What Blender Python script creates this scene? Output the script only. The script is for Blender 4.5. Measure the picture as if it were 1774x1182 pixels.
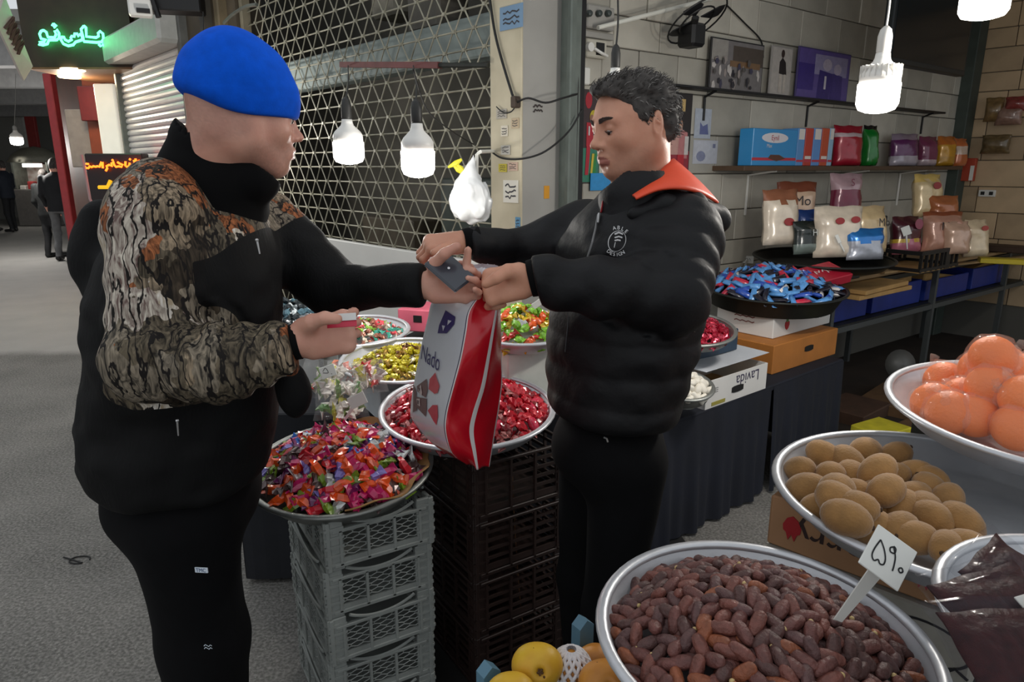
import bpy, bmesh, math, random
import numpy as np
from mathutils import Vector, Matrix, Euler

for _o in list(bpy.data.objects):
    bpy.data.objects.remove(_o, do_unlink=True)
SC = bpy.context.scene
COL = SC.collection
R_ = math.radians

# ------------------------------------------------------------------ camera
H_CAM, PITCH, FPX = 1.57, R_(14.2), 1190.0
cam_data = bpy.data.cameras.new('camera')
cam = bpy.data.objects.new('camera', cam_data)
COL.objects.link(cam)
cam.location = (0, 0, H_CAM)
cam.rotation_euler = (R_(90) - PITCH, 0, 0)
cam_data.sensor_fit = 'HORIZONTAL'
cam_data.sensor_width = 36.0
cam_data.lens = 36.0 * FPX / 1774.0
cam_data.clip_start = 0.02
cam_data.clip_end = 200
SC.camera = cam

# ------------------------------------------------------------------ world, exposure
world = bpy.data.worlds.new('world')
SC.world = world
world.use_nodes = True
_bg = world.node_tree.nodes['Background']
_bg.inputs['Color'].default_value = (0.92, 0.96, 1.0, 1)
_bg.inputs['Strength'].default_value = 0.70
SC.view_settings.view_transform = 'Standard'
SC.view_settings.look = 'None'
SC.view_settings.exposure = 0.0
SC.view_settings.gamma = 1.0
SC.view_settings.use_curve_mapping = False


def lamp(name, loc, power, radius=0.06, col=(1, .97, .92)):
    d = bpy.data.lights.new(name, 'POINT')
    d.energy = power
    d.shadow_soft_size = radius
    d.color = col
    o = bpy.data.objects.new(name, d)
    COL.objects.link(o)
    o.location = loc
    return o


# ------------------------------------------------------------------ picture geometry -> place
_c, _s = math.cos(PITCH), math.sin(PITCH)


def ray(px, py):
    x = (px - 887.0) / FPX
    v = (591.0 - py) / FPX
    return Vector((x, _c + v * _s, -_s + v * _c))


def W(px, py, Y):
    d = ray(px, py)
    return Vector((0, 0, H_CAM)) + d * (Y / d.y)


def WZ(px, py, z):
    d = ray(px, py)
    return Vector((0, 0, H_CAM)) + d * ((z - H_CAM) / d.z)


def WP(px, py, p0, n):
    """point of the ray on the plane through p0 with normal n"""
    d = ray(px, py)
    o = Vector((0, 0, H_CAM))
    p0, n = Vector(p0), Vector(n)
    return o + d * ((p0 - o).dot(n) / d.dot(n))


# ------------------------------------------------------------------ materials
def lin(c):
    out = []
    for v in c[:3]:
        v = v / 255.0
        out.append(v / 12.92 if v <= 0.04045 else ((v + 0.055) / 1.055) ** 2.4)
    return (out[0], out[1], out[2], 1.0)


_MATS = {}


def pbr(name, col, rough=0.5, metal=0.0, var=0.0, scale=12.0, bump=0.0, bscale=None, rnd=0.0, coat=0.0,
        emit=None, estr=0.0, alpha=1.0, trans=0.0, aniso=None, sheen=0.0, col2=None, detail=4.0, spec=None):
    if name in _MATS:
        return _MATS[name]
    m = bpy.data.materials.new(name)
    _MATS[name] = m
    m.use_nodes = True
    nt = m.node_tree
    b = nt.nodes['Principled BSDF']
    L = nt.links.new
    base = lin(col)
    b.inputs['Base Color'].default_value = base
    b.inputs['Roughness'].default_value = rough
    b.inputs['Metallic'].default_value = metal
    if spec is not None:
        b.inputs['Specular IOR Level'].default_value = spec
    if coat:
        b.inputs['Coat Weight'].default_value = coat
        b.inputs['Coat Roughness'].default_value = 0.12
    if sheen:
        b.inputs['Sheen Weight'].default_value = sheen
    if trans:
        b.inputs['Transmission Weight'].default_value = trans
    if alpha < 1:
        b.inputs['Alpha'].default_value = alpha
    if emit is not None:
        b.inputs['Emission Color'].default_value = lin(emit)
        b.inputs['Emission Strength'].default_value = estr
    m.diffuse_color = base
    if var or bump or rnd or col2:
        tc = nt.nodes.new('ShaderNodeTexCoord')
        mp = nt.nodes.new('ShaderNodeMapping')
        L(tc.outputs['Object'], mp.inputs['Vector'])
        if aniso:
            mp.inputs['Scale'].default_value = aniso
    cur = None
    if var or col2:
        nz = nt.nodes.new('ShaderNodeTexNoise')
        nz.inputs['Scale'].default_value = scale
        nz.inputs['Detail'].default_value = detail
        L(mp.outputs['Vector'], nz.inputs['Vector'])
        cr = nt.nodes.new('ShaderNodeValToRGB')
        cr.color_ramp.elements[0].position = 0.3
        cr.color_ramp.elements[1].position = 0.72
        if col2:
            cr.color_ramp.elements[0].color = base
            cr.color_ramp.elements[1].color = lin(col2)
        else:
            cr.color_ramp.elements[0].color = tuple(v * (1 - var) for v in base[:3]) + (1,)
            cr.color_ramp.elements[1].color = tuple(min(1, v * (1 + var)) for v in base[:3]) + (1,)
        L(nz.outputs['Fac'], cr.inputs['Fac'])
        cur = cr.outputs['Color']
    if rnd:
        oi = nt.nodes.new('ShaderNodeObjectInfo')
        mr = nt.nodes.new('ShaderNodeMapRange')
        mr.inputs['To Min'].default_value = 1 - rnd
        mr.inputs['To Max'].default_value = 1 + rnd
        L(oi.outputs['Random'], mr.inputs['Value'])
        hs = nt.nodes.new('ShaderNodeHueSaturation')
        L(mr.outputs['Result'], hs.inputs['Value'])
        if cur is None:
            hs.inputs['Color'].default_value = base
        else:
            L(cur, hs.inputs['Color'])
        cur = hs.outputs['Color']
    if cur is not None:
        L(cur, b.inputs['Base Color'])
    if bump:
        n2 = nt.nodes.new('ShaderNodeTexNoise')
        n2.inputs['Scale'].default_value = bscale or scale * 2
        n2.inputs['Detail'].default_value = 5
        L(mp.outputs['Vector'], n2.inputs['Vector'])
        bp = nt.nodes.new('ShaderNodeBump')
        bp.inputs['Strength'].default_value = bump
        bp.inputs['Distance'].default_value = 0.01
        L(n2.outputs['Fac'], bp.inputs['Height'])
        L(bp.outputs['Normal'], b.inputs['Normal'])
    return m


# ------------------------------------------------------------------ objects
def thing(name, label, cat, loc=(0, 0, 0), rotz=0.0, group=None, rot=None):
    o = bpy.data.objects.new(name, None)
    o.empty_display_size = 0.1
    COL.objects.link(o)
    o.location = loc
    o.rotation_euler = rot if rot else (0, 0, rotz)
    return tag(o, label, cat, group)


def tag(o, label=None, cat=None, group=None, kind=None):
    if label: o['label'] = label
    if cat: o['category'] = cat
    if group: o['group'] = group
    if kind: o['kind'] = kind
    return o


def link(name, mesh, mats, parent=None, loc=None):
    if mats is not None:
        for m in (mats if isinstance(mats, (list, tuple)) else [mats]):
            mesh.materials.append(m)
    o = bpy.data.objects.new(name, mesh)
    COL.objects.link(o)
    if parent: o.parent = parent
    if loc is not None: o.location = loc
    return o


def raw_mesh(name, verts, faces, smooth=False, mi=None):
    me = bpy.data.meshes.new(name)
    me.from_pydata([tuple(v) for v in verts], [], faces)
    if smooth:
        me.polygons.foreach_set('use_smooth', [True] * len(me.polygons))
    if mi is not None:
        me.polygons.foreach_set('material_index', mi)
    me.update()
    return me


def rotz(a):
    return Matrix.Rotation(a, 3, 'Z')


def basis(zdir, xhint=(1, 0, 0)):
    z = Vector(zdir).normalized()
    x = Vector(xhint)
    x = x - z * x.dot(z)
    if x.length < 1e-5:
        x = Vector((0, 1, 0)) - z * z.y
    x.normalize()
    y = z.cross(x)
    return Matrix((x, y, z)).transposed()


class MB:
    def __init__(s):
        s.v, s.f, s.mi, s.cur = [], [], [], 0

    def add(s, vs, fs, M=None, c=None):
        o = len(s.v)
        for p in vs:
            p = Vector(p)
            if M is not None: p = M @ p
            if c is not None: p = p + Vector(c)
            s.v.append(p)
        for f in fs:
            s.f.append([i + o for i in f])
            s.mi.append(s.cur)
        return s

    def box(s, c, size, M=None, bev=0.0):
        x, y, z = size[0] / 2, size[1] / 2, size[2] / 2
        if bev <= 0:
            vs = [(-x, -y, -z), (x, -y, -z), (x, y, -z), (-x, y, -z), (-x, -y, z), (x, -y, z), (x, y, z), (-x, y, z)]
            fs = [(0, 3, 2, 1), (4, 5, 6, 7), (0, 1, 5, 4), (1, 2, 6, 5), (2, 3, 7, 6), (3, 0, 4, 7)]
            return s.add(vs, fs, M, c)
        b = min(bev, x * .9, y * .9, z * .9)
        vs, idx = [], {}
        for i, sx in enumerate((-1, 1)):
            for j, sy in enumerate((-1, 1)):
                for k, sz in enumerate((-1, 1)):
                    idx[i, j, k, 0] = len(vs); vs.append((sx * x, sy * (y - b), sz * (z - b)))
                    idx[i, j, k, 1] = len(vs); vs.append((sx * (x - b), sy * y, sz * (z - b)))
                    idx[i, j, k, 2] = len(vs); vs.append((sx * (x - b), sy * (y - b), sz * z))
        g = idx
        fs = []
        for i in (0, 1):
            q = [g[i, 0, 0, 0], g[i, 1, 0, 0], g[i, 1, 1, 0], g[i, 0, 1, 0]]; fs.append(q if i else q[::-1])
            q = [g[0, i, 0, 1], g[1, i, 0, 1], g[1, i, 1, 1], g[0, i, 1, 1]]; fs.append(q[::-1] if i else q)
            q = [g[0, 0, i, 2], g[1, 0, i, 2], g[1, 1, i, 2], g[0, 1, i, 2]]; fs.append(q if i else q[::-1])
        for i in (0, 1):
            for j in (0, 1):
                q = [g[i, j, 0, 0], g[i, j, 1, 0], g[i, j, 1, 1], g[i, j, 0, 1]]; fs.append(q)
                q = [g[i, 0, j, 0], g[i, 1, j, 0], g[i, 1, j, 2], g[i, 0, j, 2]]; fs.append(q)
                q = [g[0, i, j, 1], g[1, i, j, 1], g[1, i, j, 2], g[0, i, j, 2]]; fs.append(q)
        for i in (0, 1):
            for j in (0, 1):
                for k in (0, 1):
                    fs.append([g[i, j, k, 0], g[i, j, k, 1], g[i, j, k, 2]])
        s.fix = True
        return s.add(vs, fs, M, c)

    def tube(s, pts, r, n=6, caps=True, flat=None):
        pts = [Vector(p) for p in pts]
        m = len(pts)
        rs = r if isinstance(r, (list, tuple)) else [r] * m
        rings = []
        prev = None
        o = len(s.v)
        for i, p in enumerate(pts):
            d = (pts[min(i + 1, m - 1)] - pts[max(i - 1, 0)])
            if d.length < 1e-9: d = Vector((0, 0, 1))
            B = basis(d, prev if prev is not None else ((0, 0, 1) if abs(d.normalized().z) < .9 else (1, 0, 0)))
            prev = B @ Vector((1, 0, 0))
            for k in range(n):
                a = 2 * math.pi * k / n
                q = Vector((math.cos(a) * rs[i], math.sin(a) * rs[i] * (flat or 1), 0))
                s.v.append(p + B @ q)
        for i in range(m - 1):
            for k in range(n):
                k2 = (k + 1) % n
                s.f.append([o + i * n + k, o + i * n + k2, o + (i + 1) * n + k2, o + (i + 1) * n + k]); s.mi.append(s.cur)
        if caps:
            s.f.append([o + k for k in range(n)][::-1]); s.mi.append(s.cur)
            s.f.append([o + (m - 1) * n + k for k in range(n)]); s.mi.append(s.cur)
        return s

    def lathe(s, prof, n=24, M=None, c=None, close=False):
        """prof: list of (r, z)"""
        vs, fs = [], []
        for r, z in prof:
            for k in range(n):
                a = 2 * math.pi * k / n
                vs.append((r * math.cos(a), r * math.sin(a), z))
        m = len(prof)
        for i in range(m - 1):
            for k in range(n):
                k2 = (k + 1) % n
                fs.append([i * n + k, i * n + k2, (i + 1) * n + k2, (i + 1) * n + k])
        if prof[0][0] > 1e-6: fs.append([k for k in range(n)][::-1])
        if prof[-1][0] > 1e-6 : fs.append([(m - 1) * n + k for k in range(n)])
        return s.add(vs, fs, M, c)

    def prism(s, poly, t, M=None, c=None):
        """polygon in xy extruded from z=0 to z=t"""
        n = len(poly)
        vs = [(p[0], p[1], 0) for p in poly] + [(p[0], p[1], t) for p in poly]
        fs = [list(range(n))[::-1], list(range(n, 2 * n))]
        for k in range(n):
            k2 = (k + 1) % n
            fs.append([k, k2, n + k2, n + k])
        return s.add(vs, fs, M, c)

    def ball(s, c, r, M=None, nu=12, nv=8):
        rx, ry, rz = r if isinstance(r, (list, tuple)) else (r, r, r)
        vs = [(0, 0, -rz)]
        for i in range(1, nv):
            b = -math.pi / 2 + math.pi * i / nv
            for k in range(nu):
                a = 2 * math.pi * k / nu
                vs.append((rx * math.cos(b) * math.cos(a), ry * math.cos(b) * math.sin(a), rz * math.sin(b)))
        vs.append((0, 0, rz))
        fs = []
        for k in range(nu):
            fs.append([0, 1 + (k + 1) % nu, 1 + k])
        for i in range(nv - 2):
            for k in range(nu):
                a = 1 + i * nu
                fs.append([a + k, a + (k + 1) % nu, a + nu + (k + 1) % nu, a + nu + k])
        t = len(vs) - 1
        a = 1 + (nv - 2) * nu
        for k in range(nu):
            fs.append([a + k, a + (k + 1) % nu, t])
        return s.add(vs, fs, M, c)

    def sheet(s, fn, nu, nv, flip=False):
        """fn(u,v) -> point"""
        o = len(s.v)
        for i in range(nu + 1):
            for j in range(nv + 1):
                s.v.append(Vector(fn(i / nu, j / nv)))
        for i in range(nu):
            for j in range(nv):
                a = o + i * (nv + 1) + j
                q = [a, a + nv + 1, a + nv + 2, a + 1]
                s.f.append(q[::-1] if flip else q); s.mi.append(s.cur)
        return s

    def mesh(s, name, smooth=False, off=None, normals=True):
        vs = s.v if off is None else [p - off for p in s.v]
        me = raw_mesh(name, vs, s.f, smooth, s.mi)
        if normals:
            bm = bmesh.new(); bm.from_mesh(me)
            bmesh.ops.recalc_face_normals(bm, faces=bm.faces)
            bm.to_mesh(me); bm.free()
        return me

    def build(s, name, mats, parent=None, smooth=False, world=None, normals=True, auto=None):
        """world: root location to subtract (part built in place); parent None -> origin at own base"""
        off = None
        if parent is None and world is None:
            lo = Vector((min(p.x for p in s.v), min(p.y for p in s.v), min(p.z for p in s.v)))
            hi = Vector((max(p.x for p in s.v), max(p.y for p in s.v), max(p.z for p in s.v)))
            off = Vector(((lo.x + hi.x) / 2, (lo.y + hi.y) / 2, lo.z))
        elif world is not None:
            off = Vector(world)
        me = s.mesh(name, smooth, off, normals)
        if auto:
            try:
                me.polygons.foreach_set('use_smooth', [True] * len(me.polygons))
                me.set_sharp_from_angle(angle=auto)
            except Exception:
                pass
        o = link(name, me, mats, parent)
        if parent is None and off is not None:
            o.location = off
        return o


def struct(o, label=None):
    o['kind'] = 'structure'
    if label: o['label'] = label
    return o


def copy_tree(o, parent=None):
    c = o.copy()
    COL.objects.link(c)
    c.parent = parent
    for ch in o.children:
        copy_tree(ch, c)
    return c


def text_geo(s, size=1.0):
    cu = bpy.data.curves.new('lettering', 'FONT')
    cu.body = s
    cu.size = size
    cu.align_x = 'CENTER'
    cu.align_y = 'CENTER'
    cu.resolution_u = 3
    o = bpy.data.objects.new('lettering', cu)
    COL.objects.link(o)
    bpy.context.view_layer.update()
    dg = bpy.context.evaluated_depsgraph_get()
    me = bpy.data.meshes.new_from_object(o.evaluated_get(dg))
    vs = [(v.co.x, v.co.y) for v in me.vertices]
    fs = [list(p.vertices) for p in me.polygons]
    bpy.data.objects.remove(o, do_unlink=True)
    bpy.data.meshes.remove(me)
    bpy.data.curves.remove(cu)
    return vs, fs


def text_on(mb, s, size, M, c):
    """flat lettering in the plane of matrix M (x,y axes) at c"""
    vs, fs = text_geo(s, size)
    mb.add([(x, y, 0) for x, y in vs], fs, M, c)


def stroke2(mb, pts, w, M, c, z=0.0):
    """flat ribbon along 2D points, in plane M"""
    n = len(pts)
    vs, fs = [], []
    for i in range(n):
        a = Vector(pts[max(i - 1, 0)]); b = Vector(pts[min(i + 1, n - 1)])
        d = (b - a)
        if d.length < 1e-9: d = Vector((1, 0))
        d.normalize()
        nx, ny = -d.y * w / 2, d.x * w / 2
        vs += [(pts[i][0] + nx, pts[i][1] + ny, z), (pts[i][0] - nx, pts[i][1] - ny, z)]
    for i in range(n - 1):
        fs.append([2 * i, 2 * i + 1, 2 * i + 3, 2 * i + 2])
    mb.add(vs, fs, M, c)


def smooth_path(pts, k=6):
    """Catmull-Rom through points"""
    P = [Vector(p) for p in pts]
    out = []
    for i in range(len(P) - 1):
        p0 = P[max(i - 1, 0)]; p1 = P[i]; p2 = P[i + 1]; p3 = P[min(i + 2, len(P) - 1)]
        for j in range(k):
            t = j / k
            out.append(0.5 * ((2 * p1) + (p2 - p0) * t + (2 * p0 - 5 * p1 + 4 * p2 - p3) * t * t + (3 * p1 - p0 - 3 * p2 + p3) * t ** 3))
    out.append(P[-1])
    return out


# ------------------------------------------------------------------ distance fields -> one continuous skin
class Field:
    def __init__(s, xs, ys, zs):
        s.ax = [np.asarray(a, np.float32) for a in (xs, ys, zs)]
        s.D = np.full([len(a) for a in s.ax], 9.0, np.float32)

    def sub(s, lo, hi):
        r = []
        for a, l, h in zip(s.ax, lo, hi):
            i = max(0, int(np.searchsorted(a, l)) - 2)
            j = min(len(a), int(np.searchsorted(a, h)) + 2)
            if j - i < 1: return None
            r.append(slice(i, j))
        return tuple(r)

    def put(s, prim, k=0.01, op='u'):
        fn, lo, hi = prim
        m = k * 1.5 + 0.012
        sl = s.sub([v - m for v in lo], [v + m for v in hi])
        if sl is None: return s
        X = s.ax[0][sl[0]][:, None, None]; Y = s.ax[1][sl[1]][None, :, None]; Z = s.ax[2][sl[2]][None, None, :]
        d = fn(X, Y, Z).astype(np.float32)
        A = s.D[sl]
        if op == 'u':
            h = np.maximum(k - np.abs(A - d), 0) / max(k, 1e-6)
            s.D[sl] = np.minimum(A, d) - h * h * k * .25
        elif op == 's':
            d = -d
            h = np.maximum(k - np.abs(A - d), 0) / max(k, 1e-6)
            s.D[sl] = np.maximum(A, d) + h * h * k * .25
        return s

    def noise(s, amp, scale, seed=0, zrange=None):
        X = s.ax[0][:, None, None]; Y = s.ax[1][None, :, None]; Z = s.ax[2][None, None, :]
        near = np.abs(s.D) < 0.05
        ii = np.nonzero(near)
        P = np.stack([s.ax[0][ii[0]], s.ax[1][ii[1]], s.ax[2][ii[2]]], 1)
        s.D[ii] += amp * vnoise(P * np.asarray(scale, np.float32), seed)
        return s

    def extract(s, name):
        D = s.D
        S = D < 0
        n = np.zeros(tuple(d - 1 for d in D.shape), np.int8)
        cs = [(i, j, k) for i in (0, 1) for j in (0, 1) for k in (0, 1)]
        sh = n.shape
        def corner(A, c): return A[c[0]:c[0] + sh[0], c[1]:c[1] + sh[1], c[2]:c[2] + sh[2]]
        for c in cs: n += corner(S, c)
        mask = (n > 0) & (n < 8)
        I, J, K = np.nonzero(mask)
        idx = np.full(sh, -1, np.int32)
        idx[I, J, K] = np.arange(len(I))
        acc = np.zeros((len(I), 3)); cnt = np.zeros(len(I))
        ax = s.ax
        for c in cs:
            for a in range(3):
                if c[a]: continue
                e = list(c); e[a] = 1
                v0 = D[I + c[0], J + c[1], K + c[2]]; v1 = D[I + e[0], J + e[1], K + e[2]]
                m = (v0 < 0) != (v1 < 0)
                t = np.where(m, v0 / np.where(m, v0 - v1, 1), 0)
                p0 = np.stack([ax[0][I + c[0]], ax[1][J + c[1]], ax[2][K + c[2]]], 1)
                p1 = np.stack([ax[0][I + e[0]], ax[1][J + e[1]], ax[2][K + e[2]]], 1)
                acc += np.where(m[:, None], p0 + t[:, None] * (p1 - p0), 0); cnt += m
        V = acc / np.maximum(cnt, 1)[:, None]
        Q = []
        for a in range(3):
            b, c = (a + 1) % 3, (a + 2) % 3
            sl0 = [slice(None)] * 3; sl1 = [slice(None)] * 3
            sl0[a] = slice(0, -1); sl1[a] = slice(1, None)
            s0 = S[tuple(sl0)]; s1 = S[tuple(sl1)]
            E = np.stack(np.nonzero(s0 != s1), 1)
            ok = (E[:, b] > 0) & (E[:, c] > 0) & (E[:, b] < D.shape[b] - 1) & (E[:, c] < D.shape[c] - 1)
            E = E[ok]
            fl = s0[E[:, 0], E[:, 1], E[:, 2]]
            def at(db, dc):
                F = E.copy(); F[:, b] += db; F[:, c] += dc
                return idx[F[:, 0], F[:, 1], F[:, 2]]
            q = np.stack([at(-1, -1), at(0, -1), at(0, 0), at(-1, 0)], 1)
            q[~fl] = q[~fl][:, ::-1]
            Q.append(q)
        Q = np.concatenate(Q)
        Q = Q[(Q >= 0).all(1)]
        return V, Q

    def build(s, name, mats, parent, world, classify=None, attr=None):
        V, Q = s.extract(name)
        o = np_mesh(name, V, Q, mats, parent, world, classify)
        if attr and len(o.data.vertices) == len(V):
            o.data.attributes.new(attr[0], 'FLOAT', 'POINT').data.foreach_set('value', attr[1](V).astype(np.float32))
        return o


def np_mesh(name, V, Q, mats, parent, world, classify=None):
    me = bpy.data.meshes.new(name)
    me.vertices.add(len(V))
    off = np.asarray(world) if world is not None else np.zeros(3)
    me.vertices.foreach_set('co', (V - off).astype(np.float32).ravel())
    me.loops.add(Q.size)
    me.loops.foreach_set('vertex_index', Q.astype(np.int32).ravel())
    me.polygons.add(len(Q))
    me.polygons.foreach_set('loop_start', np.arange(0, Q.size, 4, dtype=np.int32))
    me.polygons.foreach_set('loop_total', np.full(len(Q), 4, np.int32))
    me.polygons.foreach_set('use_smooth', np.ones(len(Q), bool))
    if classify is not None:
        C = V[Q].mean(1)
        me.polygons.foreach_set('material_index', classify(C).astype(np.int32))
    me.update(calc_edges=True)
    me.validate()
    return link(name, me, mats, parent)


def vnoise(P, seed=0):
    """smooth value noise in -1..1"""
    P = P + seed * 17.31
    i = np.floor(P).astype(np.int64)
    f = P - i
    f = f * f * (3 - 2 * f)
    def hsh(a, b, c):
        h = (a * 374761393 + b * 668265263 + c * 2147483647 + seed * 974711) & 0x7fffffff
        h = ((h ^ (h >> 13)) * 1274126177) & 0x7fffffff
        return ((h ^ (h >> 16)) & 0xffff) / 32767.5 - 1
    out = 0
    for a in (0, 1):
        for b in (0, 1):
            for c in (0, 1):
                w = (f[:, 0] if a else 1 - f[:, 0]) * (f[:, 1] if b else 1 - f[:, 1]) * (f[:, 2] if c else 1 - f[:, 2])
                out = out + w * hsh(i[:, 0] + a, i[:, 1] + b, i[:, 2] + c)
    return out.astype(np.float32)


def p_ell(c, r, M=None):
    c = Vector(c)
    A = np.array(M.transposed() if M is not None else Matrix.Identity(3))
    rm = max(r)
    def fn(X, Y, Z):
        x, y, z = X - c.x, Y - c.y, Z - c.z
        a = (A[0, 0] * x + A[0, 1] * y + A[0, 2] * z) / r[0]
        b = (A[1, 0] * x + A[1, 1] * y + A[1, 2] * z) / r[1]
        d = (A[2, 0] * x + A[2, 1] * y + A[2, 2] * z) / r[2]
        k0 = np.sqrt(a * a + b * b + d * d) + 1e-9
        k1 = np.sqrt((a / r[0]) ** 2 + (b / r[1]) ** 2 + (d / r[2]) ** 2) + 1e-9
        return k0 * (k0 - 1) / k1
    return fn, [v - rm for v in c], [v + rm for v in c]


def p_cone(a, b, r1, r2):
    a, b = Vector(a), Vector(b)
    d = b - a
    L2 = max(d.length_squared, 1e-9)
    rm = max(r1, r2)
    def fn(X, Y, Z):
        x, y, z = X - a.x, Y - a.y, Z - a.z
        t = np.clip((x * d.x + y * d.y + z * d.z) / L2, 0, 1)
        return np.sqrt((x - t * d.x) ** 2 + (y - t * d.y) ** 2 + (z - t * d.z) ** 2) - (r1 + (r2 - r1) * t)
    return fn, [min(u, w) - rm for u, w in zip(a, b)], [max(u, w) + rm for u, w in zip(a, b)]


def p_box(c, h, M=None, r=0.005):
    c = Vector(c)
    A = np.array(M.transposed() if M is not None else Matrix.Identity(3))
    rm = Vector(h).length
    def fn(X, Y, Z):
        x, y, z = X - c.x, Y - c.y, Z - c.z
        q = [np.abs(A[i, 0] * x + A[i, 1] * y + A[i, 2] * z) - (h[i] - r) for i in range(3)]
        o = np.sqrt(sum(np.maximum(v, 0) ** 2 for v in q))
        return o + np.minimum(np.maximum(q[0], np.maximum(q[1], q[2])), 0) - r
    return fn, [v - rm for v in c], [v + rm for v in c]


def p_loft(keys, yaw, rnd=0.02, power=2.0):
    """keys: (z, cx, cy, r_forward, r_side), yaw: heading of 'forward'"""
    K = np.array(sorted(keys), np.float32)
    ca, sa = math.cos(yaw), math.sin(yaw)
    rm = float(max(K[:, 3].max(), K[:, 4].max()))
    # finer spline over z
    zz = np.linspace(K[0, 0], K[-1, 0], 80)
    T = [np.interp(zz, K[:, 0], K[:, i]) for i in range(1, 5)]
    ker = np.ones(9) / 9
    T = [np.convolve(np.pad(t, 4, mode='edge'), ker, 'valid') for t in T]
    def fn(X, Y, Z):
        zc = np.clip(Z, zz[0], zz[-1])
        cx, cy, rf, rl = [np.interp(zc.ravel(), zz, t).reshape(zc.shape) for t in T]
        x, y = X - cx, Y - cy
        u = np.abs(x * ca + y * sa) / rf
        v = np.abs(-x * sa + y * ca) / rl
        d = ((u ** power + v ** power) ** (1 / power) - 1) * np.minimum(rf, rl)
        dz = np.maximum(zz[0] - Z, Z - zz[-1])
        d1, d2 = d + rnd, dz + rnd
        return np.sqrt(np.maximum(d1, 0) ** 2 + np.maximum(d2, 0) ** 2) + np.minimum(np.maximum(d1, d2), 0) - rnd
    cx0, cx1, cy0, cy1 = K[:, 1].min(), K[:, 1].max(), K[:, 2].min(), K[:, 2].max()
    return fn, [cx0 - rm, cy0 - rm, K[0, 0]], [cx1 + rm, cy1 + rm, K[-1, 0]]


def arange(a, b, st):
    return np.arange(a, b + st, st)


def axis(*segs):
    """axis of uneven spacing: (from, to, step), ..."""
    out = []
    for a, b, st in segs:
        n = max(1, int(round((b - a) / st)))
        out += list(np.linspace(a, b, n, endpoint=False))
    out.append(segs[-1][1])
    return np.array(out)

# ================================================================== THE SETTING
rng = random.Random(7)
_u = Vector((-0.673, 0.740, 0))          # along the street, away
_w = Vector((0.740, 0.673, 0))           # into the shop
_n = -_w                                 # towards the street
CP = W(905, 290, 3.25); CP.z = 0


def ST(t, off, z):
    return CP + _u * t + _n * off + Vector((0, 0, z))


def st_t(px, off=0.0):
    p = WP(px, 290, CP + _n * off, _n)
    return (p - CP).dot(_u)


MU = Matrix((_u, _n, Vector((0, 0, 1)))).transposed()     # x = along street, y = towards street, z = up
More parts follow.
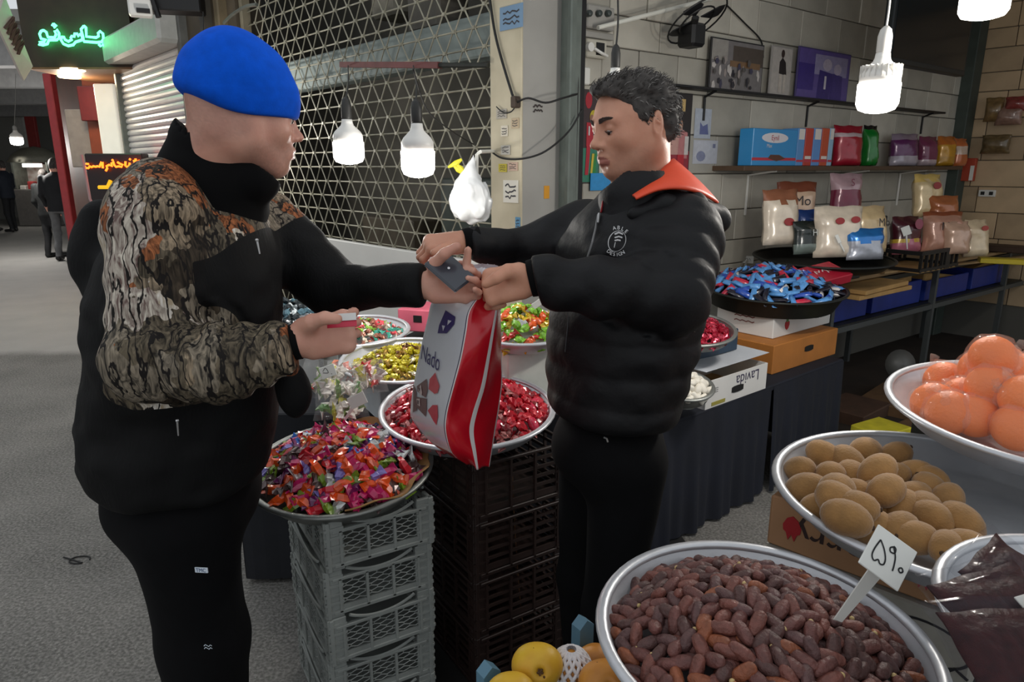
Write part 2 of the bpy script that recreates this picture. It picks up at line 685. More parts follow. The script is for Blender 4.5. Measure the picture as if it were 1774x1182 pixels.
# ---- floor
def floor_mat():
    m = bpy.data.materials.new('asphalt_and_concrete')
    m.use_nodes = True
    nt = m.node_tree; L = nt.links.new; N = nt.nodes.new
    b = nt.nodes['Principled BSDF']
    tc = N('ShaderNodeTexCoord')
    n1 = N('ShaderNodeTexNoise'); n1.inputs['Scale'].default_value = 2.2; n1.inputs['Detail'].default_value = 6
    n2 = N('ShaderNodeTexNoise'); n2.inputs['Scale'].default_value = 90; n2.inputs['Detail'].default_value = 3
    vo = N('ShaderNodeTexVoronoi'); vo.inputs['Scale'].default_value = 75
    for q in (n1, n2, vo): L(tc.outputs['Object'], q.inputs['Vector'])
    r1 = N('ShaderNodeValToRGB'); r1.color_ramp.elements[0].color = lin((92, 90, 86)); r1.color_ramp.elements[1].color = lin((122, 119, 114))
    r1.color_ramp.elements[0].position = .35; r1.color_ramp.elements[1].position = .65
    L(n1.outputs['Fac'], r1.inputs['Fac'])
    r2 = N('ShaderNodeValToRGB'); r2.color_ramp.elements[0].color = lin((60, 60, 58)); r2.color_ramp.elements[1].color = lin((205, 202, 196))
    r2.color_ramp.elements[0].position = .38; r2.color_ramp.elements[1].position = .8
    L(n2.outputs['Fac'], r2.inputs['Fac'])
    mx = N('ShaderNodeMix'); mx.data_type = 'RGBA'; mx.inputs[0].default_value = .35
    L(r1.outputs['Color'], mx.inputs[6]); L(r2.outputs['Color'], mx.inputs[7])
    # pale stone grains
    rs = N('ShaderNodeValToRGB'); rs.color_ramp.elements[0].position = 0.0; rs.color_ramp.elements[0].color = (1, 1, 1, 1)
    rs.color_ramp.elements[1].position = .16; rs.color_ramp.elements[1].color = (0, 0, 0, 1)
    L(vo.outputs['Distance'], rs.inputs['Fac'])
    gt = N('ShaderNodeMath'); gt.operation = 'GREATER_THAN'; gt.inputs[1].default_value = .62
    L(vo.outputs['Color'], gt.inputs[0])
    gm = N('ShaderNodeMath'); gm.operation = 'MULTIPLY'
    L(rs.outputs['Color'], gm.inputs[0]); L(gt.outputs[0], gm.inputs[1])
    mg = N('ShaderNodeMix'); mg.data_type = 'RGBA'
    mg.inputs[7].default_value = lin((210, 206, 198))
    L(gm.outputs[0], mg.inputs[0]); L(mx.outputs[2], mg.inputs[6])
    # paler concrete farther down the street
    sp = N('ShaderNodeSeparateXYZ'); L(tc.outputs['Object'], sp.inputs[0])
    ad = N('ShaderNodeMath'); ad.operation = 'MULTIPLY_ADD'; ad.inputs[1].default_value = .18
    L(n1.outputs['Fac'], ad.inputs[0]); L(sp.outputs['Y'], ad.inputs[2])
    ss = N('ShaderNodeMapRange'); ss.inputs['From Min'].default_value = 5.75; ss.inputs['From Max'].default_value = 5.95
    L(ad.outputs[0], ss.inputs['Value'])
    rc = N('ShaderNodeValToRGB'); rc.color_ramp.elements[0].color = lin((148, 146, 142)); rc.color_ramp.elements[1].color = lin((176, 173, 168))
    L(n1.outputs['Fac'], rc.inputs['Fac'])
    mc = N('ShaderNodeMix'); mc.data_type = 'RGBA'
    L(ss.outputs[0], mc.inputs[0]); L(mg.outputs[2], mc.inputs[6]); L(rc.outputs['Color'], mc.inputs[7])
    L(mc.outputs[2], b.inputs['Base Color'])
    b.inputs['Roughness'].default_value = .8
    bp = N('ShaderNodeBump'); bp.inputs['Strength'].default_value = .5; bp.inputs['Distance'].default_value = .006
    L(n2.outputs['Fac'], bp.inputs['Height']); L(bp.outputs['Normal'], b.inputs['Normal'])
    return m


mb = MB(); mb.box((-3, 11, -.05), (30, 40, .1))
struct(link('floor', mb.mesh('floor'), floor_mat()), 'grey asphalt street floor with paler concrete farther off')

M_stone = pbr('stone_tile', (182, 178, 166), .55, var=.12, scale=5, rnd=.22, bump=.12, bscale=40)
M_warm_stone = pbr('warm_stone_tile', (190, 164, 130), .5, var=.12, scale=5, rnd=.2, bump=.12, bscale=40)
M_grout = pbr('grout', (92, 90, 84), .9)
M_plaster = pbr('grey_plaster', (160, 158, 152), .7, var=.12, scale=3, bump=.1)
M_cream = pbr('cream_plaster', (206, 196, 170), .65, col2=(182, 172, 146), scale=5, bump=.1)
M_steel = pbr('galvanised_steel', (120, 124, 116), .45, .6, var=.2, scale=9)
M_darksteel = pbr('dark_steel', (52, 54, 50), .5, .5, var=.2)
M_black = pbr('black_plastic', (16, 16, 17), .5)
M_cable = pbr('black_cable', (22, 22, 22), .6)
M_white = pbr('white_paint', (225, 224, 218), .45)
M_darkwood = pbr('dark_brown_board', (52, 40, 26), .6, var=.25, scale=6)


# ---- stone-clad side wall of the shop and its back wall
def tiled_wall(name, p0, d, length, z0, z1, face_n, mat, label, th=.25, hs=(.16, .2, .23), ws=(.26, .5), seed=3):
    r = random.Random(seed)
    d = Vector(d).normalized(); fn = Vector(face_n).normalized()
    M = Matrix((d, fn, Vector((0, 0, 1)))).transposed()
    mb = MB(); mb.box(Vector((0, 0, 0)), (length, th, 3.2), M, )
    base = Vector((p0[0], p0[1], 0)) + d * (length / 2) - fn * (th / 2 + .012) + Vector((0, 0, 1.6))
    w = link(name, mb.mesh(name), M_grout); w.location = base
    struct(w, label)
    cache = {}
    z = z0
    while z < z1:
        h = r.choice(hs)
        t = -r.random() * .3
        while t < length:
            wd = round(r.uniform(*ws) / .04) * .04
            a, b = max(t, 0), min(t + wd, length)
            if b - a > .05:
                key = (round(b - a, 3), h)
                if key not in cache:
                    q = MB(); q.box((0, 0, 0), (b - a - .006, .02, h - .006), M, bev=.004)
                    cache[key] = q.mesh('tile'); cache[key].materials.append(mat)
                o = bpy.data.objects.new('tile', cache[key]); COL.objects.link(o); o.parent = w
                o.location = Vector((p0[0], p0[1], 0)) + d * ((a + b) / 2) + fn * (-.004 + r.uniform(-.003, .003)) + Vector((0, 0, z + h / 2)) - base
            t += wd
        z += h
    return w


WD = Vector((math.sin(R_(53.5)), math.cos(R_(53.5)), 0))
WN = Vector((WD.y, -WD.x, 0))
B0 = W(985, 290, 3.75); B0.z = 0
BC = WP(1655, 290, B0, WN); BC.z = 0
SIDE_L = (BC - B0).length
tiled_wall('wall_side', B0, WD, SIDE_L, .35, 3.0, WN, M_stone, 'grey stone-clad side wall of the stall with fixed shelves')
tiled_wall('wall_back', BC, -_u, 3.4, .35, 3.0, _n, M_warm_stone, 'warm beige stone-clad back wall of the stall', seed=9)


def SW(px, py, off=0.0):
    """point of the picture ray on the side wall (off = distance in front of it)"""
    return WP(px, py, B0 + WN * off, WN)


def BWp(px, py, off=0.0):
    return WP(px, py, BC + _n * off, _n)


MSW = Matrix((WD, Vector((0, 0, 1)), WN)).transposed()      # x along wall, y up, z out of the wall
MBW = Matrix((-_u, Vector((0, 0, 1)), _n)).transposed()

# shop ceiling
mb = MB()
mb.prism([(CP + _w * .3).xy, BC.xy, (BC - _u * 3.4).xy, (CP + _w * .3 - _u * 2.6).xy], .12, c=(0, 0, 2.98))
struct(mb.build('ceiling', M_plaster), 'grey plaster ceiling over the stall')

# ---- pillar at the stall's corner
mb = MB()
mb.prism([CP.xy, (CP + _u * .21).xy, (CP + _u * .21 + _w * .30).xy, (CP + _w * .30).xy], 3.3)
pillar = struct(mb.build('pillar', M_plaster), 'grey plastered pillar between the roll grille and the stall')
pl = pillar.location.copy()
mb = MB(); mb.box(ST(.105, .004, 1.65), (.214, .012, 3.29), MU, bev=.003)
mb.build('cream_panel', M_cream, pillar, world=pl)
for px0, px1, py0, py1, col in ((866, 906, 14, 46, (120, 150, 178)), (893, 901, 376, 398, (96, 150, 186)), (864, 878, 284, 298, (196, 180, 60)), (880, 897, 281, 296, (196, 168, 150)),
                                (872, 898, 312, 352, (222, 218, 205)), (868, 880, 218, 236, (216, 208, 190)), (886, 899, 205, 222, (186, 168, 140)), (868, 884, 252, 268, (190, 186, 176)), (860, 878, 190, 205, (176, 170, 158))):
    a = WP(px0, py0, CP + _n * .013, _n); b = WP(px1, py1, CP + _n * .013, _n)
    q = MB(); q.box((a + b) / 2, (abs((b - a).dot(_u)), .0025, abs(a.z - b.z)), MU)
    q.cur = 1
    ctr = (a + b) / 2 + _n * .002
    MUs = Matrix((-_u, Vector((0, 0, 1)), _n)).transposed()
    ww, hh = abs((b - a).dot(_u)), abs(a.z - b.z)
    for i in range(3):
        y = hh * (.25 - .25 * i)
        stroke2(q, [(-ww * .35 + ww * .7 * k / 7, y + rng.uniform(-1, 1) * hh * .08) for k in range(8)], hh * .07, MUs, ctr)
    q.build('sticker', [pbr('paper_%d_%d_%d' % col, col, .6), pbr('stamp_ink', (60, 58, 62), .7)], pillar, world=pl)
q = MB()
a = WP(941, 322, CP - _u * .002, -_u); b = WP(953, 344, CP - _u * .002, -_u)
q.box((a + b) / 2, (.002, .035, .06), Matrix((_u, _w, Vector((0, 0, 1)))).transposed())
q.build('sticker', pbr('orange_paper', (214, 150, 40), .6), pillar, world=pl)
q = MB()
for i, py in enumerate((184, 192)):
    a = WP(932, py, CP - _u * .003, -_u)
    stroke2(q, [(-.03 + .06 * k / 9, rng.uniform(-.006, .006)) for k in range(10)], .007, Matrix((_w, Vector((0, 0, 1)), -_u)).transposed(), a)
q.build('stencil', pbr('stencil_ink', (58, 50, 48), .8), pillar, world=pl)
# dark gap and steel jamb of the stall opening
q = MB(); q.box(CP + _w * .325 + Vector((0, 0, 1.6)), (.1, .06, 3.2), MU)
struct(q.build('trim_1', M_black), 'dark recess between the pillar and the stall jamb')
q = MB(); p = W(983, 290, 3.42); p.z = 1.6; q.box(p, (.09, .07, 3.2), MU, bev=.006); q.box(p + _n * .04 - _u * .05, (.03, .04, 3.2), MU, bev=.006)
struct(q.build('trim_2', pbr('grey_green_paint', (104, 112, 106), .5, .2, var=.15)), 'grey-green steel jamb of the stall opening')

# ---- shop behind the roll grille
T0, T1 = .235, st_t(452, -.06)
GL = T1 - T0
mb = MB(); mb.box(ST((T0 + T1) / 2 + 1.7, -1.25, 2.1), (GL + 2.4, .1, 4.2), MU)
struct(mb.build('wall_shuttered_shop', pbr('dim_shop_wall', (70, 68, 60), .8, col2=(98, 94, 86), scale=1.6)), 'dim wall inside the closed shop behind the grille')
mb = MB(); mb.box(ST((T0 + T1) / 2, -.18, 2.2), (GL + .3, .12, .2), MU, bev=.01)
struct(mb.build('trim_3', pbr('grey_blue_beam', (136, 146, 142), .6, var=.15, scale=4)), 'grey-blue lintel beam behind the grille')
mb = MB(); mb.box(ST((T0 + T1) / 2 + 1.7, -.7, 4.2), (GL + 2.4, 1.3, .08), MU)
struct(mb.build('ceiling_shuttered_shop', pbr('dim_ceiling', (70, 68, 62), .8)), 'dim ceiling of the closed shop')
# things dimly visible behind the grille
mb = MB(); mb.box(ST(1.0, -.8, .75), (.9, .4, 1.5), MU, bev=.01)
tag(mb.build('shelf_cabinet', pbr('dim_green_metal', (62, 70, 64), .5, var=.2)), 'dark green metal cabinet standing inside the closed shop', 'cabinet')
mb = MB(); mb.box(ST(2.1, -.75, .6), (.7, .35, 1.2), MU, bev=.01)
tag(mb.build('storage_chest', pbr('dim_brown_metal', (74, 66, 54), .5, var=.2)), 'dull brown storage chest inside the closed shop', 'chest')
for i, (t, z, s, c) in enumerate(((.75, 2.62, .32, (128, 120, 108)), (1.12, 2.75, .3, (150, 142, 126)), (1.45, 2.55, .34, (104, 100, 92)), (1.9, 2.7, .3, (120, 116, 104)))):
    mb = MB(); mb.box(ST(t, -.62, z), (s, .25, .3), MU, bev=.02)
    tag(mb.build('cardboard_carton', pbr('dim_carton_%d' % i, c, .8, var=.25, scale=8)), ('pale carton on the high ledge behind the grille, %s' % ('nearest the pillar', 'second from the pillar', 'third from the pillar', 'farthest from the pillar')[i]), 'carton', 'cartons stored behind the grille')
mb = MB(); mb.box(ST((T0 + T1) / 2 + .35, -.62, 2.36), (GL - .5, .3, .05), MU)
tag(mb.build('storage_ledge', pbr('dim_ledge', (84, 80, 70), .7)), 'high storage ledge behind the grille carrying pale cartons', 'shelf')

# ---- roll grille: rods and zigzag links, each its own piece
grille = thing('roll_grille', 'closed grey steel roll grille of rods and zigzag links', 'grille', ST((T0 + T1) / 2, -.06, .3))
gl = grille.location.copy()
M_rod = pbr('grille_steel', (158, 154, 136), .5, .2, var=.25, scale=14)
PITCHZ, PX_ = .093, .158
q = MB(); q.tube([ST(T0, -.06, 0) - ST((T0 + T1) / 2, -.06, 0), ST(T1, -.06, 0) - ST((T0 + T1) / 2, -.06, 0)], .0048, 6)
rod_me = q.mesh('rod', True); rod_me.materials.append(M_rod)
link_me = []
nx = int(GL / PX_)
for par in (0, 1):
    q = MB()
    pts = []
    for i in range(nx * 2 + 1):
        t = -GL / 2 + i * PX_ / 2 + .01
        up = ((i + par) % 2)
        pts.append(_u * t + _n * .006 + Vector((0, 0, PITCHZ * up)))
        if 0 < i < nx * 2:
            pts[-1:] = [pts[-1] - _u * .008, pts[-1] + _u * .008]
    q.tube(pts, .0042, 5)
    for i in range(nx * 2 + 1):
        if (i + par) % 2 == 0:
            t = -GL / 2 + i * PX_ / 2 + .01
            q.box(_u * t + _n * .003, (.02, .02, .016), MU)
    me = q.mesh('zigzag_link'); me.materials.append(M_rod); link_me.append(me)
z = .55
i = 0
while z < 3.9:
    o = bpy.data.objects.new('rod', rod_me); COL.objects.link(o); o.parent = grille; o.location = (0, 0, z - gl.z)
    o = bpy.data.objects.new('zigzag_link', link_me[i % 2]); COL.objects.link(o); o.parent = grille; o.location = (0, 0, z - gl.z)
    z += PITCHZ; i += 1
q = MB(); q.box(ST((T0 + T1) / 2, -.06, .5), (GL, .04, .1), MU, bev=.005); q.build('bottom_bar', M_rod, grille, world=gl)
for t in (T0 - .012, T1 + .02):
    q = MB(); q.box(ST(t, -.05, 1.6), (.045, .07, 3.2), MU, bev=.006)
    struct(q.build('trim_4' if t < 1 else 'trim_5', M_steel if t < 1 else pbr('beige_post', (120, 112, 92), .6, var=.15)), 'steel guide post at the %s end of the roll grille' % ('pillar' if t < 1 else 'far'))
q = MB(); a = WP(592, 112, ST(0, .05, 0), _n); b = WP(762, 113, ST(0, .05, 0), _n); c = WP(846, 113, ST(0, .05, 0), _n)
q.box((a + b) / 2, ((a - b).length, .03, .03), basis(_u.cross(Vector((0, 0, 1))), (a - b)) if False else Matrix(((a - b).normalized(), _n, (a - b).normalized().cross(_n))).transposed())
bar = tag(q.build('awning_bar', pbr('dull_red_paint', (112, 62, 60), .6, var=.2)), 'dull red bar fixed across the roll grille above the hanging bulbs', 'bar')
q = MB(); q.tube([b, c], .012, 6); q.build('bracket_rod', M_darksteel, bar, world=bar.location)
# white board along the grille's foot
a = WP(560, 412, ST(0, .04, 0), _n); b = WP(800, 449, ST(0, .04, 0), _n)
q = MB(); zt = (a.z + b.z) / 2
ta, tb = (a - CP).dot(_u), (b - CP).dot(_u)
q.box(ST((ta + tb) / 2 - .1, .03, zt / 2), (abs(ta - tb) + .3, .04, zt), MU, bev=.004)
tag(q.build('base_board', pbr('white_board', (214, 212, 206), .5, var=.06, scale=3)), 'white board standing along the foot of the roll grille', 'board')

# ---- brown strip of wall between grille and white shutter
TS0, TS1 = st_t(343), st_t(232)
mb = MB(); mb.box(ST((T1 + .06 + TS0) / 2, -.1, 1.7), (TS0 - T1 - .08, .2, 3.4), MU)
struct(mb.build('wall_street', pbr('brown_shopfront', (84, 72, 54), .7, col2=(62, 56, 46), scale=5)), 'brown wall strip between the roll grille and the white shutter')
for t, c in ((T1 + .28, (96, 84, 62)), (T1 + .6, (64, 60, 52)), (TS0 - .06, (92, 92, 88))):
    mb = MB(); mb.box(ST(t, .03, 1.7), (.09, .08, 3.4), MU, bev=.01)
    struct(mb.build('trim_6', pbr('post_%d' % c[0], c, .6, var=.2)), 'vertical post on the wall beside the white shutter')
q = MB(); q.tube(smooth_path([WP(388, 40, ST(0, .1, 0), _n), WP(402, 26, ST(0, .1, 0), _n), WP(424, 12, ST(0, .1, 0), _n), WP(445, 8, ST(0, .1, 0), _n)]), .012, 6)
tag(q.build('bent_pipe', M_steel), 'thin bent pipe on the brown wall above the blue beanie', 'pipe')

# ---- white roller shutter
shut = thing('roller_shutter', 'closed white roller shutter of ribbed slats beside the brown wall', 'shutter', ST((TS0 + TS1) / 2, 0, 0))
sl_ = shut.location.copy()
M_shut = pbr('white_shutter', (222, 220, 220), .35, .1, var=.05)
SLL = TS1 - TS0
q = MB()
prof = [(0, -.0), (.02, .012), (.022, .03), (.014, .05), (0, .062)]
for k in range(len(prof) - 1):
    (a0, z0), (a1, z1) = prof[k], prof[k + 1]
    q.add([-_u * SLL / 2 + _n * a0 + Vector((0, 0, z0)), _u * SLL / 2 + _n * a0 + Vector((0, 0, z0)), _u * SLL / 2 + _n * a1 + Vector((0, 0, z1)), -_u * SLL / 2 + _n * a1 + Vector((0, 0, z1))], [[0, 1, 2, 3]])
q.add([-_u * SLL / 2 - _n * .004, _u * SLL / 2 - _n * .004, _u * SLL / 2 - _n * .004 + Vector((0, 0, .064)), -_u * SLL / 2 - _n * .004 + Vector((0, 0, .064))], [[3, 2, 1, 0]])
slat_me = q.mesh('slat'); slat_me.materials.append(M_shut)
ztop = WP(232, 112, ST(0, 0, 0), _n).z
z = .05
while z < ztop:
    o = bpy.data.objects.new('slat', slat_me); COL.objects.link(o); o.parent = shut; o.location = (0, 0, z)
    z += .064
q = MB(); q.box(ST((TS0 + TS1) / 2, .10, ztop + .13), (SLL + .12, .26, .26), MU, bev=.03); q.build('roll_cover', pbr('shutter_cover', (176, 176, 170), .5, var=.1), shut, world=sl_)
q = MB(); q.box(ST(TS1 + .03, .02, ztop / 2), (.07, .09, ztop), MU, bev=.008); q.build('guide_rail', M_steel, shut, world=sl_)
q = MB(); q.box(ST(TS0 - .01, .02, ztop / 2), (.05, .07, ztop), MU, bev=.008); q.build('guide_rail', M_steel, shut, world=sl_)
# wall over and beyond the shutter
mb = MB(); mb.box(ST((TS0 + TS1) / 2 + .2, -.15, 3.6), (SLL + .9, .2, 2.4 if ztop > 3 else 2.0), MU)
struct(mb.build('wall_upper_street', M_darkwood), 'dark wall above the white shutter')
# security camera and dark box over the shutter
p = W(243, 14, 5.6)
cctv = thing('security_camera', 'small white security camera on the wall above the white shutter', 'camera', p)
q = MB(); q.box(p, (.16, .12, .12), rotz(R_(25)), bev=.012); q.build('housing', M_white, cctv, world=p)
q = MB(); q.box(p + Vector((.05, -.06, -.03)), (.09, .03, .03), rotz(R_(25))); q.build('lens', M_black, cctv, world=p)
q = MB(); q.tube([W(262, -8, 5.6), W(275, 30, 5.6)], .022, 8); q.build('bracket', M_black, cctv, world=p)
q = MB(); q.box(W(300, -2, 5.75), (.42, .2, .2), rotz(R_(12)), bev=.01)
tag(q.build('floodlight', M_black), 'black floodlight box above the white shutter', 'light fixture')

# ---- far end of the street
mb = MB(); mb.box((-9, 27, 3), (34, .3, 6)); struct(mb.build('wall_far', pbr('far_wall', (120, 120, 112), .8, col2=(88, 92, 84), scale=.6)), 'pale hazy wall at the far end of the street')
mb = MB(); mb.box((-16, 15, 3), (.3, 26, 6)); struct(mb.build('wall_opposite', pbr('opposite_wall', (128, 126, 120), .8, var=.2, scale=.5)), 'grey wall on the opposite side of the street')
mb = MB(); mb.box((-9, 18.5, 3.55), (14, 17, .15)); struct(mb.build('ceiling_street', pbr('street_canopy', (138, 138, 134), .7, var=.15, scale=1)), 'grey canopy roof over the far street')
for i, (y, zb) in enumerate(((10.4, .55), (13.5, .5), (17, .5), (21, .5))):
    mb = MB(); mb.box((-9, y, 3.5 - zb / 2), (14, .3, zb)); struct(mb.build('trim_7', pbr('canopy_beam', (150, 150, 150), .7, var=.1)), 'grey beam across the far street canopy')
mb = MB(); TF = st_t(130, -.3); mb.box(ST((TS1 + TF) / 2 + .05, -.3, 1.7), (TF - TS1, .2, 3.4), MU)
struct(mb.build('wall_far_shops', pbr('far_shopfront', (66, 52, 44), .7, col2=(104, 60, 44), scale=1.2)), 'dark reddish shopfronts beyond the white shutter')


def post(px, y0, y1, Y, w, col, name, label, cat, rough=.5, emit=0, d=.12, n_bev=.01):
    a, b = W(px, y0, Y), W(px, y1, Y)
    q = MB(); q.box(((a + b) / 2), (w, d, abs(a.z - b.z)), bev=n_bev)
    return tag(q.build(name, pbr('%s_%d' % (name, px), col, rough, var=.12, emit=col if emit else None, estr=emit)), label, cat)


post(110, 128, 452, 9.9, .11, (160, 52, 56), 'steel_post', 'slim red post at the corner behind the walking man', 'post')
post(65, 190, 372, 21, .28, (150, 52, 50), 'steel_post', 'red post standing beyond the food kiosk', 'post')
post(44, 195, 366, 23, .38, (196, 194, 188), 'steel_post', 'white post standing beyond the food kiosk', 'post')
post(172, 128, 300, 9.2, .24, (132, 62, 34), 'timber_column', 'orange-brown column beside the glowing white panel', 'column')
post(143, 190, 290, 9.3, .3, (150, 142, 134), 'shop_blind', 'pale grey half-lowered blind between red post and brown column', 'blind')
post(208, 146, 500, 8.1, .22, (232, 228, 212), 'glow_sign', 'tall glowing cream light panel above the red display', 'light panel', emit=.55)
post(176, 150, 210, 9.0, .5, (98, 26, 26), 'shop_sign', 'dark red sign board under the neon canopy', 'sign')

# canopy with the green neon name
YN = 7.6
a = W(38, 8, YN); b = W(226, 116, YN)
canopy = thing('sign_canopy', 'dark brown canopy box carrying the green neon shop name', 'canopy', ((a.x + b.x) / 2, YN, b.z))
cl = canopy.location.copy()
q = MB(); q.box(Vector(((a.x + b.x) / 2, YN + .6, (a.z + b.z) / 2 + .2)), (b.x - a.x + .1, 1.2, a.z - b.z + .4)); q.build('fascia', M_darkwood, canopy, world=cl)
q = MB(); q.box(Vector(((a.x + b.x) / 2, YN + .6, b.z - .012)), (b.x - a.x + .1, 1.2, .02)); q.build('soffit', pbr('brown_soffit', (120, 84, 52), .5, var=.1), canopy, world=cl)
for px, py in ((127, 123), (121, 135)):
    p = WZ(px, py, b.z - .03)
    q = MB(); q.lathe([(0, 0), (.11, 0), (.12, .012), (.12, .02), (0, .02)], 20, c=p)
    q.build('downlight', pbr('downlight_glow', (255, 230, 190), .5, emit=(255, 226, 180), estr=6), canopy, world=cl)
M_neon = pbr('green_neon', (60, 255, 150), .4, emit=(70, 255, 150), estr=7)
strokes = [
    [(860, 265), (880, 280), (885, 375), (985, 385), (1010, 370), (1005, 340), (1025, 320), (1055, 345), (1060, 400), (1040, 430), (990, 435), (860, 425), (850, 380), (830, 300), (860, 265)],
    [(1012, 455), (1035, 474)], [(1050, 458), (1075, 470)],
    [(630, 380), (625, 410), (650, 450), (700, 470), (750, 460), (775, 430), (840, 410), (845, 380), (820, 350), (800, 370), (790, 345), (765, 345), (760, 375), (735, 370), (725, 390), (735, 405), (700, 425), (665, 405), (655, 380), (630, 380)],
    [(445, 310), (475, 330), (490, 380), (560, 385), (575, 350), (560, 320), (585, 305), (605, 340), (605, 390), (580, 410), (500, 412), (485, 450), (440, 462), (400, 455), (405, 435), (450, 430), (470, 408), (420, 395), (405, 350), (420, 320), (445, 310)],
    [(550, 245), (575, 262), (555, 280), (535, 262), (550, 245)]]
for st in strokes:
    q = MB(); q.tube([W(x / 5.912, y / 5.912, YN - .04) for x, y in st], .013, 6)
    q.build('neon_tube', M_neon, canopy, world=cl, smooth=True)
lamp('neon_glow', W(125, 60, YN - .25), 3, .2, (.2, 1, .5))
lamp('downlight_lamp', W(124, 150, 8.2), 30, .1, (1, .85, .65))
# slanted white banner board at the canopy's end
q = MB()
qa, qb, qc, qd = W(-6, 40, 6.9), W(8, -8, 6.9), W(57, 115, 7.5), W(42, 140, 7.5)
nn = (qb - qa).cross(qc - qa).normalized() * .03
q.add([qa, qb, qc, qd, qa + nn, qb + nn, qc + nn, qd + nn], [[0, 1, 2, 3], [7, 6, 5, 4], [0, 4, 5, 1], [1, 5, 6, 2], [2, 6, 7, 3], [3, 7, 4, 0]])
ban = tag(q.build('banner_board', pbr('banner_white', (206, 196, 188), .6, var=.06)), 'slanted white banner board with brown calligraphy at the canopy end', 'banner')
q = MB()
for k in range(5):
    f = .18 + k * .085
    c0 = qa.lerp(qd, f).lerp(qb.lerp(qc, f), .25); c1 = qa.lerp(qd, f + .06).lerp(qb.lerp(qc, f + .06), .8)
    c2 = qa.lerp(qd, f + .1).lerp(qb.lerp(qc, f + .1), .35)
    q.tube([c0 - nn * .2, c1 - nn * .2, c2 - nn * .2], [.02, .04, .02], 6)
q.build('calligraphy', pbr('brown_ink', (92, 70, 60), .7), ban, world=ban.location)

# red LED display board
YL = 7.2
a = W(144, 266, YL); b = W(258, 372, YL)
led = thing('led_display', 'black display board with red and orange running letters', 'display', ((a.x + b.x) / 2, YL, 0))
ll = led.location.copy()
q = MB(); q.box(Vector(((a.x + b.x) / 2, YL + .08, (a.z + b.z) / 2)), (b.x - a.x, .14, a.z - b.z), bev=.01); q.build('housing', pbr('display_black', (26, 10, 10), .35), led, world=ll)
q = MB(); q.box(Vector(((a.x + b.x) / 2, YL + .1, b.z / 2)), (.1, .1, b.z)); q.build('stand', M_black, led, world=ll)
M_led = pbr('led_orange', (255, 90, 20), .4, emit=(255, 96, 24), estr=5)
for st in ([(145, 490), (150, 515), (190, 520), (220, 490), (240, 505), (270, 490), (300, 500), (330, 490), (355, 500), (370, 470), (385, 430), (400, 430), (405, 520)], [(160, 455), (200, 460)],
           [(450, 560), (470, 520), (460, 490), (500, 470), (540, 490), (530, 450), (560, 420), (570, 470), (600, 500), (640, 490), (680, 500), (700, 470), (650, 450), (620, 430)], [(540, 395), (555, 405)],
           [(740, 420), (735, 480), (760, 500), (790, 490), (800, 440)], [(795, 385), (812, 395)], [(860, 400), (872, 440), (850, 470)], [(885, 378), (895, 440)], [(930, 400), (960, 470), (1000, 480), (1010, 430)]):
    q = MB(); q.tube([W(130 + x / 8.443, 230 + y / 8.443, YL - .02) for x, y in st], .011, 5)
    q.build('letter', M_led, led, world=ll)
for st in ([(345, 800), (480, 800)], [(480, 790), (520, 700)]):
    q = MB(); q.tube([W(130 + x / 8.443, 230 + y / 8.443, YL - .02) for x, y in st], .02, 5)
    q.build('arrow_mark', pbr('led_yellow', (230, 180, 30), .4, emit=(220, 180, 40), estr=.8), led, world=ll)
lamp('display_glow', W(190, 290, YL - .3), 2.0, .2, (1, .15, .05))
q = MB(); q.tube([W(141, 268, 6.9), W(150, 310, 6.9), W(156, 345, 6.9), W(170, 372, 6.9)], .014, 6)
tag(q.build('pale_strap', pbr('pale_strap', (170, 140, 140), .6)), 'pale strap hanging at the edge of the red display board', 'strap')

# food kiosk far down the street
kp = WZ(68, 392, 0)
kiosk = thing('food_kiosk', 'grey metal food kiosk with a domed roof far down the street', 'kiosk', kp)
kx = abs(W(37, 392, kp.y).x - W(101, 392, kp.y).x)
q = MB(); q.box((0, .4, .5), (kx, .9, .98), bev=.02); q.build('counter', pbr('kiosk_metal', (126, 122, 118), .4, .3, var=.1), kiosk)
q = MB()
for sx in (-.46, .46):
    q = MB(); q.box((sx * kx, .4, 1.35), (.05, .8, .75)); q.build('side_frame', M_steel, kiosk)
q = MB(); q.box((0, .55, 1.3), (kx * .9, .05, .7)); q.build('back_panel', pbr('kiosk_back', (150, 120, 110), .5, col2=(200, 196, 190), scale=6), kiosk)
q = MB(); q.lathe([(0, .42), (kx * .3, .36), (kx * .55, .18), (kx * .66, 0), (0, .0)], 20, c=(0, .3, 1.7)); q.build('domed_roof', pbr('kiosk_roof', (140, 138, 124), .5, var=.1), kiosk, smooth=True)
q = MB(); q.box((.05, .05, 1.62), (.5, .08, .1), bev=.01); lamp('kiosk_lamp', kp + Vector((0, -.3, 1.7)), 20, .1)
q.build('lamp_strip', pbr('kiosk_lamp', (250, 246, 236), .4, emit=(255, 250, 240), estr=3), kiosk)
for i in range(4):
    q = MB(); q.box((-.35 + i * .22, .2, 1.02 + .07 * (i % 2)), (.16, .2, .14 + .08 * (i % 2)), bev=.02); q.build('food_tub', pbr('kiosk_tub_%d' % i, ((214, 208, 200), (176, 60, 60), (206, 200, 190), (190, 150, 120))[i], .5), kiosk)

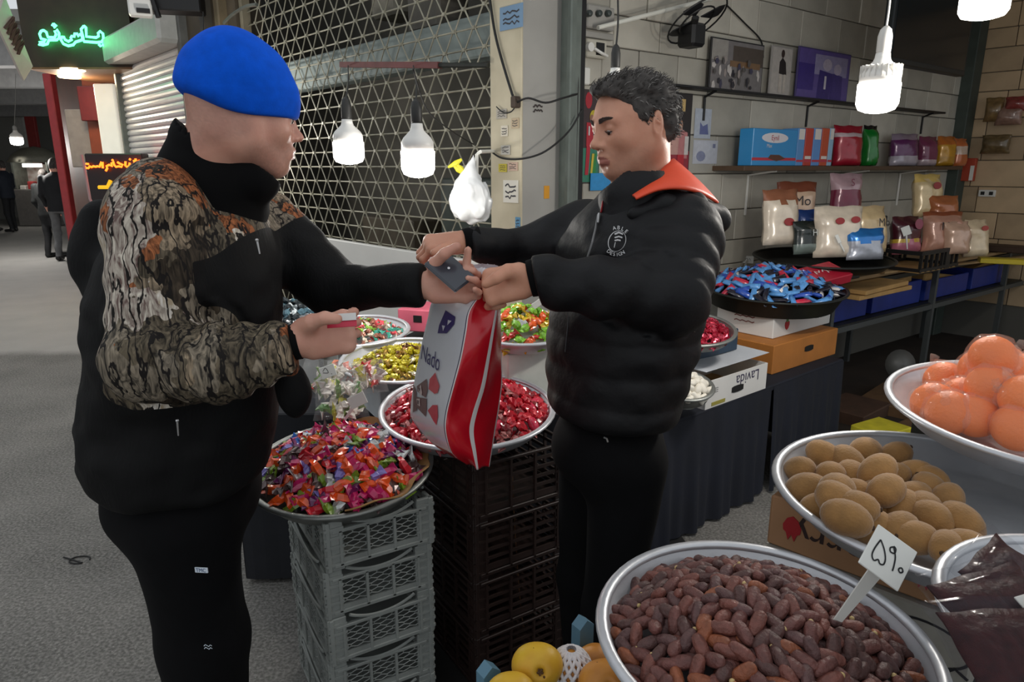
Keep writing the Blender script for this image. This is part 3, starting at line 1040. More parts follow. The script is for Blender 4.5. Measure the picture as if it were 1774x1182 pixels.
# far hanging bulb
def bulb(name, label, top, dia, hgt, glow, watt, cord_to, ribs=False, socket=(40, 40, 38), col=(1, .97, .93), neck=.36, pw_off=.0):
    """LED lamp hanging: top = point where the socket meets the bulb cap"""
    top = Vector(top)
    t = thing(name, label, 'light bulb', top - Vector((0, 0, hgt)), group='hanging LED bulbs')
    r = dia / 2
    h1 = hgt * .5
    q = MB(); q.lathe([(r * .34, hgt), (r * .36, hgt * .93), (r * .42, hgt * .87), (r * .82, hgt * .74), (r * .96, hgt * .66), (r * .97, h1), (0, h1)], 28); q.build('housing', pbr('bulb_housing', (236, 234, 228), .4), t, smooth=True)
    if ribs:
        q = MB()
        for k in range(22):
            a = 2 * math.pi * k / 22
            M = rotz(a)
            q.box(M @ Vector((r * .80, 0, hgt * .70)), (r * .36, .003, hgt * .2), M)
        q.build('cooling_ribs', pbr('bulb_rib', (214, 212, 206), .45), t)
    q = MB(); q.lathe([(0, 0), (r * .5, .004), (r * .86, hgt * .07), (r, hgt * .17), (r * 1.01, h1), (0, h1)], 28)
    q.build('diffuser', pbr('bulb_glow_%s' % ('big' if ribs else 'std'), (255, 252, 246), .4, emit=(255, 250, 242), estr=glow), t, smooth=True)
    q = MB(); q.lathe([(r * .30, hgt), (r * .34, hgt + .005), (r * .34, hgt + .05), (r * .26, hgt + .07), (r * .1, hgt + .08)], 16); q.build('socket', pbr('socket_%d' % socket[0], socket, .5), t, smooth=True)
    c = Vector(cord_to) - t.location
    q = MB(); q.tube(smooth_path([(0, 0, hgt + .07), Vector((0, 0, hgt + .07)).lerp(c, .4) + Vector((.006, 0, -.0)), c], 5), .0035, 6); q.build('cord', pbr('cord_%d' % socket[0], socket, .6), t)
    if watt:
        l = lamp('bulb_lamp', t.location - Vector((0, 0, .085)), watt, .05, col)
    return t

# ================================================================== LAMPS OF THE STALL
bulb('led_bulb', 'smaller lit LED bulb hanging nearest the blue beanie, before the grille', W(601, 207, 2.7), .115, .165, 9, 6.5, WP(603, 114, ST(0, .07, 0), _n))
bulb('led_bulb', 'lit LED bulb hanging before the grille, beside the white plastic bag', W(722, 214, 2.5), .118, .185, 9, 6.5, WP(716, 114, ST(0, .07, 0), _n))
bulb('led_bulb', 'large ribbed LED bulb hanging before the dark wall board in the stall', W(1530, 92, 2.35), .126, .185, 9, 17, W(1545, -90, 2.4), ribs=True, socket=(214, 212, 206), col=(1, .95, .88))
bulb('led_bulb', 'lit LED bulb cut off by the top edge above the stall', W(1716, -62, 2.2), .13, .15, 9, 17, W(1716, -220, 2.2), socket=(215, 212, 206), col=(1, .95, .88))
bulb('led_bulb', 'unlit bulb in a dark holder hanging behind the shopkeeper hair', W(1066, 118, 2.65), .10, .14, 0.0, 0, W(1069, -40, 2.65)) 
bulb('led_bulb', 'unseen lit bulb added behind the blue beanie to brighten the white shutter', W(352, 150, 5.0), .12, .18, 9, 30, W(352, 20, 5.0))  # assumed lamp, hidden from view, added to brighten the shutter
bulb('led_bulb', 'round glowing lamp far down the street above the kiosk', W(26, 226, 12.0), .19, .24, 9, 100, W(27, 128, 12.0), socket=(150, 150, 146))
for o in list(bpy.data.objects):
    if o.name.startswith('led_bulb') and o.get('label', '').startswith('unlit'):
        for ch in o.children:
            if ch.name.startswith('diffuser'):
                me = ch.data; me.materials.clear(); me.materials.append(pbr('unlit_bulb', (206, 206, 200), .35))

# ================================================================== MATERIALS OF GOODS
M_alu = pbr('beaten_aluminium', (204, 206, 210), .36, .5, var=.1, scale=8, bump=.05, bscale=60)
M_alu_dull = pbr('dull_aluminium', (140, 142, 138), .45, .75, var=.15, scale=8, bump=.06, bscale=40)
M_tray_dark = pbr('blackened_tray', (44, 46, 44), .45, .6, var=.2, scale=8)


def tilt_m(tilt, az):
    """rotation leaning the up axis by tilt towards heading az (0 = +x)"""
    ax = Vector((-math.sin(az), math.cos(az), 0))
    return Matrix.Rotation(tilt, 3, ax)


def tray(name, label, c, r, depth=.05, tilt=0, az=-math.pi / 2, mat=None, group=None, n=48):
    mat = mat or M_alu
    T = tilt_m(tilt, az)
    o = thing(name, label, 'tray', Vector(c) - T @ Vector((0, 0, depth)), group=group, rot=T.to_euler())
    q = MB()
    q.lathe([(0, 0), (r * .80, 0), (r * .85, .004), (r * .965, depth - .006), (r * .985, depth), (r * .985, depth - .0025), (r * .968, depth - .009), (r * .853, .0015), (r * .8, -.003), (0, -.003)], n)
    q.build('pan', mat, o, auto=R_(40))
    q = MB(); pts = [(r * .985 * math.cos(2 * math.pi * k / n), r * .985 * math.sin(2 * math.pi * k / n), depth) for k in range(n + 1)]
    rr = .0065
    prof = []
    vs, fs = [], []
    m = 8
    for k in range(n):
        a = 2 * math.pi * k / n
        for j in range(m):
            b = 2 * math.pi * j / m
            R = r * .99 + rr * 1.5 * math.cos(b)
            vs.append((R * math.cos(a), R * math.sin(a), depth + rr * math.sin(b)))
    for k in range(n):
        for j in range(m):
            fs.append([k * m + j, ((k + 1) % n) * m + j, ((k + 1) % n) * m + (j + 1) % m, k * m + (j + 1) % m])
    q.add(vs, fs); q.build('rim', mat, o, smooth=True)
    return o, T


def ring_loft(rings, n=6, twist=0.0, bend=0.0):
    """rings: (x, half width y, half height z)"""
    vs, fs = [], []
    m = len(rings)
    for i, (x, ry, rz) in enumerate(rings):
        a0 = twist * (i / (m - 1) - .5)
        for k in range(n):
            a = 2 * math.pi * (k + .5) / n
            y, z = ry * math.cos(a), rz * math.sin(a)
            vs.append((x, y * math.cos(a0) - z * math.sin(a0), y * math.sin(a0) + z * math.cos(a0) + bend * (x * x)))
    for i in range(m - 1):
        for k in range(n):
            k2 = (k + 1) % n
            fs.append([i * n + k, i * n + k2, (i + 1) * n + k2, (i + 1) * n + k])
    fs.append([k for k in range(n)][::-1]); fs.append([(m - 1) * n + k for k in range(n)])
    return vs, fs


def shape(kind):
    vs, fs = shape0(kind)
    if kind in ('date', 'pillow', 'bar'): return vs, fs
    R = random.Random(kind)
    return [(x + R.uniform(-.03, .03), y + R.uniform(-.045, .045), z + R.uniform(-.035, .035)) for x, y, z in vs], fs


def shape0(kind):
    if kind == 'twist':
        return ring_loft([(-.5, .3, .05), (-.34, .12, .08), (-.26, .24, .18), (-.1, .31, .25), (.1, .31, .25), (.26, .24, .18), (.34, .12, .08), (.5, .3, .05)], 7, .6)
    if kind == 'flow':
        return ring_loft([(-.5, .23, .015), (-.36, .19, .04), (-.24, .19, .13), (0, .21, .17), (.24, .19, .13), (.36, .19, .04), (.5, .23, .015)], 6, .9, .25)
    if kind == 'bow':
        return ring_loft([(-.5, .33, .02), (-.2, .17, .11), (-.12, .25, .18), (.12, .25, .18), (.2, .17, .11), (.5, .33, .02)], 6, 1.2, .2)
    if kind == 'bar':
        return ring_loft([(-.5, .19, .012), (-.42, .18, .03), (-.38, .17, .11), (.38, .17, .11), (.42, .18, .03), (.5, .19, .012)], 8, .15)
    if kind == 'pillow':
        return ring_loft([(-.5, .2, .03), (-.38, .3, .18), (0, .36, .27), (.38, .3, .18), (.5, .2, .03)], 8)
    if kind == 'date':
        return ring_loft([(-.5, .06, .06), (-.46, .15, .13), (-.36, .225, .20), (-.1, .262, .24), (.2, .25, .232), (.38, .19, .18), (.47, .11, .10), (.5, .04, .04)], 9)


_SH = {}


def shape_mesh(kind, size, mat, name):
    key = (kind, round(size, 4), mat.name)
    if key not in _SH:
        vs, fs = shape(kind)
        me = raw_mesh(name, [(x * size, y * size, z * size) for x, y, z in vs], fs, kind in ('date', 'pillow', 'bar'))
        me.materials.append(mat)
        _SH[key] = me
    return _SH[key]


def heap(c, T, r, hgt, kinds, n, sep, name, cat, group, seed=1, layer=.32, zoff=0.0, stuff_n=0, stuff_label=None, prof=1.6, tiltr=.5, ell=(1, 1), shift=(0, 0), cap=300, edge_h=0.0):
    """kinds: list of (weight, shape, size, material, label); pieces lie on a mound of radius r, height hgt around c (plane T)"""
    R = random.Random(seed)
    pts = []
    tries = 0
    def H(x, y):
        q = min(1, math.sqrt((x / ell[0]) ** 2 + (y / ell[1]) ** 2) / r)
        return edge_h + hgt * (1 - q ** prof)
    grid = {}
    while len(pts) < n and tries < n * 60:
        tries += 1
        a = R.random() * 2 * math.pi; q = math.sqrt(R.random()) * r
        x, y = q * math.cos(a) * ell[0], q * math.sin(a) * ell[1]
        key = (int(x // sep), int(y // sep))
        ok = True
        for i in (-1, 0, 1):
            for j in (-1, 0, 1):
                for (X, Y) in grid.get((key[0] + i, key[1] + j), ()):
                    if (X - x) ** 2 + (Y - y) ** 2 < sep * sep: ok = False
        if ok:
            grid.setdefault(key, []).append((x, y)); pts.append((x, y))
    tot = sum(k[0] for k in kinds)
    def pick():
        v = R.random() * tot
        for k in kinds:
            v -= k[0]
            if v <= 0: return k
        return kinds[-1]
    def pose(x, y, dz, size):
        e = sep * .5
        nx, ny = -(H(x + e, y) - H(x - e, y)) / (2 * e), -(H(x, y + e) - H(x, y - e)) / (2 * e)
        B = basis(Vector((nx, ny, 1)), (math.cos(R.random() * 6.283), math.sin(R.random() * 6.283), 0))
        Rx = Matrix.Rotation(R.uniform(-tiltr, tiltr), 3, 'Y') @ Matrix.Rotation(R.uniform(-1, 1) * tiltr * 1.6, 3, 'X')
        M = T @ B @ Rx
        p = Vector(c) + T @ Vector((x + shift[0], y + shift[1], H(x, y) + zoff + dz * size + R.uniform(0, .12) * size))
        return M, p
    out = []
    pts.sort(key=lambda p: p[1])
    extra = pts[cap:]
    for x, y in pts[:cap]:
        w, kd, size, mat, lab = pick()
        me = shape_mesh(kd, size, mat, name)
        M, p = pose(x, y, 0, size)
        o = bpy.data.objects.new(name, me); COL.objects.link(o)
        o.matrix_world = Matrix.Translation(p) @ M.to_4x4()
        tag(o, lab, cat, group); out.append(o)
    if stuff_n or extra:
        mb = MB(); mats = []
        lower = [(q[0], q[1], 0) for q in extra]
        for _ in range(stuff_n):
            a = R.random() * 2 * math.pi; q = math.sqrt(R.random()) * r * .70
            lower.append((q * math.cos(a) * ell[0], q * math.sin(a) * ell[1], -layer))
        for x, y, dz in lower:
            w, kd, size, mat, lab = pick()
            if mat not in mats: mats.append(mat)
            mb.cur = mats.index(mat)
            M, p = pose(x, y, dz, size)
            vs, fs = shape(kd)
            mb.add([Vector(v) * size for v in vs], fs, M, p)
        o = mb.build(name + '_layer', mats, smooth=name == 'date', normals=False)
        tag(o, stuff_label, cat, group, 'stuff')
    return out


def carton(name, label, corners, h, mat, inner=None, open_top=False, group=None, cat='carton', th=.005, depth=None, z=None):
    """corners: front-left and front-right base points (world); box extends behind them by depth"""
    a, b = Vector(corners[0]), Vector(corners[1])
    if z is not None: a.z = b.z = z
    d = (b - a); L = d.length; d.normalize()
    back = Vector((-d.y, d.x, 0))
    o = thing(name, label, cat, a + d * L / 2 + back * depth / 2, math.atan2(d.y, d.x), group)
    q = MB()
    if not open_top:
        q.box((0, 0, h / 2), (L, depth, h), bev=.004)
        q.build('box_body', mat, o)
    else:
        q.box((0, -depth / 2 + th / 2, h / 2), (L, th, h)); q.box((0, depth / 2 - th / 2, h / 2), (L, th, h))
        q.box((-L / 2 + th / 2, 0, h / 2), (th, depth - 2 * th, h)); q.box((L / 2 - th / 2, 0, h / 2), (th, depth - 2 * th, h))
        q.build('box_body', mat, o)
        q = MB(); q.box((0, 0, th), (L - 2 * th, depth - 2 * th, th)); q.build('box_floor', inner or mat, o)
    return o, L, depth


def face_M():
    """front face of a carton thing: x right, y up, z out (local)"""
    return Matrix(((1, 0, 0), (0, 0, -1), (0, 1, 0)))


def slot_hole(o, x, z, depth, w=.07, h=.022, mat=None):
    q = MB()
    pts = []
    for k in range(16):
        a = 2 * math.pi * k / 16
        pts.append((x + max(-1, min(1, math.cos(a) * 1.6)) * w / 2, z + math.sin(a) * h / 2))
    q.prism(pts, .002, face_M(), (0, -depth / 2 - .0005, 0))
    q.build('hand_hole', mat or pbr('hole_black', (10, 9, 8), .9), o)


# ================================================================== GREY CRATES WITH MIXED CANDY
def make_crate(name, label, loc, rz, L, D, Hh, mat, group, style='honey', cat='crate', arch=True):
    o = thing(name, label, cat, loc, rz, group)
    q0 = .022
    for sx in (-1, 1):
        for sy in (-1, 1):
            q = MB()
            x, y = sx * (L / 2 - q0 / 2), sy * (D / 2 - q0 / 2)
            q.box((x - sx * .012, y + sy * .003, Hh / 2), (.05, .012, Hh), bev=.002)
            q.box((x + sx * .003, y - sy * .012, Hh / 2), (.012, .05, Hh), bev=.002)
            for k in range(5):
                q.box((x - sx * .012, y + sy * .009, Hh * (.14 + .18 * k)), (.052, .006, .008))
                q.box((x + sx * .009, y - sy * .012, Hh * (.14 + .18 * k)), (.006, .052, .008))
            q.build('corner_post', mat, o)
    sides = [((0, -D / 2, 0), 0, L), ((0, D / 2, 0), math.pi, L), ((-L / 2, 0, 0), -math.pi / 2, D), ((L / 2, 0, 0), math.pi / 2, D)]
    for c, a, ln in sides:
        M = rotz(a)
        q = MB()
        w = ln - .08
        z0, z1 = Hh * .10, Hh * (.80 if arch else .94)
        q.box(M @ Vector((0, .004, z0)) + Vector(c), (w + .04, .012, .012), M, bev=.002)
        q.box(M @ Vector((0, .004, z0 + (z1 - z0) * .12)) + Vector(c), (w, .006, Hh * .1), M)
        q.box(M @ Vector((0, .004, z1)) + Vector(c), (w + .04, .012, .010), M, bev=.002)
        nr = max(2, int(w / .068))
        for k in range(nr + 1):
            q.box(M @ Vector((-w / 2 + w * k / nr, .003, (z0 + z1) / 2)) + Vector(c), (.007, .010, z1 - z0), M)
        if style == 'slat':
            for k in range(4):
                q.box(M @ Vector((0, .005, z0 + (z1 - z0) * (.3 + .18 * k))) + Vector(c), (w, .006, .010), M)
        q.build('side_frame', mat, o)
        if arch:
            q = MB(); pts = []
            for k in range(13):
                t = k / 12
                x = -w * .42 + w * .84 * t
                pts.append(M @ Vector((x, .002, z1 + .005 - Hh * .0 + Hh * .17 * abs(2 * t - 1) ** 2.2 - .0)) + Vector(c))
            q.tube(pts, .0045, 6); q.build('arched_lip', mat, o)
        if style == 'honey':
            q = MB(); rows = 6
            zz0, zz1 = z0 + (z1 - z0) * .26, z1 - .006
            hcell = (zz1 - zz0) / rows
            ncol = int(w / .0165)
            for rI in range(rows + 1):
                pts = []
                for k in range(ncol + 1):
                    x = -w / 2 + w * k / ncol
                    pts.append(M @ Vector((x, .004, zz0 + hcell * rI + (hcell * .24 if (k + rI) % 2 else -hcell * .24))) + Vector(c))
                q.tube(pts, .0016, 4, caps=False)
            for rI in range(rows):
                for k in range(ncol + 1):
                    if (k + rI) % 2:
                        x = -w / 2 + w * k / ncol
                        q.tube([M @ Vector((x, .004, zz0 + hcell * rI + hcell * .24)) + Vector(c), M @ Vector((x, .004, zz0 + hcell * (rI + 1) - hcell * .24)) + Vector(c)], .0016, 4, caps=False)
            lt = q.build('lattice', mat, o, normals=False); lt['kind'] = 'stuff'
    q = MB(); q.box((0, 0, .008), (L - .02, D - .02, .008)); q.build('crate_floor', mat, o)
    return o


def clone(o, loc, label=None, rz=None):
    c = copy_tree(o)
    c.location = loc
    if label: c['label'] = label
    if rz is not None: c.rotation_euler = (0, 0, rz)
    return c


M_crate = pbr('grey_crate_plastic', (138, 142, 138), .55, var=.16, scale=10)
tc_c = W(592, 806, 1.80)                      # rim centre of the mixed-candy tray
RZC = R_(30)
CH = .148
ct_z = tc_c.z - .055
stack_xy = tc_c + Vector((.03, .01, 0))
nC = 5
names_ = ('bottom crate of the grey stack under the mixed candy', 'second crate from the floor in the grey stack', 'middle crate of the grey stack under the mixed candy', 'second grey crate below the mixed candy tray', 'top grey crate directly under the mixed candy tray')
CHs = ct_z / nC
crate0 = None
for k in range(nC):
    loc = Vector((stack_xy.x + rng.uniform(-.006, .006), stack_xy.y + rng.uniform(-.006, .006), CHs * k))
    lab = 'grey honeycomb plastic crate, ' + names_[k]
    if crate0 is None:
        crate0 = make_crate('plastic_crate', lab, loc, RZC, .30, .40, CHs, M_crate, 'grey crates stacked under the mixed candy')
    else:
        clone(crate0, loc, lab, RZC + rng.uniform(-.02, .02))
tC, TC = tray('candy_tray', 'metal tray heaped with mixed bright candy on the grey crates', tc_c, .252, .05, R_(7), mat=M_alu_dull, group='round metal trays of candy')
wrap = lambda nm, c, rough=.28, metal=.0: pbr('wrapper_' + nm, c, rough, metal, var=.18, scale=60, coat=.4)
g = 'mixed candy on the grey crates'
mixk = [(4.5, 'flow', .07, wrap('orange', (226, 84, 30)), 'shiny orange-wrapped candy in the mixed heap on grey crates'),
        (4, 'flow', .07, wrap('magenta', (190, 28, 96)), 'magenta-wrapped candy in the mixed heap on grey crates'),
        (3, 'bow', .062, wrap('plum', (108, 30, 92)), 'plum-wrapped candy in the mixed heap on grey crates'),
        (1.2, 'bow', .06, wrap('lilac', (128, 116, 190)), 'lilac-wrapped candy in the mixed heap on grey crates'),
        (2, 'bow', .064, wrap('green', (120, 150, 44)), 'green-wrapped candy in the mixed heap on grey crates'),
        (1.4, 'flow', .062, wrap('blue', (34, 104, 190)), 'bright blue-wrapped candy in the mixed heap on grey crates'),
        (3.2, 'bow', .064, wrap('brown', (84, 62, 60), .3, .4), 'dark brown-wrapped candy in the mixed heap on grey crates'),
        (1.2, 'bow', .066, wrap('silver', (196, 198, 196), .25, .5), 'silver-wrapped candy in the mixed heap on grey crates'),
        (1.5, 'flow', .066, wrap('crimson', (196, 34, 48)), 'crimson-wrapped candy in the mixed heap on grey crates')]
heap(tc_c, TC, .218, .085, mixk, 300, .0215, 'wrapped_candy', 'candy', g, seed=4, zoff=-.004, stuff_n=170, stuff_label='lower layer of mixed bright candy in the tray on grey crates', tiltr=.55, edge_h=.0)
# torn cardboard collar round the heap
q = MB()
def collar(u, v):
    a = R_(-75 + 175 * u) if True else 0
    rr = .205 + .045 * v + .006 * math.sin(u * 37)
    return tc_c + TC @ Vector((rr * math.cos(a), rr * math.sin(a), -.018 + .032 * v + .008 * v * math.sin(u * 23)))
q.sheet(collar, 40, 3)
q.build
o = q.build('cardboard_collar', pbr('kraft', (150, 112, 66), .8, var=.2, scale=14), normals=False)
so = o.modifiers.new('thick', 'SOLIDIFY'); so.thickness = .004
tag(o, 'torn kraft cardboard strip lining the mixed candy tray', 'cardboard')


def price_card(name, label, base, top, w, h, tiltz=0.0, marks=None, face=(0, -1, .25), spin=0.0, stick_w=.008, cat='price sign'):
    base, top = Vector(base), Vector(top)
    o = thing(name, label, cat, base)
    f = Vector(face).normalized()
    M = basis(f, (1, 0, 0))
    Mx = M @ Matrix.Rotation(spin, 3, 'Z')
    q = MB(); q.box(top, (w, h, .003), Mx, bev=.001); q.build('card', pbr('card_white', (222, 222, 216), .5), o, world=base)
    q = MB()
    d = (top - base); s = f.cross(d).normalized() * stick_w / 2
    q.add([base - s * .8, base + s * .8, top + s * 1.6, top - s * 1.6] + [p - f * .004 for p in (base - s * .8, base + s * .8, top + s * 1.6, top - s * 1.6)],
          [[0, 1, 2, 3], [7, 6, 5, 4], [0, 4, 5, 1], [1, 5, 6, 2], [2, 6, 7, 3], [3, 7, 4, 0]])
    q.build('stick', pbr('card_white', (222, 222, 216), .5), o, world=base)
    if marks:
        q = MB()
        for st in marks:
            stroke2(q, [p[:] for p in smooth_path([(x, y, 0) for x, y in st], 4)] if False else [(p.x, p.y) for p in smooth_path([Vector((x, y, 0)) for x, y in st], 4)], w * .035, M, top + f * .0022)
        q.build('handwriting', pbr('marker_ink', (24, 24, 28), .7), o, world=base)
    return o


price_card('price_sign', 'blank white price card standing behind the mixed candy heap', W(597, 728, 1.92), W(619, 694, 1.90), .052, .036, spin=R_(25))
mk = [[(-.016, .0), (-.008, .012), (.002, -.004), (-.016, -.004)], [(.012, -.006), (.014, -.008)]]
price_card('price_sign', 'white price card with black scribble behind the bagged candy', W(540, 668, 2.2), W(568, 644, 2.2), .052, .04, spin=R_(20), marks=mk)

# clear bags of assorted candy
def pouch_geo(w, h, d, nu=10, nv=10, crimp=.08, seed=0, belly=.5, flat_base=False):
    R = random.Random(seed)
    ph = [R.uniform(0, 6.28) for _ in range(6)]
    vs, fs = [], []
    def th(u, v):
        e = max(0.0, 1 - abs(2 * u - 1) ** 3.2)
        vv = v ** .5 if flat_base else max(0.0, 1 - abs(2 * min(max((v - .02) / .96, 0), 1) - 1) ** 3)
        t = (1 - max(0, (v - (1 - crimp - .15)) / .15)) if v > 1 - crimp - .15 else 1
        t = max(t, 0)
        if flat_base: vv = (1 - max(0, .12 - v) / .12 * .4)
        return d / 2 * e ** .6 * vv * t + .0012
    for side in (1, -1):
        for i in range(nu + 1):
            for j in range(nv + 1):
                u, v = i / nu, j / nv
                wob = .05 * d * (math.sin(u * 9 + ph[0] + v * 5) + math.sin(v * 13 + ph[1] + u * 4) + .8 * math.sin(u * 21 + v * 17 + ph[2]))
                t = th(u, v)
                ww = w * (1 - .07 * math.sin(math.pi * v)) * (1 + .02 * math.sin(v * 11 + ph[3]))
                y = -side * (t + wob * min(1, t / (d * .3)) * .6)
                vs.append(((u - .5) * ww, y, v * h + .012 * h * math.sin(u * 12 + ph[4]) * v))
    m = (nu + 1) * (nv + 1)
    for s in (0, 1):
        for i in range(nu):
            for j in range(nv):
                a = s * m + i * (nv + 1) + j
                f = [a, a + nv + 1, a + nv + 2, a + 1]
                fs.append(f if s == 0 else f[::-1])
    for i in range(nu):
        a = i * (nv + 1); fs.append([a, m + a, m + a + nv + 1, a + nv + 1][::-1])
        a = i * (nv + 1) + nv; fs.append([a, m + a, m + a + nv + 1, a + nv + 1])
    for j in range(nv):
        a = j; fs.append([a, m + a, m + a + 1, a + 1])
        a = nu * (nv + 1) + j; fs.append([a, m + a, m + a + 1, a + 1][::-1])
    return vs, fs


M_clear = pbr('clear_bag', (236, 236, 236), .1, alpha=.07, coat=.6)


def clear_bag(label, c, w, h, d, rot, cols, seed, nin=16):
    o = thing('candy_bag', label, 'bag of candy', c, rot=rot, group='clear bags of assorted candy')
    vs, fs = pouch_geo(w, h, d, seed=seed)
    q = MB(); q.add(vs, fs); q.build('film', M_clear, o, smooth=True)
    R = random.Random(seed)
    for k in range(nin):
        col = R.choice(cols)
        m = wrap('bag_%d_%d_%d' % col, col)
        me = shape_mesh('bow', .058, m, 'bagged_candy')
        b = bpy.data.objects.new('bagged_candy', me); COL.objects.link(b); b.parent = o
        b.location = (R.uniform(-.34, .34) * w, R.uniform(-.22, .22) * d, R.uniform(.15, .75) * h)
        b.rotation_euler = (R.uniform(0, 3), R.uniform(0, 3), R.uniform(0, 3))
    return o


bagc = [(206, 196, 186), (116, 150, 64), (206, 60, 62), (224, 218, 208), (90, 140, 60), (196, 190, 60), (214, 206, 196)]
clear_bag('clear bag of white and green candy lying behind the mixed candy heap', W(592, 726, 2.02), .17, .15, .08, (R_(-48), 0, R_(12)), bagc, 1, 22)
clear_bag('clear bag of candy with a red corner under the scribbled price card', W(548, 690, 2.18), .18, .16, .08, (R_(-52), 0, R_(-8)), bagc, 2, 22)
clear_bag('clear bag of candy with yellow and red wrappers beside the yellow candy tray', W(640, 682, 2.12), .13, .13, .07, (R_(-50), 0, R_(20)), [(196, 190, 60), (206, 52, 48), (220, 210, 200), (206, 196, 186)], 3, 16)
clear_bag('clear bag of candy with an orange band below the hand holding cards', W(590, 664, 2.36), .15, .1, .06, (R_(-55), 0, R_(-5)), [(222, 96, 50), (222, 110, 60), (214, 90, 46)], 4, 16)

q = MB(); q.box((.16, 1.72, .004), (1.36, 1.9, .008), rotz(R_(6)))  # added dark sheet: shade among the crates put into colour, plus dirty black floor
tag(q.build('floor_mat', pbr('grimy_black_shade', (22, 21, 20), .9, var=.4, scale=6)), 'grimy black sheet added to darken the shaded floor under the crates', 'mat')
# ================================================================== CANDY TABLE BEHIND
TZ = .70
TB = [W(470, 700, 2.42), W(1010, 700, 2.42)]
dtab = thing('display_table', 'dark cloth-covered table carrying the trays of candy before the grille', 'table', (-.38, 2.76, 0))
q = MB(); q.box((0, 0, TZ - .02), (1.30, .80, .04), bev=.005); q.build('table_top', pbr('dark_cloth', (26, 28, 34), .85, var=.2), dtab)
q = MB()
def skirt(u, v):
    per = [(-.65, -.40), (.65, -.40), (.65, .40), (-.65, .40), (-.65, -.40)]
    s = u * 4; i = min(int(s), 3); f = s - i
    x = per[i][0] * (1 - f) + per[i + 1][0] * f; y = per[i][1] * (1 - f) + per[i + 1][1] * f
    k = 1 + .012 * math.sin(u * 160) * v
    return Vector((x * k, y * k, (TZ - .02) * (1 - v) + .02 * v))
q.sheet(skirt, 120, 4); q.build('skirt', pbr('dark_cloth', (26, 28, 34), .85, var=.2), dtab, normals=False)

CARTS = []
def riser(px, py, z_top, Y, w, d, col, label, yaw=0.0, zb=TZ):
    p = W(px, py, Y)
    a = Vector((p.x - w / 2, p.y - d / 2, zb)); b = Vector((p.x + w / 2, p.y - d / 2, zb))
    if yaw:
        cc = Vector((p.x, p.y, zb)); a = cc + rotz(yaw) @ (a - cc); b = cc + rotz(yaw) @ (b - cc)
    o, L, dd = carton('carton', label, (a, b), z_top - zb, pbr('carton_%d_%d_%d' % col, col, .7, var=.1), depth=d, group='cartons under the candy trays')
    return o


def candy_tray(nm, label, px, py, Y, r, tilt, hgt, kinds, n, sep, group, seed, stuff_n, rcol, rlab, mat=None, dep=.045, hr=.85, cardb=True, stufflab=None):
    c = W(px, py, Y)
    o, T = tray('candy_tray', label, c, r, dep, R_(tilt), mat=mat or M_alu, group='round metal trays of candy')
    heap(c, T, r * hr, hgt, kinds, n, sep, nm, 'candy', group, seed=seed, zoff=-.03, stuff_n=stuff_n, stuff_label=stufflab)
    if rlab:
        riser(px, py, c.z - dep - .004 - r * math.sin(R_(tilt)) * .75, Y, r * 1.25, r * 1.1, rcol, rlab, yaw=R_(30))
    return c


gold = [(6, 'twist', .042, wrap('yellow', (186, 172, 24), .25, .3), 'yellow foil candy heaped in the tray beside the gift bag'),
        (3, 'bow', .04, wrap('gold', (176, 140, 60), .2, .8), 'gold foil candy heaped in the tray beside the gift bag'),
        (1.3, 'bow', .04, wrap('rust', (110, 70, 34), .25, .6), 'brown foil candy among the yellow candy'), (.8, 'bow', .036, wrap('silvergold', (214, 204, 170), .2, .8), 'pale silver foil candy among the yellow candy')]
candy_tray('foil_candy', 'metal tray of yellow foil candy behind the red and white bag', 700, 622, 2.45, .232, 5, .07, gold, 190, .021, 'yellow candy before the grille', 11, 100, (196, 200, 204), 'pale carton raising the yellow candy tray', mat=M_alu, hr=.80, stufflab='lower layer of yellow foil candy in the tray')
redk = [(6, 'twist', .056, wrap('red', (196, 26, 44), .22, .2), 'shiny red-wrapped candy heaped behind the gift bag'),
        (2, 'pillow', .046, wrap('pinkred', (214, 48, 78), .2), 'pinkish red candy heaped behind the gift bag'),
        (1.2, 'bow', .05, wrap('redsilver', (190, 120, 116), .2, .7), 'red and silver foil candy heaped behind the gift bag'),
        (3, 'twist', .052, wrap('darkred', (138, 16, 28), .25), 'dark red-wrapped candy heaped behind the gift bag')]
cR = W(810, 706, 2.05)
oR, TR = tray('candy_tray', 'metal tray of red-wrapped candy on the dark crates', cR, .272, .05, R_(6), mat=M_alu, group='round metal trays of candy')
heap(cR, TR, .245, .10, redk, 250, .025, 'red_candy', 'candy', 'red candy on the dark crates', seed=21, zoff=-.02, stuff_n=150, stuff_label='lower layer of red candy in the tray on dark crates')
pinkk = [(4, 'twist', .04, wrap('copper', (170, 110, 90), .25, .5), 'copper-coloured candy in the small mixed tray near the cards'),
         (2, 'bow', .04, wrap('rose', (214, 76, 84), .25), 'rose-coloured candy in the small mixed tray near the cards'),
         (1.6, 'bow', .04, wrap('teal', (60, 150, 130), .25), 'teal candy in the small mixed tray near the cards'),
         (2, 'bow', .04, wrap('cream', (216, 206, 184), .25), 'cream-coloured candy in the small mixed tray near the cards'), (1, 'bow', .04, wrap('leaf', (130, 170, 60), .25), 'leaf green candy in the small mixed tray near the cards')]
candy_tray('toffee_candy', 'metal tray of small copper and rose candy behind the yellow candy', 622, 572, 2.78, .205, 5, .065, pinkk, 130, .023, 'small mixed candy near the cards', 12, 60, (206, 204, 196), 'white carton raising the copper and rose candy tray', hr=.88, stufflab='lower layer of copper and rose candy in the tray')
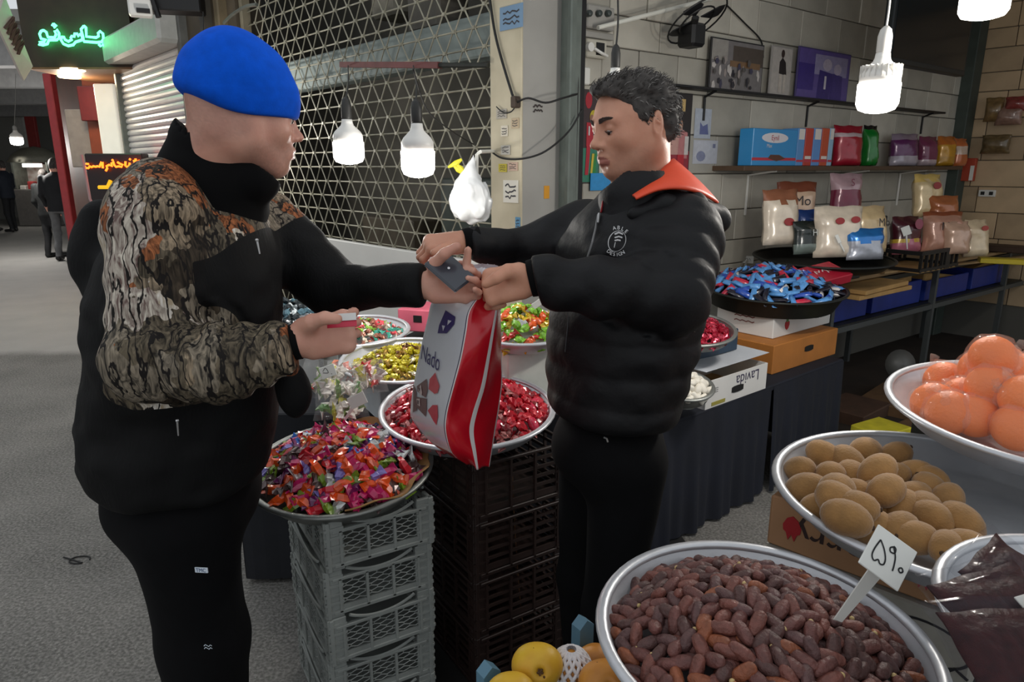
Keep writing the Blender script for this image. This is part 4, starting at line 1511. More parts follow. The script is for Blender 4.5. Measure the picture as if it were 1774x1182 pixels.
bwk = [(3, 'twist', .05, wrap('black', (26, 34, 38), .25), 'black-wrapped candy in the tray behind the outstretched sleeve'), (2, 'twist', .05, wrap('icewhite', (206, 214, 216), .25), 'white-wrapped candy in the tray behind the outstretched sleeve'),
       (1.5, 'twist', .05, wrap('slate', (70, 100, 112), .25), 'slate blue candy in the tray behind the outstretched sleeve')]
candy_tray('mint_candy', 'metal tray of black and white candy below the customer chest', 486, 545, 2.75, .19, 5, .085, bwk, 70, .03, 'black and white candy', 13, 30, (190, 190, 186), 'pale carton raising the black and white candy tray', stufflab='lower layer of black and white candy in the tray')
grk = [(4, 'twist', .05, wrap('lime', (120, 176, 50), .25), 'lime green candy in the tray beside the shopkeeper'), (2.4, 'twist', .05, wrap('flame', (222, 90, 34), .25), 'flame orange candy in the tray beside the shopkeeper'),
       (2, 'bow', .048, wrap('amber', (206, 170, 40), .25, .2), 'amber candy in the tray beside the shopkeeper'), (1, 'bow', .046, wrap('redo', (190, 44, 36), .25), 'scarlet candy in the tray beside the shopkeeper')]
cG = candy_tray('fruit_candy', 'metal tray of lime and orange candy between bag and shopkeeper', 905, 566, 2.42, .195, 6, .10, grk, 110, .026, 'lime and orange candy', 14, 60, (206, 208, 200), 'white and green carton under the lime and orange candy tray', stufflab='lower layer of lime and orange candy in the tray')
price_card('price_sign', 'pale price stick standing in the lime and orange candy', W(882, 562, 2.40), W(933, 525, 2.40), .05, .022, spin=R_(36))
# pink carton and dark one behind
a, b = W(690, 573, 3.0), W(752, 580, 2.95)
o, L, d = carton('carton', 'pink carton with a dark square hole behind the yellow candy', (a, b), .10, pbr('pink_carton', (206, 96, 116), .6, var=.15, scale=9), depth=.2, z=a.z, group='cartons under the candy trays')
q = MB(); q.box((.01, -d / 2 - .001, .06), (.04, .003, .03)); q.build('hand_hole', pbr('hole_black', (10, 9, 8), .9), o)
a, b = W(688, 592, 2.98), W(756, 600, 2.92)
carton('carton', 'black carton under the pink carton behind the yellow candy', (a - Vector((0, .0, .13)), b - Vector((0, 0, .13))), .15 , pbr('black_carton', (30, 28, 30), .6), depth=.22, z=a.z - .14)

# ================================================================== DARK BROWN CRATES UNDER THE RED CANDY
M_brown = pbr('brown_crate_plastic', (42, 28, 24), .5, var=.25)
nB = 4
bt = cR.z - .055 - .018
bx0 = None
nm = ('lowest of the dark brown crates under the red candy', 'second from the floor of the dark brown crates', 'third from the floor of the dark brown crates', 'topmost of the dark brown crates under the red candy')
for k in range(nB):
    loc = Vector((cR.x + .06, cR.y + .0, bt / nB * k))
    if bx0 is None: bx0 = make_crate('plastic_crate', 'slatted plastic crate, ' + nm[k], loc, R_(33), .34, .42, bt / nB, M_brown, 'dark brown crates', style='slat', arch=False)
    else: clone(bx0, loc, 'slatted plastic crate, ' + nm[k], R_(33) + rng.uniform(-.02, .02))
q = MB(); q.tube(smooth_path([W(887, 815, 1.93), W(891, 900, 1.92), W(897, 990, 1.92), W(905, 1075, 1.92), W(912, 1090, 1.90)]), .002, 5)
tag(q.build('twine', pbr('brown_twine', (110, 74, 44), .8)), 'thin brown twine hanging down the dark brown crates', 'string')

# ================================================================== TABLE WITH NAVY CLOTH, CARTONS AND CANDY
NZ = .56
A0, A1 = WZ(1128, 746, NZ), WZ(1462, 622, NZ)
dN = (A1 - A0); LN = dN.length; dN.normalize(); bN = Vector((-dN.y, dN.x, 0))
M_navy = pbr('navy_cloth', (11, 16, 30), .85, var=.25, scale=5)
ntab = thing('cloth_table', 'low table draped in a navy cloth behind the shopkeeper', 'table', A0 + dN * LN / 2 + bN * .4 - Vector((0, 0, NZ)), math.atan2(dN.y, dN.x))
q = MB(); q.box((0, 0, NZ - .015), (LN, .8, .03), bev=.006); q.build('table_top', M_navy, ntab)
for x0, x1 in ((-LN / 2, .08), (.1, LN / 2)):
    q = MB()
    def drape(u, v, x0=x0, x1=x1):
        k = .014 * math.sin(u * 26 + x0 * 9) * v + .01 * math.sin(u * 61) * v
        return Vector((x0 + (x1 - x0) * u, -.402 - k - .015 * v, (NZ - .01) * (1 - v) + .015 * v))
    q.sheet(drape, 60, 6); o = q.build('cloth_drape', M_navy, ntab, smooth=True, normals=False)
q = MB(); q.sheet(lambda u, v: Vector((LN / 2 + .004 + .01 * math.sin(u * 30) * v, -.4 + .8 * u, (NZ - .01) * (1 - v) + .015 * v)), 30, 4); q.build('cloth_drape', M_navy, ntab, smooth=True, normals=False)
q = MB(); q.sheet(lambda u, v: Vector((-LN / 2 - .004, -.4 + .8 * u, (NZ - .01) * (1 - v) + .015 * v)), 10, 4); q.build('cloth_drape', M_navy, ntab, normals=False)

M_wcard = pbr('white_card', (212, 210, 206), .6, var=.05, scale=6)
M_kraft = pbr('kraft_card', (176, 138, 84), .8, var=.12, scale=10)
M_orange_card = pbr('orange_kraft', (172, 108, 44), .7, var=.12, scale=8)
M_ink = pbr('print_black', (28, 28, 32), .6)
R180 = Matrix.Rotation(math.pi, 3, 'Z')


def ink(o, name, mat, fn):
    q = MB(); fn(q); return q.build(name, mat, o, normals=False)


# carton printed Lavida, standing on its head
a, b = WZ(1221, 711, NZ), WZ(1326, 673, NZ)
o, L, D = carton('carton', 'white carton printed Lavida upside down on the navy table', (a, b), .125, M_wcard, M_kraft, True, depth=.30, z=NZ, group='cartons on the navy table')
def f(q):
    text_on(q, 'Lavida', .075, face_M() @ R180, Vector((L * .16, -D / 2 - .001, .088)))
ink(o, 'lettering', pbr('print_violet', (46, 40, 70), .6), f)
slot_hole(o, 0.0, .05, D, .09, .032)
q = MB(); q.box((-L * .30, -D / 2 - .001, .016), (.10, .002, .016)); q.build('print_band', pbr('olive_print', (150, 140, 60), .6), o)
q = MB(); q.prism([(-.06, -.04), (.0, -.02), (.05, -.045), (.06, .0), (.03, .02), (.04, .05), (.0, .045), (-.02, .02), (-.05, .03)], .002, Matrix(((0, 0, -1), (-1, 0, 0), (0, 1, 0))), (-L / 2 - .001, 0, .06)); q.build('print_shape', pbr('violet_print', (70, 48, 100), .6), o)
ink(o, 'small_print', M_ink, lambda q: [stroke2(q, [(-L * .38 + k * .005, .085 - i * .009 + .001 * ((k * 7) % 3)) for k in range(7)], .0022, face_M(), Vector((0, -D / 2 - .001, 0))) for i in range(3)])
# kraft carton behind it, with the paper sheet
a, b = WZ(1226, 688, NZ) + bN * .22, WZ(1312, 655, NZ) + bN * .22
carton('carton', 'plain kraft carton behind the Lavida carton', (a, b), .16, M_kraft, depth=.28, z=NZ, group='cartons on the navy table')
q = MB(); pa = WZ(1225, 640, .722); q.sheet(lambda u, v: pa + dN * (.50 * u - .05) + bN * (.30 * v - .03) + Vector((0, 0, .004 + .012 * math.sin(u * 7) * v)), 10, 5)
o = q.build('paper_sheet', pbr('grey_paper', (190, 194, 200), .6, var=.05), normals=False); tag(o, 'grey-white paper sheet lying over the kraft carton', 'paper')
o.modifiers.new('thick', 'SOLIDIFY').thickness = .002
# narrow printed carton end at the seller's hip
a, b = WZ(1130, 748, NZ), WZ(1176, 727, NZ)
o, L, D = carton('carton', 'white carton end with black print next to the shopkeeper hip', (a, b), .075, M_wcard, depth=.2, z=NZ, group='cartons on the navy table')
ink(o, 'lettering', M_ink, lambda q: [stroke2(q, [(L * .1 + k * .008, .05 - i * .02 + .003 * ((k * 5) % 3 - 1)) for k in range(8)], .009, face_M(), Vector((0, -D / 2 - .001, 0))) for i in range(2)])
# orange-brown carton
a, b = WZ(1337, 650, NZ), WZ(1447, 614, NZ)
o, L, D = carton('carton', 'orange-brown carton with a black hand hole under the strawberry carton', (a, b), .15, M_orange_card, depth=.34, z=NZ, group='cartons on the navy table')
slot_hole(o, .02, .085, D, .085, .032)
a, b = WZ(1446, 610, NZ) + Vector((0, 0, 0)), WZ(1446, 610, NZ)
# white carton with strawberry, on the orange one
zW = NZ + .151
a, b = WZ(1338, 588, zW), WZ(1437, 560, zW)
o, L, D = carton('carton', 'white carton with a red strawberry print under the blue candy tray', (a, b), .125, M_wcard, depth=.34, z=zW, group='cartons on the navy table')
STRAW = [(0, -.5), (.28, -.35), (.45, -.05), (.42, .2), (.2, .32), (0, .26), (-.2, .32), (-.42, .2), (-.45, -.05), (-.28, -.35)]
q = MB(); q.prism([(x * .05, y * .06) for x, y in STRAW], .0015, face_M(), (-L * .28, -D / 2 - .0005, .06)); q.build('strawberry_print', pbr('print_red', (170, 34, 40), .6), o)
q = MB(); q.prism([(-.012, .012), (-.008, .034), (0, .018), (.006, .036), (.012, .012)], .0016, face_M(), (-L * .28, -D / 2 - .0006, .062)); q.build('leaf_print', pbr('print_green', (84, 130, 70), .6), o)
q = MB(); q.prism([(-.045, .015), (.04, .02), (.045, -.004), (-.01, -.02)], .0015, face_M(), (L * .08, -D / 2 - .0005, .085)); q.build('badge_print', pbr('print_maroon', (120, 56, 52), .6), o)
ink(o, 'small_print', pbr('print_grey', (110, 110, 112), .6), lambda q: [stroke2(q, [(L * .22 + k * .01, .07 - i * .018 + .002 * ((k * 5) % 3 - 1)) for k in range(9)], .003, face_M(), Vector((0, -D / 2 - .001, 0))) for i in range(2)])
ink(o, 'side_print', pbr('print_brownred', (120, 70, 66), .6), lambda q: [stroke2(q, [(-.06 + k * .012, .095 - i * .026 + .003 * ((k * 5) % 3 - 1)) for k in range(11)], .006, Matrix(((0, 0, -1), (-1, 0, 0), (0, 1, 0))), Vector((-L / 2 - .001, 0, 0))) for i in range(2)])
# tray of blue candy bars
zB = zW + .126 + .10
cB = WZ(1337, 496, zB)
oB, TBm = tray('candy_tray', 'dark metal tray of blue-wrapped candy bars on the strawberry carton', cB, .385, .095, R_(4), mat=M_tray_dark, group='round metal trays of candy')
barsk = [(6, 'bar', .10, wrap('sky', (86, 146, 206)), 'sky blue candy bar on the tray over the strawberry carton'), (3, 'bar', .10, wrap('cherry', (190, 40, 66)), 'cherry red candy bar on the tray over the strawberry carton'),
         (3.5, 'bar', .10, wrap('inkblack', (26, 24, 38)), 'black candy bar on the tray over the strawberry carton'), (2, 'bar', .10, wrap('cobalt', (40, 76, 166)), 'cobalt blue candy bar on the tray over the strawberry carton'), (.6, 'bar', .08, wrap('white', (214, 210, 206)), 'white candy bar on the tray over the strawberry carton')]
heap(cB, TBm, .335, .10, barsk, 190, .038, 'candy_bar', 'candy bar', 'blue candy bars', seed=31, layer=.0, zoff=-.008, stuff_n=40, stuff_label='lower layer of blue candy bars in the dark tray')
p = W(1424, 486, cB.y + .08)
o = thing('candy_carton', 'flat red carton with white lettering leaning on the blue candy bars', 'carton', p, rot=(R_(18), R_(-6), R_(28)))
q = MB(); q.box((0, 0, .03), (.26, .17, .055), bev=.004); q.build('box_body', pbr('crimson_card', (170, 28, 50), .45, var=.08), o)
ink(o, 'lettering', pbr('print_white', (222, 216, 212), .6), lambda q: [stroke2(q, [(x * .9, y) for x, y in s], .008, Matrix.Identity(3), Vector((-.02, .0, .0585))) for s in ([(-.06, -.01), (-.05, .02), (-.03, .0), (-.01, .02)], [(.0, .0), (.02, .02), (.04, 0), (.03, -.02)], [(.05, .02), (.075, .02), (.07, -.01), (.05, 0)])])
q = MB(); q.box((.131, .02, .03), (.003, .05, .03)); q.build('print_dot', pbr('print_maroon', (120, 56, 52), .6), o)
price_card('price_sign', 'small white card with red dots at the back of the blue candy bars', WZ(1290, 462, .93), WZ(1296, 450, .955), .075, .05, spin=R_(-4), marks=[[(-.02, 0), (-.01, .01), (0, .0)], [(.008, .01), (.016, -.006)]])
# navy carton and the foil-red candy
zD = NZ + .165
a, b = WZ(1178, 634, zD), WZ(1277, 606, zD)
o, L, D = carton('carton', 'dark teal carton under the tray of ruby foil candy', (a, b), .105, pbr('dark_teal_card', (30, 52, 72), .5, var=.1), depth=.26, z=zD, group='cartons on the navy table')
ink(o, 'lettering', pbr('print_pale', (170, 180, 190), .6), lambda q: [stroke2(q, [(L * .22 + k * .008, .078 - i * .03 + .004 * ((k * 5) % 3 - 1)) for k in range(5)], .005, face_M(), Vector((0, -D / 2 - .001, 0))) for i in range(2)])
zR = zD + .105 + .048
cD = WZ(1188, 568, zR)
oD, TD = tray('candy_tray', 'metal tray of ruby foil candy behind the shopkeeper elbow', cD, .215, .045, R_(8), mat=M_alu_dull, group='round metal trays of candy')
rubyk = [(5, 'twist', .05, wrap('ruby', (170, 26, 52), .18, .55), 'ruby foil candy heaped behind the shopkeeper elbow'), (2, 'twist', .05, wrap('rubylight', (206, 70, 92), .16, .6), 'light ruby foil candy heaped behind the shopkeeper elbow')]
heap(cD, TD, .19, .07, rubyk, 110, .027, 'bonbon', 'candy', 'ruby foil candy', seed=33, zoff=-.02, stuff_n=60, stuff_label='lower layer of ruby foil candy in the tray')
# bowl of white sweets
cW = WZ(1186, 668, .70)
oW, TWm = tray('sweets_bowl', 'small clear bowl of white sweets on the Lavida carton', cW, .115, .05, R_(14), mat=M_alu_dull)
whk = [(1, 'pillow', .05, pbr('white_sweet', (226, 220, 206), .6, var=.08), 'white sweet in the small bowl on the Lavida carton')]
heap(cW, TWm, .10, .06, whk, 42, .022, 'white_sweet', 'sweet', 'white sweets in the bowl', seed=35, zoff=-.015, stuff_n=20, stuff_label='lower layer of white sweets in the small bowl')
q = MB(); q.lathe([(.05, 0), (.05, .03), (.04, .035)], 16, c=cW - Vector((0, 0, .088))); tag(q.build('bowl_foot', M_alu_dull), 'round metal foot under the bowl of white sweets', 'stand')

# ================================================================== WOODEN COUNTER ALONG THE SIDE WALL
KZ = .90
k0 = SW(1270, 470); k0.z = 0
kT = (k0 - B0).dot(WD)
KL = SIDE_L + .75 - kT
kc = B0 + WD * (kT + KL / 2) + WN * .36
ctr = thing('shop_counter', 'long wooden counter on a steel frame along the stone wall', 'counter', kc, math.atan2(WD.y, WD.x))
M_ply = pbr('worn_plywood', (150, 122, 84), .6, var=.2, scale=3, aniso=(1, 8, 1))
q = MB(); q.box((0, 0, KZ - .012), (KL, .66, .024), bev=.004); q.build('counter_top', M_ply, ctr)
q = MB(); q.box((.1, -.30, KZ - .045), (KL * .75, .12, .012), Matrix.Rotation(R_(2), 3, 'Y')); q.build('cardboard_layer', pbr('counter_card', (168, 138, 96), .8, var=.15), ctr)
q = MB(); q.box((0, -.30, KZ - .05), (KL, .03, .03)); q.build('front_rail', M_darksteel, ctr)
q = MB(); q.box((0, -.30, KZ - .33), (KL, .03, .035)); q.build('lower_rail', pbr('grey_rail', (86, 90, 90), .5, .4), ctr)
for x in (-KL / 2 + .1, -KL * .12, KL * .22, KL / 2 - .1):
    q = MB(); q.box((x, -.30, (KZ - .03) / 2), (.035, .035, KZ - .03)); q.build('leg', pbr('grey_rail', (86, 90, 90), .5, .4), ctr)
    q = MB(); q.box((x, .28, (KZ - .03) / 2), (.035, .035, KZ - .03)); q.build('leg', pbr('grey_rail', (86, 90, 90), .5, .4), ctr)
q = MB(); q.box((0, 0, KZ - .31), (KL, .6, .012)); q.build('lower_shelf', M_darksteel, ctr)


def on_counter(px, py, off, z):
    p = WZ(px, py, z); return p


# blue trays under the top
for i, (pa, pb) in enumerate(((1442, 1500), (1506, 1590), (1594, 1668), (1672, 1724))):
    a, b = SW(pa, 545, .60), SW(pb, 540, .60)
    a.z = b.z = KZ - .30
    L = (b - a).length
    o = thing('storage_tub', 'deep blue plastic tub on the rail under the wooden counter, %s' % ('nearest the strawberry carton', 'second from the strawberry carton', 'third from the strawberry carton', 'farthest from the strawberry carton')[i], 'tub', (a + b) / 2 + Vector((0, 0, 0)) - WN * .12, math.atan2(WD.y, WD.x), 'blue tubs under the counter')
    q = MB(); M_tub = pbr('blue_tub', (28, 48, 128), .45, var=.15)
    hh = .15 + .02 * (i % 2)
    q.box((0, -.12, hh / 2), (L * .95, .012, hh), bev=.004); q.box((0, .12, hh / 2), (L * .95, .012, hh), bev=.004)
    q.box((-L * .47, 0, hh / 2), (.012, .24, hh)); q.box((L * .47, 0, hh / 2), (.012, .24, hh)); q.build('wall', M_tub, o)
    q = MB(); q.box((0, 0, .008), (L * .93, .24, .012)); q.build('tub_floor', M_tub, o)
    q = MB(); q.box((0, 0, hh * .75), (L * .8, .16, .10), Matrix.Rotation(R_(7 * (-1) ** i), 3, 'Y'), bev=.01); q.build('kraft_bundle', M_kraft, o)
# stack of flattened kraft cartons by the tray
a, b = SW(1448, 540, .72), SW(1530, 528, .72)
for k in range(2):
    z = WZ(1490, 548 - 16 * k, 1).z
    q = MB(); q.box((a + b) / 2 * 1 + Vector((0, 0, -(a + b).z / 2 + KZ - .075 + .03 * k)), ((b - a).length * (1.1 - .1 * k), .3, .026), rotz(math.atan2(WD.y, WD.x) + .05 * k), bev=.003)
    tag(q.build('flat_carton', M_kraft), 'flattened kraft carton, %s of the pair beside the red carton' % ('lower', 'upper')[k], 'carton', 'flattened cartons')


def pouch(label, px, py, Y, w, h, d, col, yaw=None, lean=8, seed=0, text=None, tcol=(40, 30, 30), patch=None, rough=.25, band=None, z=None, name='snack_pouch', tsize=.05, roll=0, topcol=None, group='snack pouches', tx=0, tz=.62, metal=.1, ps=1.28):
    p = W(px, py, Y) if z is None else WZ(px, py, z)
    w, h, d, tsize = w * ps, h * ps, d * ps, tsize * ps
    patch = [(a * ps, b * ps, c * ps, e * ps, f) for a, b, c, e, f in (patch or [])]; tx *= ps
    yaw = R_(15 + 8 * math.sin(seed * 2.3)) if yaw is None else yaw
    o = thing(name, label, 'snack pouch', p, rot=(R_(-lean), R_(roll), yaw), group=group)
    vs, fs = pouch_geo(w, h, d, seed=seed, flat_base=True)
    q = MB(); q.add(vs, fs)
    mats = [pbr('pouch_%d_%d_%d' % col, col, rough, metal, var=.12, scale=18, coat=.5)]
    for bz0, bz1, bc in (band or []):
        mats.append(pbr('pouch_%d_%d_%d' % bc, bc, rough, metal, var=.12, scale=18, coat=.5))
        for i, f in enumerate(q.f):
            zc = sum(q.v[k].z for k in f) / len(f) / h
            if bz0 <= zc < bz1: q.mi[i] = len(mats) - 1
    q.build('film', mats, o, smooth=True)
    if text:
        q = MB(); text_on(q, text, tsize, face_M(), Vector((tx, -d / 2 - .012, h * tz))); q.build('lettering', pbr('pouchink_%d_%d_%d' % tcol, tcol, .5), o)
    for (cx, cz, rx, rz, pc) in (patch or []):
        q = MB(); q.prism([(cx + rx * math.cos(2 * math.pi * k / 14), cz + rz * math.sin(2 * math.pi * k / 14)) for k in range(14)], .003, face_M(), (0, -d / 2 - .007, 0)); q.build('printed_badge', pbr('badge_%d_%d_%d' % pc, pc, .4), o)
    return o


# black tray on the counter with pouches
zK = KZ + .14
cK = WZ(1425, 446, zK)
oK, TK = tray('pouch_tray', 'blackened round tray of snack pouches on the wooden counter', cK, .40, .05, R_(2), mat=M_tray_dark)
q = MB(); q.box(cK + Vector((0, 0, -.09)) , (.36, .3, .07), rotz(math.atan2(WD.y, WD.x)), bev=.004); tag(q.build('riser_box', M_black), 'black box raising the tray of snack pouches', 'box')
yK = cK.y
BE = (222, 208, 188)
redb = (150, 40, 40)
pouch('tall cream pouch with brown top at the near end of the black tray', 1352, 424, yK - .1, .20, .25, .10, BE, seed=1, patch=[(-.0, .1, .028, .018, redb)], band=[(.75, 1.1, (150, 96, 70))])
pouch('cream and brown pouch printed Mo leaning on the stone wall', 1378, 408, yK + .2, .21, .26, .10, (206, 176, 150), seed=2, text='Mo', patch=[], band=[(.8, 1.1, (120, 64, 44))], tsize=.065)
pouch('black pouch with pale lettering in the middle of the black tray', 1400, 440, yK - .14, .17, .15, .08, (30, 38, 36), seed=3, text='HI', tcol=(196, 202, 200), band=[(0, .3, (110, 122, 116))], tsize=.04)
pouch('dark blue pouch behind the black pouch', 1404, 415, yK + .02, .18, .14, .08, (28, 58, 120), seed=4)
pouch('wide cream pouch with two red badges on the black tray', 1450, 446, yK - .16, .24, .23, .11, BE, seed=5, patch=[(-.03, .16, .022, .015, redb), (.045, .165, .022, .015, redb)])
pouch('golden cream pouch printed Mo behind the silver pouch', 1505, 438, yK + .02, .2, .22, .10, (210, 184, 140), seed=6, text='Mo', tsize=.055, tx=.03)
pouch('blue topped silver pouch at the front of the black tray', 1498, 450, yK - .2, .19, .14, .08, (176, 180, 190), seed=7, band=[(.55, 1.1, (40, 120, 196))], metal=.4)
q = MB(); q.box(W(1480, 405, yK + .30), (.5, .16, .22), rotz(math.atan2(WD.y, WD.x)), bev=.006); tag(q.build('display_box', M_black), 'black display box behind the cream pouches on the counter', 'box')
pouch('maroon topped white pouch standing on the black display box', 1464, 374, yK + .34, .18, .21, .09, (170, 140, 146), seed=8, band=[(0, .62, (112, 30, 58))], text='S', tcol=(110, 40, 60), tsize=.05, tz=.75)
# wire crate with pouches farther along
cb = WZ(1606, 466, KZ)
wc = thing('wire_crate', 'black open crate with upright bars holding pink pouches on the counter', 'crate', cb + bN * .1, math.atan2(WD.y, WD.x))
for sy in (-.17, .17):
    q = MB(); q.box((0, sy, .02), (.56, .02, .02)); q.box((0, sy, .13), (.56, .02, .025)); q.build('rail', M_black, wc)
for sx in (-.28, .28):
    q = MB(); q.box((sx, 0, .02), (.02, .36, .02)); q.box((sx, 0, .13), (.02, .36, .025)); q.build('rail', M_black, wc)
for k in range(8):
    for sy in (-.17, .17):
        q = MB(); q.box((-.27 + .077 * k, sy, .07), (.014 if k not in (5,) else .07, .018, .13)); q.build('bar', M_black, wc)
q = MB(); q.box((0, 0, .006), (.56, .34, .01)); q.build('crate_floor', M_kraft, wc)
yC = cb.y + .1
pouch('maroon pouch with pink print and a white card in the wire crate', 1568, 440, yC, .2, .2, .1, (74, 26, 38), seed=9, band=[(0, .35, (190, 110, 130)), (.35, .42, (206, 170, 60))], patch=[(.03, .155, .03, .028, (150, 70, 90))])
pouch('rose-brown pouch printed Mo in the wire crate', 1630, 438, yC + .02, .24, .22, .12, (190, 140, 118), seed=10, text='Mo', tsize=.06, band=[(.86, 1.1, (150, 80, 50))], tx=-.02)
pouch('pale brown pouch leaning out of the wire crate end', 1655, 440, yC - .05, .16, .17, .1, (206, 168, 144), seed=11)
pouch('cream gold pouch standing at the wall behind the wire crate', 1605, 376, yC + .35, .2, .24, .1, (220, 196, 150), seed=12, patch=[(.01, .17, .03, .02, redb)], band=[(.85, 1.1, (222, 190, 110))])
pouch('brown topped pouch beside the cream gold pouch', 1632, 392, yC + .28, .18, .17, .1, (176, 104, 62), seed=13)
pouch('cream pouch with red badge standing alone past the wire crate', 1688, 444, yC + .12, .17, .2, .1, (222, 200, 166), seed=14, patch=[(.0, .15, .026, .014, (170, 60, 50))])
price_card('price_sign', 'white price card stuck before the maroon pouch in the wire crate', W(1572, 432, yC - .12), W(1570, 400, yC - .12), .06, .06, spin=R_(20))
price_card('price_sign', 'white price stick across the wide cream pouch', W(1463, 436, yK - .26), W(1452, 414, yK - .26), .02, .05, spin=R_(25))
q = MB(); q.box(WZ(1736, 452, KZ + .02), (.28, .12, .035), rotz(math.atan2(WD.y, WD.x) - R_(62)), bev=.004); tag(q.build('flat_box', pbr('yellow_card', (200, 178, 40), .5, var=.1)), 'flat yellow box lying on the counter by the back wall', 'box')
q = MB(); q.box(WZ(1745, 436, KZ + .03) + Vector((.1, .25, 0)), (.5, .2, .05), rotz(math.atan2(-_u.y, -_u.x)), bev=.006); tag(q.build('timber_block', pbr('dark_timber', (64, 44, 30), .7, var=.2)), 'dark timber block along the back wall behind the yellow box', 'timber')

# under the counter
q = MB(); q.box(kc + WN * .2 + Vector((0, 0, .006)), (KL + .6, 1.7, .012), rotz(math.atan2(WD.y, WD.x))); tag(q.build('floor_sheet', pbr('grimy_brown_shade', (44, 34, 26), .9, var=.4, scale=3)), 'grimy brown cardboard sheet added to darken the shaded floor under the counter', 'floor covering')  # brown cardboard floor, coloured dark to stand in for shade under the counter
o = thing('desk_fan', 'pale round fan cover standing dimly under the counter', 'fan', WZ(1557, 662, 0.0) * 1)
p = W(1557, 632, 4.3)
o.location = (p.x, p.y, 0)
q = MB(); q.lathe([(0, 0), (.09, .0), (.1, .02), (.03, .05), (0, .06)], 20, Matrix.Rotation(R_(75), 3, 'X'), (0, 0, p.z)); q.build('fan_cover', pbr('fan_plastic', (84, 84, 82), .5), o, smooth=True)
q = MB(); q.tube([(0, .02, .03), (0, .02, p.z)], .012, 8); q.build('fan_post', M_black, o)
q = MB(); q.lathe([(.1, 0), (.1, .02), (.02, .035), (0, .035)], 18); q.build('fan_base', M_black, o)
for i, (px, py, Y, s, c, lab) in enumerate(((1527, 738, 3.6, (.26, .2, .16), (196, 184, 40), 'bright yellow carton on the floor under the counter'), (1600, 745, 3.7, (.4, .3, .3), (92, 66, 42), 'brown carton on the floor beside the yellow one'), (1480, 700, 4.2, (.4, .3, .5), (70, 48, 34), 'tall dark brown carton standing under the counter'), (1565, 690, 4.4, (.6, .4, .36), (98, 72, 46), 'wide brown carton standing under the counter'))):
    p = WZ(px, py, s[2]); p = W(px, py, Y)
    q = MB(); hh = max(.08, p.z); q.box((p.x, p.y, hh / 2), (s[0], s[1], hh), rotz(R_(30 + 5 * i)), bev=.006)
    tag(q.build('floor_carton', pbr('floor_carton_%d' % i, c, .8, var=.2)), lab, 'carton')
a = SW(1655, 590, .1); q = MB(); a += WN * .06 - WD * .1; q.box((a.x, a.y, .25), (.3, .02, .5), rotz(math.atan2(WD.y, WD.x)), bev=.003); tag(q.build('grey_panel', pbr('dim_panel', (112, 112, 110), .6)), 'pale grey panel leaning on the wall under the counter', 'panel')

# ================================================================== ON THE SIDE WALL
M_shelfb = pbr('brown_shelf', (86, 66, 48), .6, var=.15)
def wall_shelf(name, label, pxa, pya, pxb, pyb, dep, th, mat, brackets, bl):
    a, b = SW(pxa, pya, dep), SW(pxb, pyb, dep)
    z = (a.z + b.z) / 2
    a.z = b.z = z
    c = (a + b) / 2 - WN * dep / 2
    o = thing(name, label, 'shelf', c, math.atan2(WD.y, WD.x))
    q = MB(); q.box((0, 0, -th / 2), ((b - a).length, dep, th), bev=.002); q.build('shelf_board', mat, o)
    L = (b - a).length
    for f in brackets:
        q = MB(); x = (f - .5) * L
        q.tube([(x, -dep * .4, -th), (x, dep / 2 - .012, -th - .03), (x, dep / 2 - .012, -bl)], .009, 6); q.build('bracket', mat if bl < .3 else M_white, o)
    return o, z


so1, z1 = wall_shelf('photo_ledge', 'thin black ledge of framed photographs high on the stone wall', 1160, 155, 1640, 187, .10, .014, M_black, (.12, .44, .94), .18)
so2, z2 = wall_shelf('wall_shelf', 'brown wall shelf of blue boxes and snack bags', 1290, 283, 1668, 291, .24, .03, M_shelfb, (.12, .5, .8), .32)


def framed(label, pxa, pya, pxb, pyb, off, mats_fn, frame=(20, 20, 22), th=.012, name='framed_photo', cat='photograph', group=None, border=.008):
    a, b = SW(pxa, pyb, off), SW(pxb, pya, off)
    w = (b - a).dot(WD); h = abs(SW((pxa + pxb) / 2, pya, off).z - SW((pxa + pxb) / 2, pyb, off).z)
    c = SW((pxa + pxb) / 2, pyb, off)
    o = thing(name, label, cat, c, group=group)
    ctr_ = c + Vector((0, 0, h / 2))
    q = MB(); q.box(ctr_, (w, h, th), MSW, bev=.002); q.build('frame', pbr('frame_%d_%d_%d' % frame, frame, .5), o, world=c)
    mats_fn(o, c, ctr_ + WN * (th / 2 + .0008), w - border * 2, h - border * 2)
    return o


def flat(o, world, ctr_, polys, w, h, layer=.0005):
    """polys: list of (colour, [(x,y) in -.5...5])"""
    for k, (col, pg) in enumerate(polys):
        q = MB(); n = len(pg)
        q.add([(x * w, y * h, 0) for x, y in pg], [list(range(n))], MSW, ctr_ + WN * layer * k)
        q.build('printed_patch', pbr('print_%d_%d_%d' % col, col, .4, var=.1, scale=30), o, world=world, normals=False)


